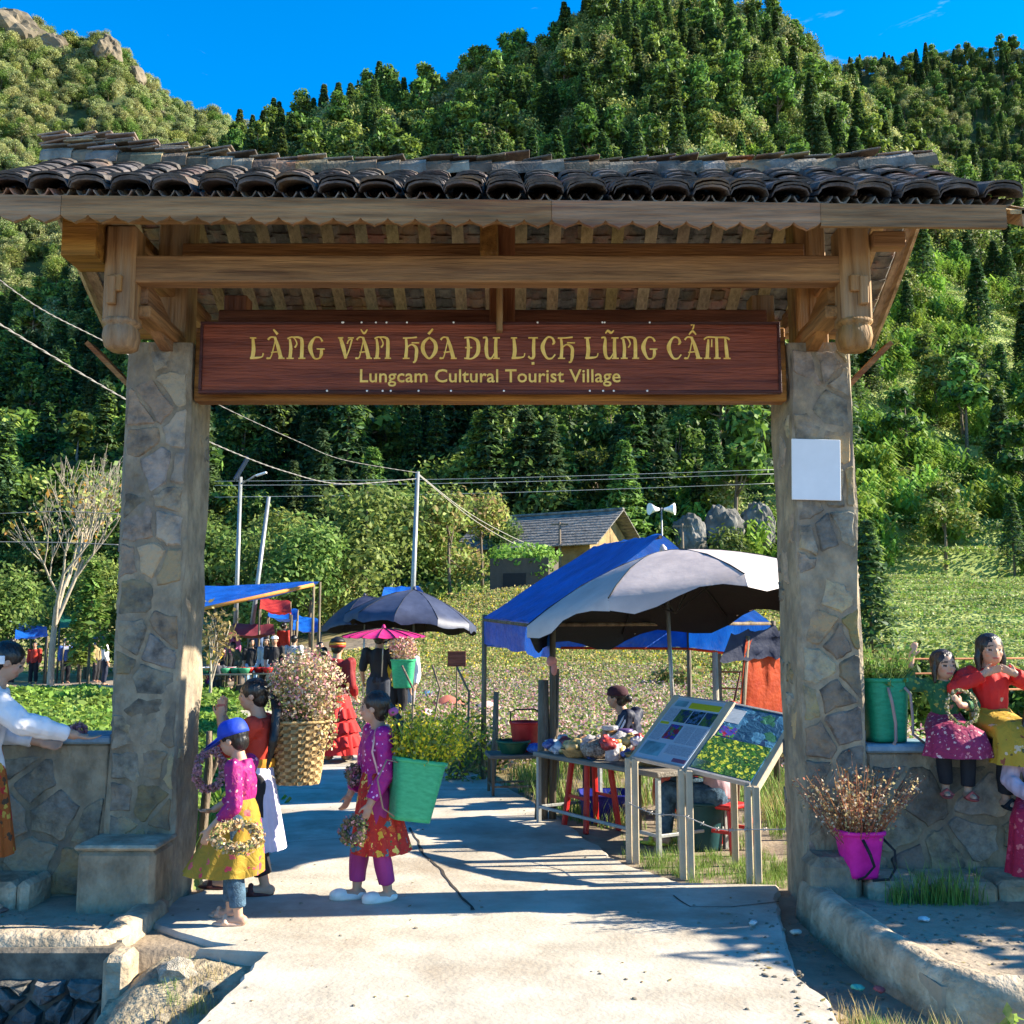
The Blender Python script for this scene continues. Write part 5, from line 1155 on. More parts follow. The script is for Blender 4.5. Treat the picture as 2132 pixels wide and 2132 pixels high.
def bouquet(name, parent, c, r, n, size, mats, seed, stems=120, base=None, stem_m=None, lo=.35, wts=None, sr=.0022):
    rng_ = np.random.default_rng(seed); d = rng_.normal(0, 1, (n, 3)); d /= np.linalg.norm(d, axis=1)[:, None]; k = rng_.uniform(lo, 1, n)[:, None]**.6
    lump = np.array([1+.22*noise.noise(Vector(v)*2.2+Vector((seed, 0, 0))) for v in d])[:, None]
    C = np.array(c)+d*k*np.array(r)*lump; V = leaves(C, d, size, rng_, 1.2, .9); mi = rng_.choice(len(mats), n, p=wts)
    o = link(name, quad_mesh(name, V, mats, mi), parent)
    if base is not None:
        b = MB()
        for i in range(stems):
            p = Vector(C[rng_.integers(0, n)]); q = Vector(base)+Vector((rng_.normal(0, .04), rng_.normal(0, .04), 0)); b.tube([q, q.lerp(p, .5)+Vector((0, 0, .02)), p], [sr, sr*.8, sr*.5], 4, cap=False)
        link('stems', b.mesh('stems', stem_m or plain((.20, .22, .07), .8)), parent)
    return o
def spray(name, parent, base, length, cone, n, per, size, mats, seed, stem_m, sr=.002, lean=(0, 0)):
    """loose upright sprays: bent stems with blossoms along their upper half"""
    rg_ = np.random.default_rng(seed); C = []; b = MB()
    for i in range(n):
        a = rg_.uniform(0, 6.283); t = cone*math.sqrt(rg_.random()); d = Vector((math.cos(a)*math.sin(t)+lean[0], math.sin(a)*math.sin(t)+lean[1], math.cos(t))); l = length*rg_.uniform(.55, 1.12); p0 = Vector(base)+Vector((math.cos(a), math.sin(a), 0))*.05*t/cone
        p1 = p0+d*l*.5+Vector(rg_.normal(0, .012, 3)); p2 = p0+d*l+Vector((d.x, d.y, -.25))*l*.16*rg_.random()+Vector(rg_.normal(0, .02, 3)); b.tube([p0, p1, p2], [sr, sr*.8, sr*.5], 4, cap=False)
        for k in range(per):
            u = rg_.uniform(.35, 1.03)**.7; q = p0.lerp(p1, u*2) if u < .5 else p1.lerp(p2, u*2-1); C.append(tuple(q+Vector(rg_.normal(0, length*.035, 3))))
    C = np.array(C); V = leaves(C, rg_.normal(0, 1, C.shape), size, rg_, 1.3, .5); o = link(name, quad_mesh(name, V, mats, rg_.choice(len(mats), len(C))), parent); link('stems', b.mesh('stems', stem_m), parent); return o
F_cream = mat('cream_flower', (.55, .42, .28), .8, .2, 30, 0, 1, col2=(.72, .60, .44), island=.25, trans=.3); F_pink = mat('pink_flower', (.52, .20, .24), .8, .2, 30, 0, 1, col2=(.66, .34, .36), island=.25, trans=.3)
F_green = mat('flower_green', (.16, .22, .06), .8, .2, 30, 0, 1, col2=(.24, .28, .09), island=.25, trans=.35); F_yel = mat('mustard_flower', (.75, .58, .02), .7, .15, 30, 0, 1, col2=(.85, .72, .05), island=.15, trans=.3)
F_straw = mat('dry_straw', (.50, .32, .13), .85, .25, 30, 0, 1, col2=(.66, .47, .22), island=.3, trans=.25); F_rust = mat('rust_stem', (.34, .10, .045), .8, .3, 20, 0, 1, col2=(.48, .20, .08), island=.3)
F_mauve = mat('dried_mauve_flower', (.34, .14, .18), .85, .25, 30, 0, 1, col2=(.50, .27, .28), island=.3); F_dk = mat('withered_brown', (.12, .08, .05), .9, .3, 30, 0, 1, col2=(.22, .17, .09), island=.3)
M_wicker = mat('woven_bamboo', (.34, .22, .085), .7, .25, 30, .2, 120, col2=(.52, .36, .16))
# woven back basket
c0 = P(562, 1478, 6.86); e = empty('woven_basket', c0, R(10), 'tall woven bamboo back basket overflowing with buckwheat flowers', 'basket'); h = .40; b = MB(); rows, n = 18, 48; rings = []
for i in range(rows+1):
    t = i/rows; r_ = lerp(.135, .190, t**.9); ring = []
    for k, q in enumerate(superring((0, 0, 0), 1, 1, 2.6, n)): ring.append(Vector((q.x*(r_+.006*(-1)**(i+k//2)), q.y*(r_*.86+.006*(-1)**(i+k//2)), h*t)))
    rings.append(ring)
rings += [superring((0, 0, h), .175, .15, 2.6, n), superring((0, 0, .02), .12, .105, 2.6, n)]; b.loft(rings)
for i in range(rows):
    for k in range(n):
        if (i+k//2) % 2: b.m[i*n+k] = 1
b.sm = [False]*len(b.sm); b.build('basket_body', [M_wicker, mat('shaded_bamboo_strip', (.16, .095, .035), .8, .3, 30, .2, 120, col2=(.27, .17, .07))], e)
b = MB(); pts_ = superring((0, 0, h), .192, .166, 2.6, 40); b.tube(pts_+[pts_[0]], .010, 8, cap=False); b.build('rim', M_wicker, e)
b = MB(); b.tube([(-.16, -.14, .28), (-.28, -.17, .30), (-.30, -.05, .18), (-.14, -.12, .05)], .005, 6); b.build('strap', plain((.55, .46, .34), .8), e)
bouquet('flowers', e, (.03, 0, .60), (.275, .24, .28), 5200, .020, [F_cream, F_pink, F_green, F_straw], 3, 160, (0, 0, .3), wts=[.42, .22, .2, .16], lo=.15)
bouquet('hanging_flowers', e, (.15, -.06, .36), (.10, .10, .20), 500, .018, [F_cream, F_green, F_straw], 5)
# green basket on the girl's back
c0 = P(772, 1547, 6.42); e = empty('green_basket', c0, R(22), 'mint green plastic back basket full of yellow mustard flowers', 'basket'); e.rotation_euler = (R(-3), R(9), R(18))
M_mint = mat('mint_plastic', (.05, .46, .21), .35, .10, 20, .12, 90, col2=(.08, .56, .27), trans=.3, stretch=(1, 1, 3)); bucket('basket_body', M_mint, .36, .115, .158, 5, 40, parent=e)
spray('flowers', e, (0, 0, .22), .44, .62, 200, 16, .019, [F_yel, F_yel, F_green], 8, plain((.22, .34, .03), .7), .003, (.12, 0))
b = MB(); jt = gb['jt']; Wp = lambda v: e.matrix_world
b.tube([(-.13, -.10, .33), (-.22, -.12, .34), (-.26, -.13, .22), (-.20, -.13, .06), (-.12, -.10, .02)], .010, 6, flat=.4); b.build('strap', plain((.30, .20, .16), .8), e)
b = MB(); sL, sR = jt['shL'], jt['shR']
b.tube([sL+Vector((.02, -.075, -.02)), sL+Vector((.015, -.02, .062)), sL+Vector((.01, .055, .03)), sL+Vector((.01, .075, -.10)), sL+Vector((-.02, .04, -.24)), sL+Vector((-.02, -.07, -.30))], .013, 8, flat=.4); b.build('shoulder_strap', plain((.62, .42, .40), .8), gb['e'])
# green bucket on the wall with cut stems
e = empty('green_basket', (P(1668, 1420, 6.68).x, 6.67, .952), R(8), 'deep green plastic basket with straps standing on the wall beside the pillar', 'basket')
M_grnp = mat('green_plastic', (.012, .24, .115), .4, .1, 20, .15, 90, col2=(.02, .31, .16), stretch=(1, 1, 3)); bucket('basket_body', M_grnp, .39, .118, .142, 4, 40, parent=e)
for sx in (-.035, .075):
    b = MB(); b.tube([(sx, -.146, .34), (sx+.01, -.17, .25), (sx+.03, -.165, .12), (sx+.035, -.15, .01), (sx+.0, -.19, -.005)] if sx < 0 else [(sx, -.146, .34), (sx+.03, -.16, .30), (sx+.035, -.165, .16), (sx+.04, -.15, .05), (sx+.09, -.19, .0)], .011, 6, flat=.4); b.build('strap', plain((.34, .23, .20), .85), e)
spray('stems_and_leaves', e, (0, 0, .22), .36, .5, 150, 9, .024, [F_green, L_bright], 12, plain((.30, .40, .10), .8), .003)
# magenta bucket with dried flowers
c0 = G(1564, 1614, .21); e = empty('magenta_bucket', (c0.x+.01, 6.25, .21), R(5), 'bright magenta plastic bucket with dried flowers at the right pillar foot', 'bucket')
M_mag = mat('magenta_plastic', (.68, .012, .25), .38, .06, 20, .04, 60, col2=(.76, .02, .31)); bucket('bucket_body', M_mag, .265, .088, .128, 3.6, 40, parent=e)
b = MB(); b.tube([(-.03, -.125, .23), (0, -.15, .15), (.03, -.13, .08), (-.02, -.115, .02), (-.06, -.10, -.0)], .010, 6, flat=.5); b.tube([(.11, -.07, .23), (.17, -.10, .16), (.17, -.11, .07), (.12, -.12, .005), (.02, -.12, .0)], .008, 6, flat=.5); b.build('strap', C_black, e)
spray('dried_flowers', e, (-.01, 0, .12), .50, .62, 190, 12, .015, [F_straw, F_straw, F_cream, F_rust], 15, F_rust, .0022)
# wreaths
def wreath(label, loc, R_, r_, rot, mats, seed, n=700, size=.016, wts=None):
    rng_ = np.random.default_rng(seed); a = rng_.uniform(0, 6.283, n); b_ = rng_.uniform(0, 6.283, n); q = r_*rng_.uniform(.5, 1.35, n)
    C = np.stack([np.cos(a)*(R_+np.cos(b_)*q), np.sin(a)*(R_+np.cos(b_)*q), np.sin(b_)*q], 1); N_ = np.stack([np.cos(a)*np.cos(b_), np.sin(a)*np.cos(b_), np.sin(b_)], 1)
    e_ = empty('flower_wreath', loc, 0, label, 'wreath'); e_.rotation_euler = rot
    link('flowers', quad_mesh('flowers', leaves(C, N_, size, rng_, 1.5, .7), mats, rng_.choice(len(mats), n, p=wts)), e_)
    b = MB(); b.tube([(math.cos(t)*R_, math.sin(t)*R_, 0) for t in np.linspace(0, 2*math.pi, 25)], r_*.55, 7, cap=False); b.build('hoop', F_dk, e_); return e_
wreath('straw and cream flower wreath held by the child in the blue cap', P(447, 1578, 5.80), .115, .028, (R(24), R(4), R(15)), [F_straw, F_green, F_cream], 4, 900, wts=[.5, .25, .25])
wreath('dusty pink wreath hanging from the arm of the taller girl', P(397, 1452, 6.5), .115, .022, (R(90), 0, R(62)), [F_mauve, F_pink], 5, 900)
wreath('withered brown flower wreath in the hand of the girl with green basket', P(667, 1566, 6.22), .062, .028, (R(70), 0, R(-20)), [F_dk, F_green, F_mauve], 6, 700, wts=[.5, .25, .25])
wreath('small dried wreath held behind the girl with the green basket', P(667, 1462, 6.6), .05, .022, (R(80), 0, R(60)), [F_mauve, F_dk], 7, 400)
wreath('grass hoop wreath lying on the platform by the wall ledge', G(1716, 1678, .11)+Vector((0, 0, .012)), .10, .016, (0, 0, 0), [F_dk, F_green, F_straw], 8, 500)
wreath('flower hoop held by the girl in green floral blouse', P(1815, 1335, 6.24), .10, .010, (R(80), 0, R(10)), [F_green, F_cream], 9, 420, .012)
e = empty('flower_bunch', (P(118, 1388, 6.60).x, 6.60, .99), 0, 'small bunch of pink flowers laid on the wall coping by the leaning girl', 'flowers')
bouquet('flowers', e, (.10, 0, .035), (.06, .05, .045), 350, .018, [F_pink, F_mauve], 10); bouquet('leaves', e, (-.04, 0, .03), (.12, .05, .03), 250, .02, [F_green, F_dk], 11)
b = MB(); a0 = G(385, 1640); b.tube([(a0.x-.02, 7.35, -.05), (a0.x, 7.36, .4), (a0.x+.03, 7.33, .72), (a0.x+.02, 7.34, .95)], [.035, .032, .03, .022], 9); b.tube([(a0.x+.0, 7.35, .55), (a0.x+.08, 7.34, .75), (a0.x+.09, 7.35, .98)], [.024, .018, .012], 7); b.build('fence_post', M_bark)
tag(bpy.data.objects['fence_post'], 'forked bark-covered stake in the grass behind the child in blue cap', 'post')

# ------------------------------------------------------------------ umbrellas
def umbrella(name, label, base, top, r, drop, n, mtop, mund, tilt=(0, 0), valance=.10, scallop=.05, rotz=0, finial=None, seed=1, pole_r=.018, pole_bottom=None):
    base = Vector(base); top = Vector(top); e_ = empty(name, base, 0, label, 'umbrella'); t0 = top-base
    T = Matrix.Translation(t0) @ Matrix.Rotation(tilt[0], 4, 'X') @ Matrix.Rotation(tilt[1], 4, 'Y') @ Matrix.Rotation(rotz, 4, 'Z'); rr = random.Random(seed)
    b = MB(); b.tube([Vector((0, 0, 0)), T @ Vector((0, 0, -.05))], pole_r, 10); b.build('pole', plain((.30, .29, .27), .4, metal=.6), e_)
    prof = lambda t: drop*(.35*t+.65*t*t)
    for k in range(n):
        a0_, a1_ = 2*math.pi*k/n, 2*math.pi*(k+1)/n; nr, na = 8, 6; b = MB(); V = []
        for i in range(nr+1):
            for j in range(na+1):
                t = i/nr; u = j/na; a = lerp(a0_, a1_, u); sag = 1-.055*math.sin(math.pi*u)*t; rad = r*t*sag
                V.append(Vector((math.cos(a)*rad, math.sin(a)*rad, -prof(t)-.02*math.sin(math.pi*u)*t)))
        val = []
        for j in range(na+1):
            v = V[nr*(na+1)+j]; u = j/na; dv = valance*(.8+scallop/valance*math.sin(math.pi*u*2+.4))+rr.uniform(-.012, .012) if valance else 0; val.append(v+Vector((v.x*.01, v.y*.01, -dv)))
        q = na+1; full = V+val if valance else V; rws = nr+1 if valance else nr
        fs = [(i*q+j, (i+1)*q+j, (i+1)*q+j+1, i*q+j+1) for i in range(rws) for j in range(na)]
        b.add([T @ v for v in full], fs, 0, True); b.add([T @ (v*.996+Vector((0, 0, -.006))) for v in full], [tuple(reversed(f)) for f in fs], 1, True)
        b.build('canopy_panel', [mtop, mund], e_)
        b = MB(); b.tube([T @ Vector((math.cos(a0_)*r*t, math.sin(a0_)*r*t, -prof(t)-.016)) for t in (0.02, .35, .7, 1)], .006, 5); b.tube([T @ Vector((math.cos(a0_)*r*t, math.sin(a0_)*r*t, -prof(t)+.004)) for t in (0.03, .3, .6, .85, 1)], .005, 5); b.tube([T @ Vector((0, 0, -.30*r-drop*.3)), T @ Vector((math.cos(a0_)*r*.5, math.sin(a0_)*r*.5, -prof(.5)-.02))], .005, 5); b.build('rib', M_black, e_)
    b = MB(); b.tube([T @ Vector((0, 0, -.02)), T @ Vector((0, 0, .03)), T @ Vector((0, 0, .06))], [.04, .03, .012], 10); b.build('finial', finial or mund, e_)
    return e_
U_grey = mat('pale_umbrella_cloth', (.46, .40, .405), .55, .10, 3, .2, 7, col2=(.56, .49, .48)); U_blk = plain((.010, .009, .012), .8); U_navy = mat('navy_umbrella_cloth', (.035, .042, .075), .5, .15, 4, .1, 10, col2=(.055, .065, .11))
U_dark = mat('dark_umbrella_cloth', (.018, .022, .05), .5, .2, 3, .1, 10, col2=(.05, .05, .08)); U_pink = mat('pink_paper', (.60, .02, .16), .6, .1, 6, .08, 30, col2=(.72, .04, .24), trans=.3)
pt = P(1252, 1040, 8.9); pb = Vector((1.42, 8.95, 0))
umbrella('market_umbrella', 'large pale grey umbrella with black underside tilted over the stall', pb, pt, 1.33, .50, 8, U_grey, U_blk, (R(-7), R(-9)), .09, .06, R(14), U_grey, 4)
pt = P(782, 1113, 17.5); umbrella('market_umbrella', 'navy blue scalloped market umbrella standing beside the path', (pt.x+.0, 17.5, 0), pt, 1.12, .52, 10, U_navy, U_blk, (R(-3), R(5)), .13, .03, R(10), U_navy, 6)
pt = P(688, 1124, 21.5); umbrella('market_umbrella', 'dark umbrella with an orange band behind the navy umbrella', (pt.x, 21.5, 0), pt, .95, .55, 6, U_dark, U_blk, (R(-4), R(-8)), .10, .02, R(10), U_dark, 8)
pt = P(724, 1183, 16.2); umbrella('paper_parasol', 'bright pink paper parasol carried above the man in black', (pt.x-.02, 16.2, 1.0), pt+Vector((0, 0, -.02)), .66, .12, 16, U_pink, U_pink, (R(2), R(0)), 0, 0, 0, U_pink, 9, .010)

# ------------------------------------------------------------------ tarpaulin stall
T_blue = mat('blue_tarpaulin', (.006, .085, .46), .34, .2, 3, .25, 14, col2=(.010, .14, .62), trans=.22, spec=.5, bdist=.03); T_orange = mat('orange_tarpaulin', (.55, .055, .012), .6, .2, 6, .2, 30, col2=(.68, .10, .025), trans=.35)
T_navy = plain((.012, .018, .05), .6); M_bamboo = wood('old_bamboo_pole', (.13, .095, .06), 'z', (.22, .17, .11)); M_steel = plain((.38, .38, .36), .45, metal=.5)
A_, B_, C_, D_, E_, F_ = (Vector(v) for v in ((-.33, 12.0, 1.84), (.36, 9.4, 1.72), (1.02, 12.8, 2.74), (1.50, 10.3, 2.64), (2.3, 13.5, 1.85), (2.75, 10.9, 1.75)))
e = empty('tarpaulin_stall', (1.2, 11.2, 0), 0, 'market stall under a blue tarpaulin roof on wooden poles beside the path', 'stall'); off = Vector((1.2, 11.2, 0))
def drape(name, quad, nu, nv, sag, m_, amp=.03, seed=0):
    b = MB(); a, b2, c, d = quad
    for i in range(nu+1):
        for j in range(nv+1):
            u, v = i/nu, j/nv; p = a.lerp(b2, u).lerp(d.lerp(c, u), v); p = p+Vector((0, 0, -sag*math.sin(math.pi*u)*math.sin(math.pi*v)))
            nn = noise.noise(Vector((u*7+seed, v*3, seed)))+.5*noise.noise(Vector((u*19+seed, v*5, seed))); p = p+Vector((.4, .4, 1))*amp*nn; b.v.append(tuple(p-off))
    b.f = [(i*(nv+1)+j, (i+1)*(nv+1)+j, (i+1)*(nv+1)+j+1, i*(nv+1)+j+1) for i in range(nu) for j in range(nv)]; b.m = [0]*len(b.f); b.sm = [True]*len(b.f); return b.build(name, m_, e)
drape('tarpaulin', (A_, B_, D_, C_), 26, 16, .07, T_blue, .03, 1); drape('tarpaulin', (C_, D_, F_, E_), 26, 16, .07, T_blue, .03, 2)
dn = lambda p, k=.32: p+Vector((0, 0, -k))
drape('valance', (A_, B_, dn(B_), dn(A_, .30)), 30, 5, 0, T_blue, .025, 3); drape('valance', (C_.lerp(A_, 1.0), E_, dn(E_, .38), dn(A_, .34)), 34, 5, 0, T_blue, .03, 4); drape('valance', (E_, F_, dn(F_, .36), dn(E_, .38)), 24, 5, 0, T_blue, .03, 5)
b = MB(); q0, q1, q2 = dn(A_, .35), dn(E_, .39), dn(F_, .37)
b.tube([p-off for p in (q0.lerp(q1, .35), q0.lerp(q1, .7), q1, q1.lerp(q2, .5), q2)], .018, 6); b.build('hem', T_orange, e)
for p in (A_, B_, E_, F_): b = MB(); b.tube([Vector((p.x, p.y, -.1))-off, p*1.0-off+Vector((.01, 0, .03))], [.034, .028], 9); b.build('pole', M_bamboo, e)
b = MB(); b.tube([B_-off, F_-off], .018, 7); b.tube([C_-off+Vector((0, 0, -.03)), D_-off+Vector((0, 0, -.03))], .02, 7); b.tube([A_-off+Vector((0, 0, -.03)), B_-off+Vector((0, 0, -.03))], .018, 7); b.build('roof_pole', M_bamboo, e)
b = MB(); b.ell(B_-off+Vector((0, 0, -.33)), (.05, .05, .05)); b.ell(B_-off+Vector((.02, -.02, -.40)), (.03, .03, .06)); b.build('rag', plain((.55, .22, .18), .9), e)
# rough posts by the path
def post(label, x, y, h, r_, lean=(0, 0), m_=None, name='wooden_post'):
    b = MB(); b.tube([(0, 0, -.1), (lean[0]*.5+.015, lean[1]*.5, h*.5), (lean[0], lean[1], h)], [r_*1.1, r_, r_*.85], 8); return tag(b.build(name, m_ or M_bark, None, (x, y, 0)), label, 'post')
p = G(924, 1478); post('short rough stake beside the far stall pole at the path edge', p.x+.02, p.y, 1.0, .035, (.05, 0))
p = G(1020, 1545); post('thick dark tree-trunk post beside the near stall pole', p.x, p.y, 1.22, .055, (.03, .02)); post('thin dark stick bound to the trunk post of the stall', p.x+.10, p.y+.1, 1.32, .022, (.06, 0))
post('weathered stake at the back of the stall under the umbrella', P(1345, 1300, 11.0).x, 11.0, 1.45, .035, (.03, 0), M_barkpale)
# orange sheet hung by the pillar
e = empty('orange_tarpaulin', (1.9, 8.4, 0), 0, 'orange tarpaulin sheet hung as a side screen next to the right pillar', 'tarpaulin'); off = Vector((1.9, 8.4, 0))
a, b2, c, d = P(1408, 1205, 8.3), P(1500, 1215, 8.6), P(1500, 1390, 8.6), P(1392, 1370, 8.3); drape('sheet', (a, b2, c, d), 22, 16, 0, T_orange, .05, 7)
drape('top_cloth', (P(1380, 1195, 8.26), P(1500, 1180, 8.5), P(1500, 1240, 8.5), P(1358, 1248, 8.2)), 16, 8, 0, T_navy, .06, 8)
b = MB(); b.tube([Vector((1.74, 8.33, -.05))-off, P(1410, 1200, 8.33)-off], .024, 8); b.tube([Vector((2.35, 8.6, -.05))-off, P(1505, 1190, 8.6)-off], .024, 8); b.build('pole', M_bamboo, e)
e = empty('red_bag', P(1385, 1360, 8.25), 0, 'dark red cloth bag hanging beside the orange sheet', 'bag'); b = MB(); b.ell((0, 0, .06), (.075, .06, .10)); b.ell((.01, 0, -.02), (.09, .07, .08)); link('bag_body', remesh(b, .012, 2, .012, 12, plain((.26, .03, .02), .8)), e)
b = MB(); b.tube([(0, 0, .14), (.03, 0, .26), (.06, 0, .38)], .008, 6); b.build('bag_cord', plain((.1, .03, .03), .8), e)

# ------------------------------------------------------------------ display boards
e = empty('display_board', (1.2, 7.3, 0), 0, 'slanted pair of printed display boards on paired cream steel posts', 'information board'); off = Vector((1.2, 7.3, 0))
M_cream = plain((.46, .38, .27), .5, var=.12); M_alu = plain((.45, .43, .42), .4, metal=.3)
p1, p2, p3 = Vector((.88, 7.73, 0)), Vector((1.18, 7.10, 0)), Vector((1.60, 7.02, 0)); back = Vector((.42, .42, 0)); zb, zt_ = .70, 1.09
p2 = p1.lerp(p3, .5)+Vector((-.05, -.16, 0)); tops = []
for i, p in enumerate((p1, p2, p3)):
    zb_ = (.72, .70, .62)[i]; dirn = (p3-p1).normalized()
    for k in (-.032, .032):
        b = MB(); b.box((p+dirn*k+Vector((0, 0, (zb_-.1)/2)))-off, (.045, .045, zb_+.1), bev=.006); b.build('post', M_cream, e)
    b = MB(); b.bar(p+Vector((0, 0, zb_-.04))-dirn*.0-off, p+back*1.02+Vector((0, 0, zb_+.42))-off, .075, .05, bev=.006); b.build('side_rail', M_cream, e)
    b = MB(); b.box(p+back+Vector((0, 0, .5))-off, (.045, .045, 1.1), bev=.006); b.build('post', M_cream, e); tops.append((p+Vector((0, 0, zb_)), p+back+Vector((0, 0, zb_+.42))))
def photo_mat(name, cols, sc): 
    m = pattern(name, cols[0], cols[1:], .35, sc, .6, sc*1.8, spots2=cols[1:2], thr2=.3); return m
PH = [photo_mat('print_hills', [(.03, .08, .05), (.02, .05, .12), (.08, .16, .05)], 26), photo_mat('print_lake', [(.02, .06, .16), (.01, .03, .02), (.06, .14, .25)], 24), photo_mat('print_field', [(.05, .20, .06), (.30, .03, .06), (.05, .05, .30)], 30)]
M_panel = plain((.40, .47, .54), .3, var=.05, bump=.0); M_text = mat('printed_text', (.30, .36, .44), .35, .25, 60, 0, 1, col2=(.40, .46, .53), stretch=(.4, 1, 4))
M_photo = pattern('print_flower_garden', (.03, .10, .03), [(.07, .22, .03), (.45, .48, .05), (.02, .07, .03)], .3, 24, .42, 60, spots2=[(.42, .44, .06), (.04, .12, .03)], thr2=.33)
M_photo2 = pattern('print_blue_mountain', (.02, .07, .14), [(.03, .12, .08), (.05, .16, .28), (.02, .05, .12)], .3, 9, .5)
def panel(a, b2, name, m_, items):
    """board between two rails; items are (u0,u1,v0,v1,material,name)"""
    (a0, a1), (b0, b1) = a, b2; nrm = (b0-a0).cross(a1-a0).normalized()
    if nrm.z < 0: nrm = -nrm
    pt_ = lambda u, v, w: a0.lerp(b0, u).lerp(a1.lerp(b1, u), v)+nrm*w-off
    def slab(u0, u1, v0, v1, w0, w1, m2, nm, par):
        q = MB(); vs = [pt_(u, v, w_) for w_ in (w0, w1) for u, v in ((u0, v0), (u1, v0), (u1, v1), (u0, v1))]; q.add(vs, [(3, 2, 1, 0), (4, 5, 6, 7), (0, 1, 5, 4), (1, 2, 6, 5), (2, 3, 7, 6), (3, 0, 4, 7)]); return q.build(nm, m2, par)
    bd = slab(.03, .97, .02, .98, -.012, .012, m_, name, e)
    slab(.03, .97, .0, .02, -.02, .018, M_alu, 'edge_strip', e); slab(.03, .97, .98, 1.0, -.02, .018, M_alu, 'edge_strip', e)
    for u0, u1, v0, v1, m2, nm in items: slab(u0, u1, v0, v1, .012, .014, m2, nm, bd)
M_ybar = plain((.50, .46, .03), .4, var=.05); M_pale = plain((.42, .50, .55), .4); M_teal = plain((.14, .30, .36), .4, var=.4)
panel(tops[0], tops[1], 'text_board', M_panel, [(.36, .92, .83, .92, M_ybar, 'title_bar'), (.08, .30, .84, .93, M_teal, 'emblem_print'), (.26, .48, .60, .80, PH[0], 'photo_print'), (.50, .72, .60, .80, PH[1], 'photo_print'), (.74, .94, .60, .80, PH[0], 'photo_print'), (.28, .50, .34, .56, PH[2], 'photo_print'), (.06, .24, .60, .80, M_text, 'text_print'), (.54, .74, .30, .56, M_text, 'text_print'), (.76, .95, .30, .56, M_text, 'text_print'), (.06, .25, .30, .54, M_text, 'text_print'), (.06, .22, .55, .585, M_ybar, 'caption_bar'), (.08, .44, .08, .27, M_teal, 'map_print'), (.50, .95, .14, .27, M_text, 'text_print'), (.72, .95, .05, .10, plain((.20, .08, .14), .5), 'footer_print')])
panel(tops[1], tops[2], 'photo_board', M_photo2, [(.05, .96, .04, .50, M_photo, 'photo_print'), (.08, .30, .72, .92, M_text, 'caption_print'), (.10, .35, .52, .66, PH[2], 'photo_print'), (.05, .34, .04, .16, M_teal, 'caption_print')])
# barbed wire along the display posts
b = MB(); wp = [p1+Vector((-.02, -.05, .40)), p1.lerp(p2, .5)+Vector((-.03, -.05, .37)), p2+Vector((-.03, -.05, .40)), p2.lerp(p3, .45)+Vector((0, -.05, .33)), p3+Vector((-.02, -.05, .345)), Vector((1.86, 6.9, .36))]
pts_ = [Vector(smooth_line([tuple(q) for q in wp])[i]) for i in range(len(smooth_line([tuple(q) for q in wp])))]; b.tube(pts_, .004, 5)
for q in pts_[::3]: b.tube([q+Vector((-.012, 0, -.012)), q, q+Vector((.012, .004, .012))], .003, 4); b.tube([q+Vector((.012, 0, -.012)), q, q+Vector((-.012, -.004, .012))], .003, 4)
tag(b.build('barbed_wire', plain((.40, .38, .36), .5, metal=.5)), 'strand of barbed wire strung across the display board posts', 'wire')

# ------------------------------------------------------------------ stall tables and goods
def table(label, c, w_, d_, h, rz, m_top, m_leg, name='stall_table', leg=.035, rail=.16, cat='table'):
    e_ = empty(name, c, rz, label, cat); b = MB(); b.box((0, 0, h-.02), (w_, d_, .04), bev=.006); b.build('table_top', m_top, e_)
    for sx in (-1, 1):
        for sy in (-1, 1): b = MB(); b.box((sx*(w_/2-.04), sy*(d_/2-.04), (h-.04)/2), (leg, leg, h-.04), bev=.004); b.build('leg', m_leg, e_)
    for sy in (-1, 1): b = MB(); b.box((0, sy*(d_/2-.04), rail), (w_-.1, leg*.7, leg*.7), bev=.003); b.build('rail', m_leg, e_)
    for sx in (-1, 1): b = MB(); b.box((sx*(w_/2-.04), 0, rail), (leg*.7, d_-.1, leg*.7), bev=.003); b.build('rail', m_leg, e_)
    return e_
M_plank = wood('grey_plank', (.16, .14, .12), 'x', (.26, .23, .19)); M_redp = mat('red_plastic', (.48, .018, .016), .35, .1, 8, .04, 40, col2=(.58, .03, .025))
TZ = .60; TC = Vector((.95, 8.75, -.03)); trz = R(-58)
table('long grey goods table on pale legs under the market umbrella', TC, 1.7, .75, TZ+.03, trz, M_plank, M_steel)
def tp(u, v, z=0): return TC+Matrix.Rotation(trz, 3, 'Z') @ Vector((-u, v, TZ+.03+z))
def stool(label, x, y, h, rz):
    e_ = empty('plastic_stool', (x, y, -.03), rz, label, 'stool'); b = MB(); b.box((0, 0, h-.02), (.28, .28, .035), bev=.012); b.build('seat', M_redp, e_)
    for sx in (-1, 1):
        for sy in (-1, 1): b = MB(); b.bar((sx*.17, sy*.17, 0), (sx*.115, sy*.115, h-.03), .045, .045, bev=.01); b.build('leg', M_redp, e_)
    for sx in (-1, 1): b = MB(); b.box((sx*.145, 0, h*.45), (.02, .25, .025)); b.build('stretcher', M_redp, e_)
p = G(1090, 1560); stool('tall red plastic stool at the path-side corner of the goods table', p.x+.12, p.y+.05, .62, R(30)); stool('red plastic stool behind the shiny red jar under the table', 1.75, 9.7, .42, R(15)); stool('red plastic stool holding up the seated customer', 1.66, 8.2, .36, R(45))
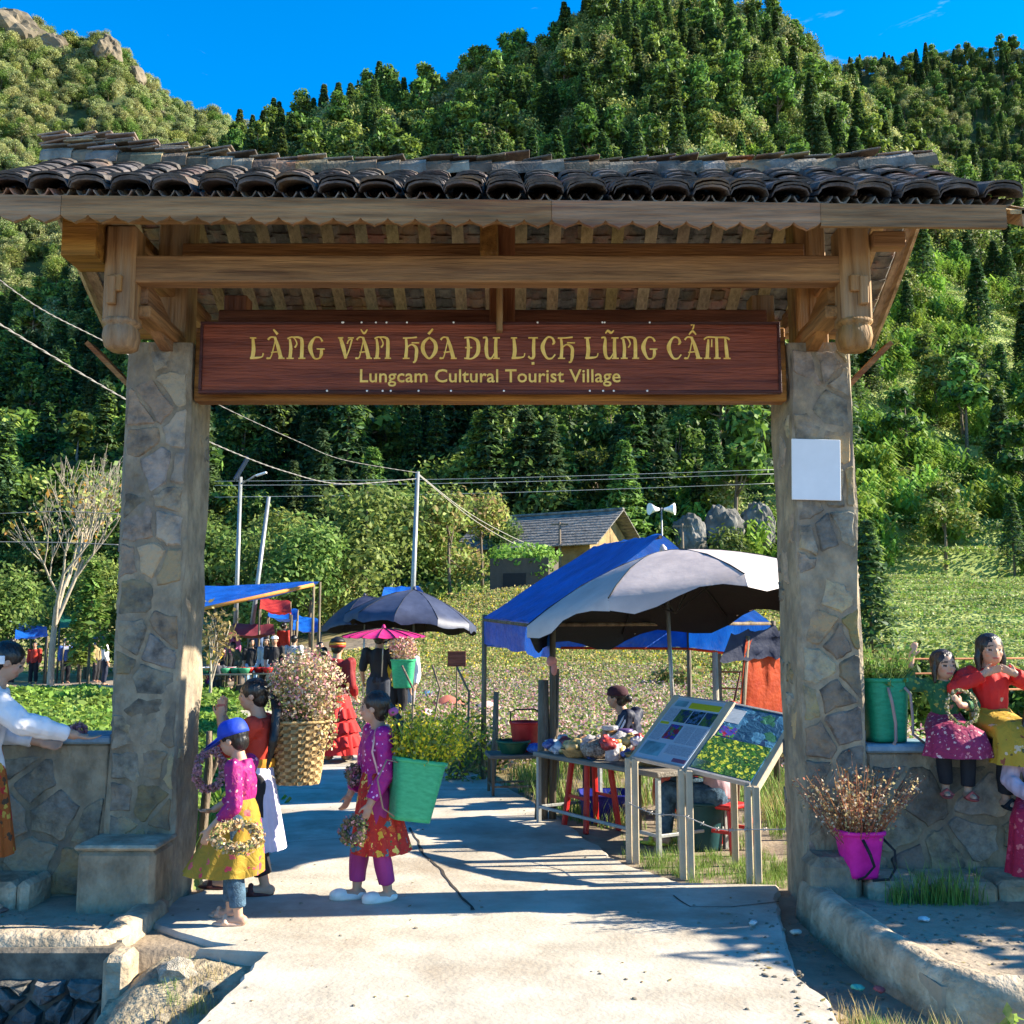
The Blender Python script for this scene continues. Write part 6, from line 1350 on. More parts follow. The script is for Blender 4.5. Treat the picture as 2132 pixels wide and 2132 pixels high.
def bag(name, label, loc, r, m_, seed, cat='bag', rz=0):
    b = MB(); b.ell((0, 0, r[2]), r); b.ell((r[0]*.25, 0, r[2]*1.35), (r[0]*.6, r[1]*.6, r[2]*.7)); b.cap((0, 0, r[2]*1.4), (r[0]*.1, 0, r[2]*2.1), r[0]*.35, r[0]*.2); return tag(link(name, remesh(b, .012, 1, .02, 14+seed, m_), None, loc, (0, 0, rz)), label, cat)
M_film = mat('clear_plastic_bag', (.50, .50, .55), .22, .2, 12, .3, 30, col2=(.72, .70, .72), trans=.4, spec=.6, bdist=.02); M_nuts = mat('bagged_nuts', (.20, .10, .06), .5, .5, 60, .2, 90, col2=(.48, .38, .30), spec=.5)
bag('plastic_bag', 'white crumpled plastic bag at the front corner of the goods table', tp(.62, -.18), (.15, .12, .05), plain((.62, .58, .60), .5, bump=.4), 1); bag('plastic_bag', 'clear bag of dark nuts in the middle of the goods table', tp(.12, -.22), (.12, .10, .075), M_nuts, 2)
bag('plastic_bag', 'clear bag of pale herbs beside the jars', tp(.22, .1), (.12, .10, .09), M_film, 3); bag('plastic_bag', 'blue plastic bag near the seller', tp(-.1, .25), (.13, .10, .08), plain((.03, .06, .36), .4, trans=.2), 4); bag('plastic_bag', 'bundle of striped snack packets on the goods table', tp(.32, -.15), (.10, .13, .08), M_film, 5); bag('plastic_bag', 'brown bag of dried roots at the back of the goods table', tp(-.3, .22), (.13, .10, .07), M_nuts, 6)
def jar(label, loc, r_, h, m_, lid):
    e_ = empty('glass_jar', loc, 0, label, 'jar'); b = MB(); b.lathe([(r_*.9, 0), (r_, .01), (r_, h*.78), (r_*.8, h*.86)], n=16); b.build('jar_body', m_, e_); b = MB(); b.lathe([(r_*.84, h*.86), (r_*.86, h*.88), (r_*.86, h), (r_*.78, h+.004)], n=16); b.build('lid', lid, e_)
M_honey = mat('jar_contents', (.22, .09, .03), .25, .3, 20, 0, 1, col2=(.42, .22, .07), spec=.6)
jar('tall jar of amber honey by the near stall pole', tp(.50, .22), .085, .22, M_honey, M_film); jar('tall jar of dark berries next to the amber jar', tp(.36, .28), .08, .20, plain((.10, .02, .02), .25), plain((.10, .06, .20), .4)); jar('small jar with a gold lid in front of the berries', tp(.06, -.05), .05, .15, M_film, plain((.40, .28, .05), .35)); jar('slim jar of chilli sauce near the seller', tp(-.22, .05), .045, .17, M_redp, M_white); jar('stout jar with a red band on the goods table', tp(-.05, -.18), .06, .16, M_film, M_redp)
def bowl(name, label, loc, r_, h, m_, cat='bowl'): b = MB(); b.lathe([(r_*.55, 0), (r_*.7, h*.2), (r_*.95, h*.9), (r_, h), (r_*.96, h), (r_*.68, h*.3), (r_*.1, h*.12)], n=22); return tag(b.build(name, m_, None, loc), label, cat)
bowl('plastic_bowl', 'white plastic bowl at the corner of the goods table', tp(.72, -.20), .11, .10, plain((.55, .60, .64), .4)); bowl('plastic_tray', 'flat red tray of snacks on the goods table', tp(.50, -.08), .15, .045, M_redp, 'tray'); bowl('woven_tray', 'shallow woven bamboo tray at the end of the goods table', tp(-.45, -.12), .2, .09, M_wicker, 'tray'); bowl('woven_tray', 'small woven tray of herbs at the table edge', tp(.30, -.30), .13, .07, M_wicker, 'tray'); bowl('plastic_basin', 'wide red basin behind the text board', (1.42, 8.85, .52), .2, .13, M_redp, 'basin')
table('low plank table behind the goods table holding the red basin', Vector((1.45, 8.95, -.03)), .7, .5, .54, R(-30), M_plank, M_bamboo)
e = empty('red_jar', (1.50, 9.75, -.03), 0, 'big shiny red plastic jar on the ground beneath the table', 'jar'); b = MB(); b.lathe([(.13, 0), (.19, .06), (.205, .2), (.19, .33), (.13, .40), (.14, .43), (.13, .44)], n=26); b.build('jar_body', mat('shiny_red', (.50, .04, .02), .15, .1, 4, 0, 1, col2=(.6, .08, .04), spec=.7), e); b = MB(); b.lathe([(.15, .43), (.155, .45), (.15, .48), (.03, .50)], n=20); b.build('lid', M_redp, e)
bucket('teal_bucket', mat('teal_plastic', (.008, .05, .055), .45, .1, 8, .05, 40), .36, .13, .16, 2, 26, loc=(1.50, 8.25, -.03)); tag(bpy.data.objects['teal_bucket'], 'dark teal bucket in the shade behind the photo board', 'bucket')
bucket('blue_crate', mat('blue_plastic', (.012, .02, .22), .45, .1, 8, .05, 40), .24, .22, .24, 8, 32, loc=(.85, 9.55, -.03)); tag(bpy.data.objects['blue_crate'], 'dark blue crate on the ground under the goods table', 'crate')
# red bucket on the small back table with the green basin
p = P(990, 1385, 10.9); tz = p.z-.26
table('small plank table with thin legs behind the trunk post', Vector((p.x-.02, 10.95, -.03)), .75, .45, .44, R(8), M_plank, M_bamboo, leg=.03, rail=.12)
bucket('basin', mat('dark_green_plastic', (.012, .075, .04), .45, .1, 8, .05, 40), .13, .12, .175, 2, 26, loc=(p.x-.12, 10.88, .41)); bpy.data.objects['basin'].name = 'plastic_basin.001'; tag(bpy.data.objects['plastic_basin.001'], 'dark green plastic basin on the small back table', 'basin')
e = empty('red_bucket', (P(992, 1372, 10.8).x, 11.05, .42), 0, 'red plastic bucket with a hoop handle on the small back table', 'bucket'); bucket('bucket_body', M_redp, .30, .13, .165, 2, 26, parent=e)
b = MB(); b.tube([(-.16, 0, .30), (-.155, 0, .40), (-.10, 0, .425), (.10, 0, .43), (.155, 0, .40), (.16, 0, .30)], .008, 6); b.build('handle', M_black, e)
bag('plastic_bag', 'blue and white plastic bags heaped beside the green basin', (p.x+.18, 10.75, .41), (.16, .12, .06), plain((.04, .12, .42), .4, trans=.15), 9)

# many small packets heaped on the goods table
rg5 = random.Random(12); PK = []
for i, c in enumerate(((.55, .50, .52), (.40, .05, .05), (.10, .13, .35), (.52, .40, .16), (.24, .14, .09), (.60, .58, .60))):
    q = MB(); q.ell((0, 0, .03), (.062, .045, .036), nu=12, nv=8); q.box((0, 0, .045), (.10, .02, .05), (0, R(12), 0)); PK.append(remesh(q, .009, 1, .012, 26+i, mat('packet_%d' % i, c, .3, .35, 22, .2, 40, spec=.6, trans=.12)))
for i in range(34):
    u = rg5.uniform(-.35, .78); v = rg5.uniform(-.32, .32); ki = rg5.randrange(6); cn = ['white', 'red', 'blue', 'straw-yellow', 'brown', 'silver-white'][ki]; o_ = link('snack_packet', PK[ki], None, tp(u, v, rg5.choice((0, 0, .045, .09))), (rg5.uniform(-.3, .3), rg5.uniform(-.3, .3), rg5.uniform(0, 6)), rg5.uniform(.8, 1.5)); tag(o_, 'small shiny %s snack packet heaped on the goods table' % cn, 'packet', '%s snack packets on the goods table' % cn)
# ------------------------------------------------------------------ village trees in the middle distance
L_per = leafmat('leaf_orchard', (.18, .24, .05), (.30, .36, .09), .2, .4, .4); L_per2 = leafmat('leaf_orchard_green', (.09, .16, .03), (.16, .24, .05), .2, .4, .4); L_org = leafmat('leaf_orange', (.45, .17, .03), (.55, .30, .06), .2, .4, .4)
VT = [broad(31, 6, 6.4, 6500, .15, [L_per, L_per2], .12, 16, .45, .10), broad(32, 5, 5.6, 5500, .14, [L_per2, L_per], .10, 14, .45, .09), broad(33, 5.2, 5, 3000, .14, [L_per, L_dry], .15, 12, .4, .09)]
def vtree(kind, x, y, Y, s, label, name='orchard_tree', rz=0):
    p = P(x, y, Y); e_ = empty(name, (p.x, Y, gz(p.x, Y)-.05), rz, label, 'tree'); e_.scale = (s,)*3; link('trunk', VT[kind][0], e_); link('crown', VT[kind][1], e_); return e_
for i, (k, x, Y, s, lab) in enumerate(((1, 410, 41, 1.05, 'yellow-green orchard tree just beside the left pillar above the stalls'), (0, 520, 46, 1.0, 'wide orchard tree behind the leaning lamp post'), (1, 590, 40, .95, 'low leafy orchard tree right behind the blue stall roof'), (0, 690, 43, 1.05, 'large leafy orchard tree behind the dark umbrellas'), (1, 745, 47, 1.1, 'dense green orchard tree behind the single tall pole'),
                               (2, 850, 45, 1.05, 'thin dry orchard tree between the tall pole and the farmhouse'), (2, 910, 50, 1.0, 'brownish orchard tree leaning over the creeper-clad hut'), (0, 170, 44, .9, 'yellow-green tree behind the bare sapling by the left pillar'), (1, 20, 40, .85, 'leafy tree beside the market awnings far left of the gate'), (1, 935, 56, .7, 'small green tree standing at the farmhouse corner'))):
    vtree(k, x, 1100, Y, s, lab, rz=i*1.1)
c1 = conifer(41, 4.4, 2.2, 3600, .11, [L_blue, L_mid], .05)
def near_con(x, Y, s, lab, src=c1): p = P(x, 1100, Y); e_ = empty('conifer_tree', (p.x, Y, gz(p.x, Y)-.05), x, lab, 'tree'); e_.scale = (s,)*3; link('trunk', src[0], e_); link('crown', src[1], e_)
near_con(1640, 30, 1.0, 'bushy young conifer standing in the field behind the right pillar'); near_con(690, 55, 1.75, 'tall light conifer rising above the orchard trees')
t2 = conifer(42, 9.5, 4.2, 4200, .20, [L_mid, L_blue], .22, tiers=9)
near_con(700, 62, 1.0, 'open-crowned young conifer on the slope above the orchard', t2); near_con(905, 64, 1.15, 'tall conifer behind the farmhouse roofs', t2); near_con(1180, 62, .95, 'blue-green conifer beside the farmhouse gable', t2); near_con(1060, 66, .95, 'conifer standing between two darker trees above the farmhouse', t2)
# bare branching tree at the far left
def bare_tree(seed, h, spread, depth=4):
    rr = random.Random(seed); b = MB(); tips = []
    def grow(p, d, l, r_, k):
        q = p+d*l*.5+Vector((rr.uniform(-.03, .03), rr.uniform(-.03, .03), 0))*l; q2 = p+d*l; b.tube([p, q, q2], [r_, r_*.85, r_*.68], 5, cap=False)
        if k == 0: tips.append(q2); return
        for _ in range(rr.choice((3, 3, 4)) if k > 1 else 2):
            nd = (d+Vector((rr.uniform(-1, 1), rr.uniform(-1, 1), rr.uniform(.15, .7)))*spread).normalized(); s_ = rr.uniform(.45, 1.0); grow(p+d*l*s_, nd, l*rr.uniform(.62, .85), r_*.58, k-1)
        tips.append(q2)
    grow(Vector((0, 0, -.1)), Vector((.02, 0, 1)), h*.32, h*.014, depth); return b, tips
b, tips = bare_tree(3, 8.4, .58, 5); p = P(95, 1300, 33); e = empty('bare_tree', (p.x, 33, gz(p.x, 33)), 0, 'bare upright-branched tree with a few orange leaves left of the gate', 'tree'); b.build('trunk', M_barkpale, e)
rg = np.random.default_rng(5); T = np.array([tuple(t) for t in tips if t.z < 6.5]); ii = rg.integers(0, len(T), 520); C = T[ii]+rg.normal(0, .28, (520, 3)); link('leaves', quad_mesh('leaves', leaves(C, rg.normal(0, 1, (520, 3)), .12, rg), [L_yel, L_org, L_dry], rg.choice(3, 520, p=[.55, .2, .25])), e)
b, tips = bare_tree(8, 6.0, .5); p = P(740, 1100, 49); e = empty('bare_tree', (p.x, 49, gz(p.x, 49)), 1, 'grey leafless tree tangled above the orchard by the tall pole', 'tree'); b.build('trunk', M_barkpale, e)
b, tips = bare_tree(12, 3.2, .5, 3); p = G(385, 1300); e = empty('bare_tree', (P(385, 1300, 24).x+.15, 24, 0), 1, 'thin whitish sapling in front of the blue stall roof', 'tree'); b.build('trunk', M_barkpale, e)
C = np.array([tuple(t) for t in tips])[rg.integers(0, len(tips), 220)]+rg.normal(0, .16, (220, 3)); link('leaves', quad_mesh('leaves', leaves(C, rg.normal(0, 1, (220, 3)), .10, rg), [L_dry, L_per2]), e)
for i, (x, Y, h, lab) in enumerate(((165, 30, 4.0, 'slim young conifer between the bare tree and the left pillar'), (150, 33, 2.4, 'short young conifer beside the bare tree'))):
    p = P(x, 1300, Y); e_ = empty('sapling', (p.x, Y, gz(p.x, Y)), i, lab, 'tree'); s_ = conifer(50+i, h, h*.36, 1100, .12, [L_mid, L_per], .35); link('trunk', s_[0], e_); link('crown', s_[1], e_)

# ------------------------------------------------------------------ poles, lamps, wires
M_galv = plain((.26, .27, .27), .45, metal=.5); M_solar = plain((.02, .03, .06), .25)
def lamp(label, a, b2, Y, r_=.075, solar=True):
    a = P(a[0], a[1], Y); b2 = P(b2[0], b2[1], Y); g0 = gz(a.x, Y); k = (g0-a.z)/(b2.z-a.z); base = a.lerp(b2, k); e_ = empty('solar_street_lamp' if solar else 'steel_pole', base, 0, label, 'street lamp' if solar else 'pole'); t = b2-base
    q = MB(); q.tube([Vector((0, 0, 0)), t], [r_, r_*.75], 10); q.build('pole', M_galv, e_)
    if solar:
        q = MB(); q.box(t+Vector((.02, 0, .28)), (.9, .6, .04), (0, R(-62), R(8))); q.build('solar_panel', M_solar, e_); q = MB(); q.tube([t+Vector((0, 0, -.25)), t+Vector((.55, -.1, .05))], .03, 6); q.build('lamp_arm', M_galv, e_); q = MB(); q.box(t+Vector((.72, -.12, .08)), (.38, .16, .06), (0, R(-18), 0), bev=.02); q.build('lamp_head', M_white, e_)
    return b2
lamp('straight solar street lamp standing behind the market stalls', (441, 1280), (454, 900), 34, .085); lamp('steel pole leaning to one side next to the solar lamp', (465, 1262), (507, 937), 33, .085, False); lamp('distant short solar street lamp behind the orchard', (512, 1200), (517, 992), 48, .07); top4 = lamp('tall plain steel pole rising behind the navy umbrella', (779, 1120), (788, 890), 27, .075, False)
def wire(label, pts_, r_, m_=None):
    q = MB(); pl = [Vector(v) for v in smooth_line([tuple(v) for v in pts_], 8)]; q.tube(pl, r_, 5); return tag(q.build('overhead_wire', m_ or plain((.42, .40, .36), .6)), label, 'wire')
M_cable = plain((.22, .21, .20), .6)
def twisted(label, pts_, r_):
    """two strands wound about each other"""
    pl = [Vector(v) for v in smooth_line([tuple(v) for v in pts_], 40)]; q = MB()
    for ph in (0, math.pi): q.tube([p+Vector((math.cos(i*.9+ph), 0, math.sin(i*.9+ph)))*r_*.8 for i, p in enumerate(pl)], r_, 4)
    return tag(q.build('overhead_wire', M_cable), label, 'wire')
twisted('thick twisted pale cable sagging from the left past the pillar to the steel pole', [P(-140, 520, 7.5), P(0, 612, 9), P(240, 755, 12), P(400, 836, 15), P(540, 890, 18.5), P(650, 913, 22), P(786, 903, 27)], .0075)
twisted('upper twisted cable sagging from the left to the top of the steel pole', [P(-120, 430, 7.5), P(60, 572, 9), P(215, 654, 12), P(405, 760, 16), P(560, 832, 20), P(650, 868, 23), P(788, 892, 27)], .005)
wire('thin wire descending from the steel pole towards the farmhouse', [P(788, 893, 27), P(880, 965, 36), P(960, 1010, 46), P(1055, 1052, 58)], .012); wire('second thin wire descending from the pole beside the first', [P(788, 895, 27), P(900, 985, 38), P(980, 1030, 48), P(1030, 1046, 57)], .012)
for i, (y0, y1, lab) in enumerate(((908, 886, 'highest of the level thin wires crossing behind the poles'), (916, 894, 'second level thin wire crossing behind the poles'), (938, 912, 'lowest level thin wire crossing behind the poles'))): wire(lab, [P(405, y0, 52), P(900, (y0+y1)/2+6, 54), P(1460, y1, 56)], .014, plain((.35, .36, .36), .6))
wire('pale wire strung low across the bare tree', [P(-20, 1022, 30), P(120, 1024, 30), P(225, 1028, 30)], .016, M_cable); wire('lower pale wire between the trees left of the pillar', [P(-20, 970, 30), P(110, 965, 30), P(225, 970, 30)], .012, M_cable)
def utility(label, x, y0, Y, horns=False):
    p = P(x, y0, Y); g0 = gz(p.x, Y); e_ = empty('loudspeaker_pole' if horns else 'utility_pole', (p.x, Y, g0), 0, label, 'pole'); h = p.z-g0; q = MB(); q.tube([(0, 0, 0), (0, 0, h)], [.09, .06] if not horns else [.05, .04], 8); q.build('pole', M_galv if horns else M_bark, e_)
    if horns:
        for sx in (-1, 1): q = MB(); q.tube([(sx*.12, 0, h-.08), (sx*.35, -.1, h-.08), (sx*.62, -.2, h-.08)], [.07, .14, .30], 12); q.build('horn', M_white, e_)
    else: q = MB(); q.box((0, 0, h-.12), (.9, .09, .09)); q.build('crossarm', M_bark, e_)
utility('pole with a pair of white loudspeaker horns near the field edge', 1248, 958, 50, True); utility('short brown utility pole between the field and the farmhouse', 1287, 988, 48); utility('thin grey pole in front of the farmhouse roof', 1056, 985, 53); utility('weathered pole standing in the orchard trees', 694, 925, 46)

# ------------------------------------------------------------------ houses
M_ochre = mat('ochre_earth_wall', (.26, .175, .08), .92, .3, 2, .3, 14, col2=(.36, .25, .12)); M_grtile = mat('grey_tile_roof', (.12, .11, .10), .9, .35, 3, .6, 7, col2=(.27, .25, .22), stretch=(1, 2.5, 1), bdist=.06)
def house(label, c, w_, d_, hw, hr, rz, over=.5, wall=None):
    e_ = empty('farmhouse', c, rz, label, 'house'); q = MB()
    pl = [(-d_/2, 0), (d_/2, 0), (d_/2, hw), (0, hw+hr), (-d_/2, hw)]; q.prism(pl, -w_/2, w_/2, M=Matrix(((0, 0, 1, 0), (1, 0, 0, 0), (0, 1, 0, 0), (0, 0, 0, 1)))); q.build('wall', wall or M_ochre, e_)
    for s in (-1, 1):
        q = MB(); run = d_/2+over; ang = math.atan2(hr, d_/2); L_ = run/math.cos(ang); rows = 12
        for i in range(rows):
            t0, t1 = i/rows, (i+1)/rows+.02; y0, y1 = s*run*t0, s*run*t1; z0, z1 = hw+hr+.12-math.tan(ang)*run*t0, hw+hr+.12-math.tan(ang)*run*t1
            q.bar((0, y0, z0+.02), (0, y1, z1+.05), w_+2*over, .05)
        q.build('roof_slope', M_grtile, e_)
    q = MB(); q.box((0, 0, hw+hr+.20), (w_+2*over, .3, .14), bev=.04); q.build('ridge', M_grtile, e_)
    for (x, z, ww, hh, nm) in ((-w_*.25, hw*.55, .8, .9, 'window'), (w_*.2, hw*.45, .9, 1.8, 'door')):
        q = MB(); q.box((x, -d_/2-.01, z), (ww, .08, hh), bev=.01); o_ = q.build(nm, W_redz, e_); q = MB(); q.box((x, -d_/2-.06, z), (ww*.8, .03, hh*.85)); q.build('pane', M_black, o_)
    return e_
p = P(1062, 1100, 57); house('ochre farmhouse with grey tiled roof and gable end facing the field', (p.x-.7, 57, gz(p.x, 57)-.5), 7.4, 5.2, 2.2, 1.6, R(-30), .8)
p = P(1035, 1100, 63); house('upper ochre farmhouse whose tiled roof shows behind the lower one', (p.x, 64, gz(p.x, 63)+.2), 8.0, 4.4, 2.4, 1.6, R(-20), .7); p = P(570, 1100, 58); house('small ochre house peeping out between the orchard trees', (p.x, 58, gz(p.x, 58)), 4.5, 4, 2.4, 1.3, R(60))
e = empty('creeper_hut', (P(990, 1090, 45).x, 45, gz(P(990, 1090, 45).x, 45)-.5), R(-15), 'small dark hut overgrown with bright green creeper', 'hut'); q = MB(); q.box((0, 0, 1.0), (2.6, 2, 2.1)); q.build('wall', plain((.09, .075, .06), .9), e); q = MB(); q.box((-.2, -1.01, .7), (1.0, .06, 1.4)); q.build('doorway', M_black, e)
C, N_ = crown_pts(1500, [((0, 0, 2.2), (1.6, 1.3, .6)), ((.9, -.6, 1.8), (.7, .6, .9)), ((-1, -.4, 2.0), (.7, .7, .6))], rg, .5); link('creeper', quad_mesh('creeper', leaves(C, N_, .13, rg), [L_bright, L_mid], rg.choice(2, 1500)), e)

# ------------------------------------------------------------------ market stalls up the lane
def awning(label, corners, m_, posts=True, name='market_awning', frame=None):
    base = sum((Vector(c) for c in corners), Vector())/4; base.z = gz(base.x, base.y); e_ = empty(name, base, 0, label, 'awning'); q = MB(); nu = 14; a, b2, c, d = (Vector(v) for v in corners)
    for i in range(nu+1):
        for j in range(nu+1):
            u, v = i/nu, j/nu; pp = a.lerp(b2, u).lerp(d.lerp(c, u), v); q.v.append(tuple(pp-base+Vector((0, 0, -.25*math.sin(math.pi*u)*math.sin(math.pi*v)+.06*noise.noise(Vector((u*5, v*5, base.x)))))))
    q.f = [(i*(nu+1)+j, (i+1)*(nu+1)+j, (i+1)*(nu+1)+j+1, i*(nu+1)+j+1) for i in range(nu) for j in range(nu)]; q.m = [0]*len(q.f); q.sm = [True]*len(q.f); q.build('sheet', m_, e_)
    if frame: q = MB(); q.tube([a-base, b2-base], .05, 6); q.build('edge_pole', frame, e_)
    for v in corners: v = Vector(v); q = MB(); q.tube([Vector((v.x, v.y, gz(v.x, v.y)-.1))-base, v-base], .035, 6); q.build('pole', M_bamboo, e_)
T_red = mat('red_tarpaulin', (.38, .02, .02), .6, .2, 3, .2, 14, col2=(.50, .04, .03), trans=.3); T_wht = mat('pale_tarpaulin', (.55, .58, .60), .6, .15, 3, .2, 14, trans=.3); T_grn = mat('green_tarpaulin', (.03, .20, .13), .6, .2, 3, .2, 14, trans=.3)
awning('wide blue tarpaulin awning rising to an orange pole tip above the crowd', (P(340, 1158, 25.5), P(592, 1103, 27), P(604, 1098, 30), P(330, 1108, 31)), T_blue, frame=plain((.55, .22, .05), .7))
awning('red awning behind the market crowd', (P(490, 1150, 31), P(550, 1160, 31), P(548, 1135, 34), P(492, 1128, 34)), T_red); awning('small blue awning at the far end of the lane', (P(552, 1190, 36), P(605, 1195, 36), P(600, 1168, 39), P(555, 1160, 39)), T_blue); awning('blue awning hidden behind the navy umbrella', (P(720, 1125, 34), P(800, 1118, 34), P(790, 1106, 37), P(725, 1108, 37)), T_blue)
awning('maroon canopy low over the dark stalls', (P(430, 1200, 30), P(520, 1198, 30), P(515, 1178, 33), P(440, 1176, 33)), plain((.14, .02, .03), .7)); awning('pale green and white awning behind the bare tree', (P(112, 1185, 40), P(190, 1175, 40), P(185, 1140, 44), P(115, 1150, 44)), T_grn); awning('white awning at the far left market', (P(10, 1190, 42), P(60, 1188, 42), P(62, 1170, 45), P(8, 1172, 45)), T_wht); awning('small blue awning beside the bare tree', (P(150, 1215, 38), P(195, 1212, 38), P(194, 1200, 40), P(152, 1200, 40)), T_blue)
for i, (x, Y, m_, lab) in enumerate(((425, 26.5, plain((.05, .26, .13), .6), 'lane stall table heaped with green produce'), (470, 27, M_redp, 'lane stall table with red baskets'), (400, 27.5, C_white, 'lane stall table with white bowls'))):
    p = P(x, 1290, Y); e_ = table(lab, Vector((p.x, Y, 0)), 1.3, .7, .7, R(10*i), M_plank, M_bamboo); q = MB()
    for k in range(5): q = MB(); q.lathe([(.10, 0), (.15, .10), (.16, .14), (.02, .12)], n=12); o_ = q.build('produce_basket', m_, None, (p.x-.5+k*.25, Y-.1+.1*(k % 2), .70)); tag(o_, ['green produce basin on the first lane stall table', 'red basket on the second lane stall table', 'white bowl on the third lane stall table'][i], 'basin', 'basins on the lane stalls %d' % i)
# things by the navy umbrella
def tent(label, x, y, Y, r, m_): p = P(x, y, Y); q = MB(); q.lathe([(r, 0), (r*.92, r*.35), (r*.6, r*.75), (.03, r)], n=10); tag(q.build('play_tent', m_, None, (p.x, Y, gz(p.x, Y))), label, 'tent')
tent('small pink and white cloth tent near the navy umbrella', 805, 1300, 18, .42, pattern('pink_tent', (.62, .22, .35), [(.75, .70, .72)], .7, 3, .4)); tent('low rust-red cloth tent behind the pink one', 845, 1295, 20, .5, plain((.40, .12, .08), .8)); tent('pale rose cloth tent in the flower field edge', 920, 1295, 19, .48, plain((.62, .42, .36), .8)); tent('tiny blue cloth tent beside the pink tent', 808, 1270, 22, .42, plain((.05, .22, .48), .7))
p = P(862, 1243, 17); e = empty('field_sign', (p.x, 17, 0), 0, 'small plain maroon sign board on a thin post in the flower field', 'sign'); q = MB(); q.box((0, 0, p.z), (.30, .02, .25), bev=.004); q.build('board', W_red, e); q = MB(); q.tube([(0, .02, -.05), (0, .02, p.z)], .014, 6); q.build('post', M_bamboo, e)
p = P(762, 1300, 15.6); e = empty('back_basket', (p.x-.03, 15.75, .85), 0, 'green back basket of pink flowers carried behind the man in black', 'basket'); bucket('basket_body', M_mint, .42, .14, .18, 4, 28, parent=e); bouquet('flowers', e, (0, 0, .58), (.24, .22, .22), 900, .035, [F_cream, F_pink, F_straw], 31)
for i, (x, y, Y, lab) in enumerate(((880, 1345, 12.6, 'bent thin stick standing in the flower field by the green basket'), (815, 1330, 13.5, 'curved cane hoop stuck in the flowers'), (775, 1340, 13.2, 'slanting stick beside the yellow mustard plants'))):
    p = P(x, y, Y); q = MB(); q.tube([(0, 0, -.1), (.02, 0, .5), (.03 if i != 1 else .1, 0, .95), (-.12 if i != 1 else .0, 0, 1.25)], .014, 6); tag(q.build('stick', M_bark, None, (p.x, Y, 0)), lab, 'stick')

# ------------------------------------------------------------------ ground cover
def tuft(n, h, w_, spread, m_, seed, bend=.35):
    rg_ = np.random.default_rng(seed); V = []
    for i in range(n):
        a = rg_.uniform(0, 6.28); r_ = spread*math.sqrt(rg_.random()); x, y = math.cos(a)*r_, math.sin(a)*r_; d = rg_.uniform(0, 6.28); hh = h*rg_.uniform(.5, 1.15); bx, by = math.cos(d)*bend*hh, math.sin(d)*bend*hh; px, py = -math.sin(d)*w_/2, math.cos(d)*w_/2
        V.append([(x-px, y-py, 0), (x+px, y+py, 0), (x+bx*.4+px*.8, y+by*.4+py*.8, hh*.6), (x+bx*.4-px*.8, y+by*.4-py*.8, hh*.6)]); V.append([(x+bx*.4-px*.8, y+by*.4-py*.8, hh*.6), (x+bx*.4+px*.8, y+by*.4+py*.8, hh*.6), (x+bx+px*.1, y+by+py*.1, hh), (x+bx-px*.1, y+by-py*.1, hh)])
    return bpy.data.objects.new('tuft', quad_mesh('tuft', V, m_))
def leafy(n, h, spread, size, mats, seed, wts=None, stems=0, flat=.5):
    rg_ = np.random.default_rng(seed); C = np.stack([rg_.normal(0, spread*.5, n), rg_.normal(0, spread*.5, n), h*rg_.random(n)**flat], 1); V = leaves(C, np.tile(np.array([0, 0, 1.]), (n, 1)), size, rg_, 1.3, .7)
    o_ = bpy.data.objects.new('leafy', quad_mesh('leafy', V, mats, rg_.choice(len(mats), n, p=wts))); return o_
G_green = mat('grass_blade', (.17, .28, .045), .7, .3, 3, 0, 1, col2=(.29, .41, .09), island=.35, trans=.35); G_dry = mat('dry_grass_blade', (.42, .32, .13), .8, .3, 3, 0, 1, col2=(.55, .45, .2), island=.3, trans=.3)
F_buck = mat('buckwheat_bloom', (.58, .40, .36), .8, .2, 9, 0, 1, col2=(.72, .58, .48), island=.25, trans=.3)
PG = [tuft(26, .16, .007, .10, G_green, 1), tuft(22, .26, .008, .10, G_green, 2), tuft(24, .20, .006, .12, G_dry, 3)]
PL = [leafy(60, .14, .34, .075, [L_bright, G_green], 4), leafy(60, .20, .34, .08, [L_bright, L_mid], 5), leafy(50, .10, .36, .06, [L_bright, G_green], 6)]
PB = [leafy(80, .30, .42, .040, [F_buck, G_green, G_dry], 7, [.44, .30, .26]), leafy(80, .36, .42, .040, [F_buck, F_pink, G_green, G_dry], 8, [.30, .12, .28, .30]), leafy(70, .26, .42, .045, [G_dry, G_green, F_yel], 9, [.5, .42, .08])]
def inpath(x, y, m=.12):
    if y < 2.2 or y > 46: return False
    return interp(lk, y)-m < x < interp(rk, y)+m
pts = []; r9 = np.random.default_rng(21)
def addp(n, x0, x1, y0, y1, idx, s0, s1, cond=None):
    for _ in range(n):
        y = math.sqrt(r9.uniform(y0*y0, y1*y1)) if y0 > 0 else r9.uniform(y0, y1); x = r9.uniform(x0, x1)*(y if abs(x1) < 1.3 and y0 > 6.9 else 1)
        if inpath(x, y) or (cond and not cond(x, y)): continue
        pts.append((x, y, gz(x, y)-.015, r9.uniform(0, 6.28), r9.uniform(s0, s1), r9.choice(idx)))
crop = lambda x, y: x < interp(lk, y)-.1
addp(9500, -.85, -.12, 8.2, 22, [0, 1, 2], .7, 1.3, crop); addp(3000, -.85, -.2, 22, 30, [0, 1, 2], .9, 1.7, crop); scatter('leafy_crop', PL, pts, 'low bright green leafy crop growing left of the path', 'crop')
pts = []; fld = lambda x, y: x > interp(rk, y)+.2 and not (0 < x < 3.2 and y < 13.6 and x > -.3)
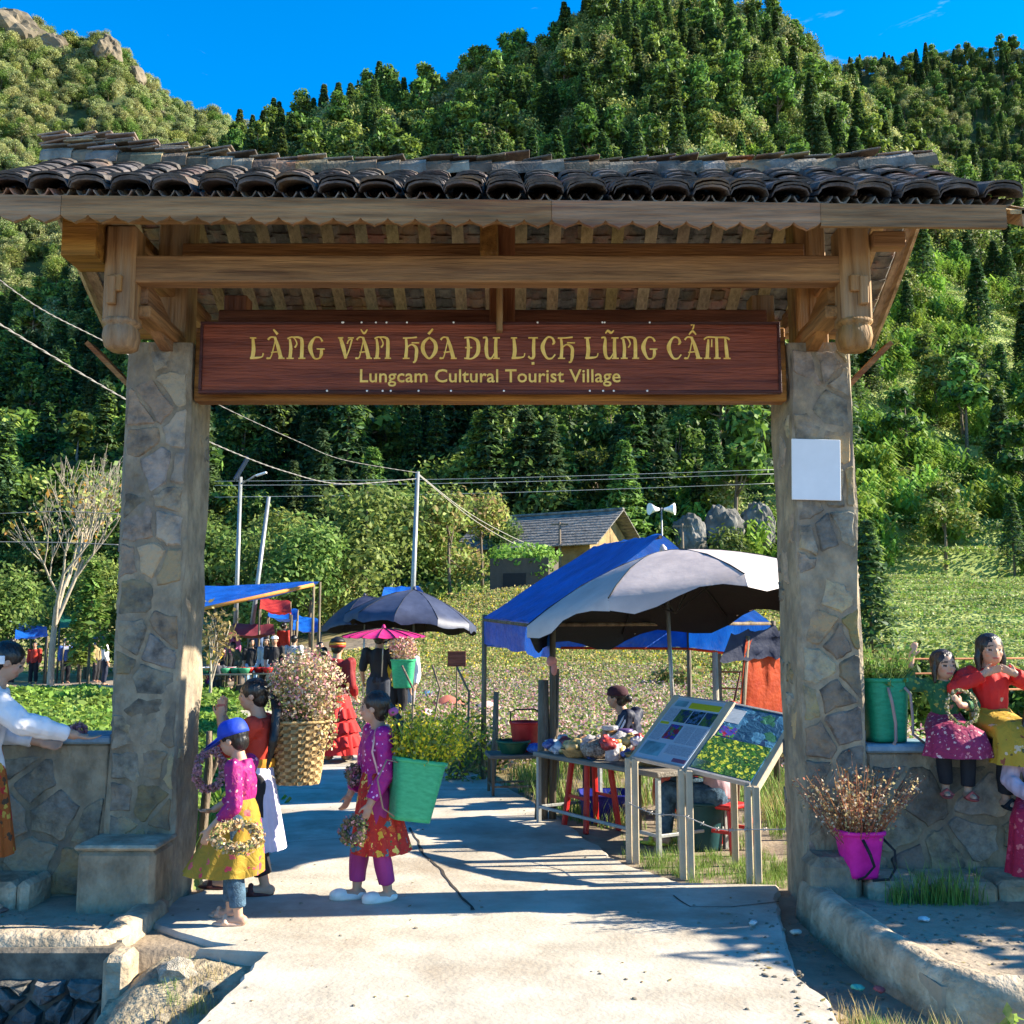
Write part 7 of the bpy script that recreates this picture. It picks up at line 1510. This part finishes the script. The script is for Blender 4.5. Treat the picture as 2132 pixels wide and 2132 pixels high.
addp(9000, -.22, .36, 12.6, 27, [0, 1], .7, 1.25, fld); addp(3000, -.22, .36, 25, 34, [2], .9, 1.6, fld); addp(1600, -.1, .30, 34, 44, [2], 1.2, 2.0, fld); scatter('buckwheat_field', PB, pts, 'pale pink buckwheat flower field with dry grass behind the stall', 'flower field')
PR = [leafy(120, .06, 1.0, .07, [L_bright, G_green, L_yel], 10), leafy(110, .10, 1.0, .07, [L_bright, L_yel, L_pale], 11)]
pts = []; addp(3600, .15, .8, 26, 63, [0, 1], .8, 1.5); addp(900, -.1, .16, 44, 62, [0, 1], .9, 1.6); addp(500, -.6, -.1, 46, 64, [0, 1], .9, 1.6); addp(7500, .22, .75, 63, 138, [0, 1], 1.2, 2.6); scatter('green_field', PR, pts, 'bright green terraced field beyond the wall at the hill foot', 'field')
# grass by the path, stall and wall
pts = []
addp(800, .85, 2.6, 6.98, 9.0, [0, 0, 1], .25, .6, lambda x, y: y < 7.9 or r9.random() < .15); addp(500, .0, 2.5, 9.0, 13, [0, 1, 2], .7, 1.4, lambda x, y: x > interp(rk, y)+.1 and (r9.random() < .35 or x < interp(rk, y)+.6)); addp(900, 2.25, 5.5, 6.95, 12, [0, 1, 2], .7, 1.2); addp(260, -1.4, -.2, 11, 16, [0, 2], .8, 1.3, lambda x, y: interp(rk, y)+.05 < x < interp(rk, y)+.8)
addp(500, -4.8, -2.2, 6.95, 9, [0, 1], .9, 1.6)
for _ in range(50): a = r9.uniform(0, 1); pts.append((1.46+.28*a+r9.normal(0, .07), 4.55-.35*a+r9.uniform(-.2, .25), -.075, r9.uniform(0, 6), r9.uniform(.35, .8), r9.choice([2, 2, 0])))
for _ in range(70): y = r9.uniform(3.9, 5.5); pts.append((interp(lk, y)-r9.uniform(.02, .45), y, lerp(-.60, -.06, sstep(3.9, 5.7, y))-.01, r9.uniform(0, 6), r9.uniform(.3, .7), r9.choice([2, 2, 2, 0])))
for _ in range(26): pts.append((r9.normal(2.42, .12), 6.075+r9.uniform(-.02, .03), .095, r9.uniform(0, 6), r9.uniform(.4, .9), r9.choice([0, 1])))
scatter('grass', PG, pts, 'short grass and weeds along the path, stall and walls', 'grass')
# hedge and shrubs right of the pillar
def shrub(name, label, x, y, Y, r, n, leaf, mats, seed, cat='shrub'):
    p = P(x, y, Y); rg_ = np.random.default_rng(seed); lobes = [((rg_.uniform(-.6, .6)*r[0], rg_.uniform(-.5, .5)*r[1], r[2]*rg_.uniform(.45, .8)), (r[0]*.5, r[1]*.6, r[2]*.5)) for _ in range(7)]; C, N_ = crown_pts(n, lobes, rg_, .5)
    e_ = empty(name, (p.x, Y, gz(p.x, Y)-.1), 0, label, cat); link('foliage', quad_mesh('foliage', leaves(C, N_, leaf, rg_), mats, rg_.choice(len(mats), n)), e_); q = MB()
    for l in lobes[:4]: q.tube([(0, 0, 0), Vector(l[0])*.6, l[0]], [.03, .02, .008], 5)
    q.build('stems', M_bark, e_)
for i, (x, y, Y, rx, rz_, lab) in enumerate(((1640, 1235, 17, 1.2, 1.15, 'dense dark hedge shrub right behind the pillar'), (1715, 1235, 17.5, 1.3, 1.25, 'hedge shrub above the green basket on the wall'), (1790, 1235, 18.5, 1.3, 1.1, 'hedge shrub behind the girl in green'), (1880, 1240, 19, 1.2, .95, 'hedge shrub behind the girl in the red sweater'), (1960, 1240, 18, 1.2, 1.0, 'hedge shrub at the far end of the wall'))): shrub('hedge_shrub', lab, x, y, Y, (rx, .9, rz_), 2400, .085, [L_mid, L_dark, L_dark], 60+i, 'hedge')
shrub('field_shrub', 'rounded brown-green shrub in the field seen under the blue tarpaulin', 1290, 1265, 24, (.9, .6, .8), 700, .08, [L_dry, L_per2], 71); shrub('field_shrub', 'leafy clump growing beside the seller', 1145, 1360, 12.5, (.35, .3, .6), 420, .05, [L_per2, L_per], 72); shrub('mustard_plant', 'yellow-flowering mustard clump behind the green basket flowers', 850, 1370, 12.0, (.55, .35, .85), 900, .04, [F_yel, F_green, F_green], 73, 'plant'); shrub('mustard_plant', 'small mustard clump at the path edge past the girl', 775, 1400, 14.0, (.4, .3, .7), 500, .04, [F_yel, F_green, F_green], 74, 'plant'); shrub('mustard_plant', 'green weed clump along the path by the far stall pole', 905, 1400, 12.6, (.35, .3, .45), 420, .045, [F_green, L_per2], 75, 'plant'); shrub('weed_plant', 'pale leafy weed at the outer corner of the right kerb', 1900, 1905, 4.25, (.10, .10, .26), 130, .045, [L_bright, F_green], 76, 'plant')
# rusty rail fence behind the right-hand wall
e = empty('rail_fence', (3.6, 11.5, 0), 0, 'rusty thin rail fence behind the right-hand wall', 'fence')
for k, z in enumerate((1.36, 1.20, 1.02)): q = MB(); q.tube([(-1.4, 0, z+.03), (0, 0, z), (2.6, 0, z+.02)], .012, 6); q.build('rail', plain((.36, .14, .06), .8), e)
for x in (-1.3, .2, 1.7): q = MB(); q.box((x, 0, .7), (.04, .04, 1.45)); q.build('post', M_bark, e)
# corn on the terraces
def corn_proto(seed):
    rg_ = np.random.default_rng(seed); V = []
    for i in range(14):
        x, y = rg_.normal(0, .35, 2); h = rg_.uniform(1.6, 2.6)
        for k in range(7):
            z = h*(.2+.75*k/7); d = rg_.uniform(0, 6.28); l = .85*rg_.uniform(.7, 1.1); px, py = -math.sin(d)*.07, math.cos(d)*.07; c_, s_ = math.cos(d), math.sin(d)
            V.append([(x-px, y-py, z), (x+px, y+py, z), (x+c_*l*.5+px, y+s_*l*.5+py, z+.45), (x+c_*l*.5-px, y+s_*l*.5-py, z+.45)]); V.append([(x+c_*l*.5-px, y+s_*l*.5-py, z+.45), (x+c_*l*.5+px, y+s_*l*.5+py, z+.45), (x+c_*l+px*.1, y+s_*l+py*.1, z+.2), (x+c_*l-px*.1, y+s_*l-py*.1, z+.2)])
    return bpy.data.objects.new('corn', quad_mesh('corn', V, L_bright))
CP = [corn_proto(1), corn_proto(2)]; pts = []
for _ in range(1300):
    y = r9.uniform(63, 136); s = r9.uniform(.235, .6); x = s*y
    if noise.noise(Vector((x*.09, y*.14, 8))) < -.02: continue
    pts.append((x, y, gz(x, y)-.1, r9.uniform(0, 6.28), r9.uniform(.9, 1.6), r9.integers(0, 2)))
for _ in range(70): y = r9.uniform(64, 72); s = r9.uniform(.09, .2); x = s*y; pts.append((x, y, gz(x, y)-.1, r9.uniform(0, 6.28), r9.uniform(.9, 1.5), r9.integers(0, 2)))
scatter('corn_crop', CP, pts, 'bright green corn growing on the hillside terraces', 'corn')
def crag_mesh(seed, m_):
    bm = bmesh.new(); bmesh.ops.create_icosphere(bm, subdivisions=4, radius=1)
    for v in bm.verts:
        q = v.co+Vector((seed*7.1, 0, 0)); k = 1+.35*noise.noise(q*1.2)+.22*abs(noise.noise(Vector((q.x*3, q.y*3, q.z*1.1))))+.10*noise.noise(q*7)+.05*noise.noise(q*15); v.co = Vector((v.co.x*k, v.co.y*k*.85, v.co.z*k))
    me_ = bpy.data.meshes.new('crag'); bm.to_mesh(me_); bm.free(); me_.materials.append(m_); return me_
M_lime = mat('grey_limestone', (.10, .098, .09), .9, .4, .9, .5, 3, col2=(.22, .21, .19), bdist=.1)
for i, (x, y, Y, s, lab) in enumerate(((1300, 990, 63, 1.7, 'grey limestone outcrop at the hill foot beside the fields'), (1365, 985, 64, 2.1, 'tall grey limestone crag above the green field'), (1425, 975, 65, 1.9, 'jagged limestone crag next to the right pillar edge'), (1335, 955, 68, 1.6, 'smaller limestone rock above the crags'))):
    p = P(x, y, Y); o_ = link('limestone_crag', crag_mesh(40+i, M_lime), None, (p.x, Y, p.z-.9), (0, 0, i), (s*.6, s*.6, s*.85)); tag(o_, lab, 'rock')
# litter on the platform and apron
rl = random.Random(77)
for i, (x, y, c, lab) in enumerate(((1745, 1738, (.6, .6, .6), 'crumpled white cup lying on the right platform'), (1832, 1685, (.5, .10, .05), 'orange wrapper by the wall ledge'), (1790, 1690, (.6, .62, .65), 'white scrap of paper by the wall ledge'), (1500, 1762, (.5, .47, .4), 'pale twig on the shaded apron'), (1420, 1745, (.62, .6, .56), 'small white pebble on the shaded apron'), (1660, 1872, (.35, .08, .08), 'red wrapper among the grass by the kerb'), (1620, 1868, (.10, .42, .30), 'green wrapper among the grass by the kerb'))):
    p = G(x, y, .105 if x > 1690 else -.03 if y > 1800 else .0); q = MB(); q.ell((0, 0, .012), (.035, .022, .014), nu=9, nv=6); o_ = link('litter', remesh(q, .006, 0, .008, 50, plain(c, .6)), None, p, (0, 0, i)); tag(o_, lab, 'litter')

# unseen tree added past the right-hand wall to shade the platform, and the white cap and black scarf of two people
sh = broad(91, 2.9, 2.0, 1500, .11, [L_mid, L_bright], .3, 9, .4, .05); e_ = empty('added_shade_tree', (6.1, 5.95, 0), 0, 'unseen small leafy tree added beyond the right-hand wall to shade the platform', 'tree'); link('trunk', sh[0], e_); link('crown', sh[1], e_)

# rock faces near the top of the left mountain
M_tan = mat('tan_rock_face', (.10, .082, .055), .95, .4, .25, .5, 1.5, col2=(.22, .18, .125), bdist=.3)
for i, (x, y, s, lab) in enumerate(((25, 20, 9, 'bare tan rock cap at the very top of the left mountain'), (205, 70, 7, 'tan rock face on the shoulder of the left mountain'), (150, 100, 5, 'small tan rock patch below the left mountain shoulder'), (90, 62, 6, 'tan rock rib between the summit and the shoulder'), (255, 125, 4.5, 'lower tan rock patch on the left mountain skyline'))):
    p = P(x, y, 322); o_ = link('rock_outcrop', crag_mesh(60+i, M_tan), None, (p.x, 322, p.z-s*1.0), (0, 0, i*2), (s*1.1, s*.8, s*.8)); tag(o_, lab, 'rock')
# grit and dry leaves on the paving
gp = [bpy.data.objects.new('grit%d' % i, rock_mesh(80+i, M_pale_rock)) for i in range(2)]
lf = quad_mesh('dryleaf', leaves(np.array([[0, 0, .25]]), np.array([[0, 0, 1.]]), 2.2, np.random.default_rng(2), 1.8, .2), L_dry); gp.append(bpy.data.objects.new('grit2', lf)); pts = []
for _ in range(900):
    y = r9.uniform(3.8, 13); x = r9.uniform(-2.2, 2.0)
    if not inpath(x, y, -.05): continue
    e0 = min(x-interp(lk, y), interp(rk, y)-x)
    if r9.random() > .25+.75*math.exp(-e0*5): continue
    pts.append((x, y, .001, r9.uniform(0, 6.28), r9.uniform(.004, .013), r9.choice([0, 1, 2, 2])))
for _ in range(260): x, y = r9.uniform(1.9, 3.4), r9.uniform(4.75, 6.05); pts.append((x, y, .101, r9.uniform(0, 6.28), r9.uniform(.004, .014), r9.choice([0, 1, 2])))
for _ in range(160): x, y = r9.uniform(1.2, 1.72), r9.uniform(4.2, 6.3); pts.append((x, y, -.069 if not inpath(x, y, 0) else .001, r9.uniform(0, 6.28), r9.uniform(.004, .016), r9.choice([0, 1, 2])))
for _ in range(120): x, y = r9.uniform(-3.4, -2.15), r9.uniform(5.65, 6.15); pts.append((x, y, .031, r9.uniform(0, 6.28), r9.uniform(.004, .012), r9.choice([0, 1, 2])))
scatter('grit', gp, pts, 'loose grit and dry leaves strewn over the paving', 'grit')

# more of the market far left of the gate
for i, (x, y, Y, H_, tp_, bt_, lab) in enumerate(((18, 1292, 36, 1.6, C_navy, C_black, 'vendor in navy standing under the white awning'), (62, 1288, 38, 1.55, C_redtop, C_black, 'vendor in a red top behind the bare tree'), (122, 1286, 37, 1.6, plain((.05, .10, .30), .8), C_black, 'shopper in a blue jacket between the bare tree and conifer sapling'), (180, 1290, 36, 1.55, plain((.30, .22, .10), .8), C_black, 'vendor in ochre beside the left pillar far off'), (196, 1286, 34, 1.6, C_white, C_navy, 'shopper in white by the small blue awning'), (533, 1300, 33, 1.6, C_redtop, C_black, 'vendor in a red top under the red awning'), (488, 1296, 33.5, 1.6, plain((.10, .16, .30), .8), C_black, 'shopper in a slate blue shirt behind the pale jacket'), (436, 1296, 32, 1.6, plain((.35, .10, .22), .8), C_black, 'vendor in a plum blouse under the maroon canopy'))):
    p = P(x, y, Y); person(lab, (p.x, Y, gz(p.x, Y)), R(150+i*37), H_, top=tp_, pants=bt_, skin=SK_ADULT, hr=.135, vox=.016, hair='bun' if i % 2 else 'short', sleeve=.9)
awning('deep blue awning left of the bare tree trunk', (P(28, 1205, 37), P(90, 1200, 37), P(88, 1182, 40), P(30, 1180, 40)), T_blue); awning('grey canvas awning behind the saplings', (P(120, 1225, 36), P(200, 1222, 36), P(198, 1205, 39), P(122, 1203, 39)), plain((.25, .26, .28), .8)); awning('bright blue awning just right of the leaning pole', (P(505, 1165, 33), P(560, 1172, 33), P(562, 1150, 36), P(508, 1146, 36)), T_blue)
e = empty('stone_border', (-13, 27.5, 0), 0, 'low stone border wall at the far edge of the leafy crop', 'wall'); x = -7.5; rb = random.Random(3)
while x < 7.5:
    l_ = rb.uniform(.5, .9); q = MB(); q.box((0, 0, 0), (l_-.04, .4, .42+rb.uniform(-.05, .05)), bev=.06); q.build('stone', M_stone, e, (x+l_/2, rb.uniform(-.03, .03), .15)); x += l_
bpy.data.scenes.remove(TS)
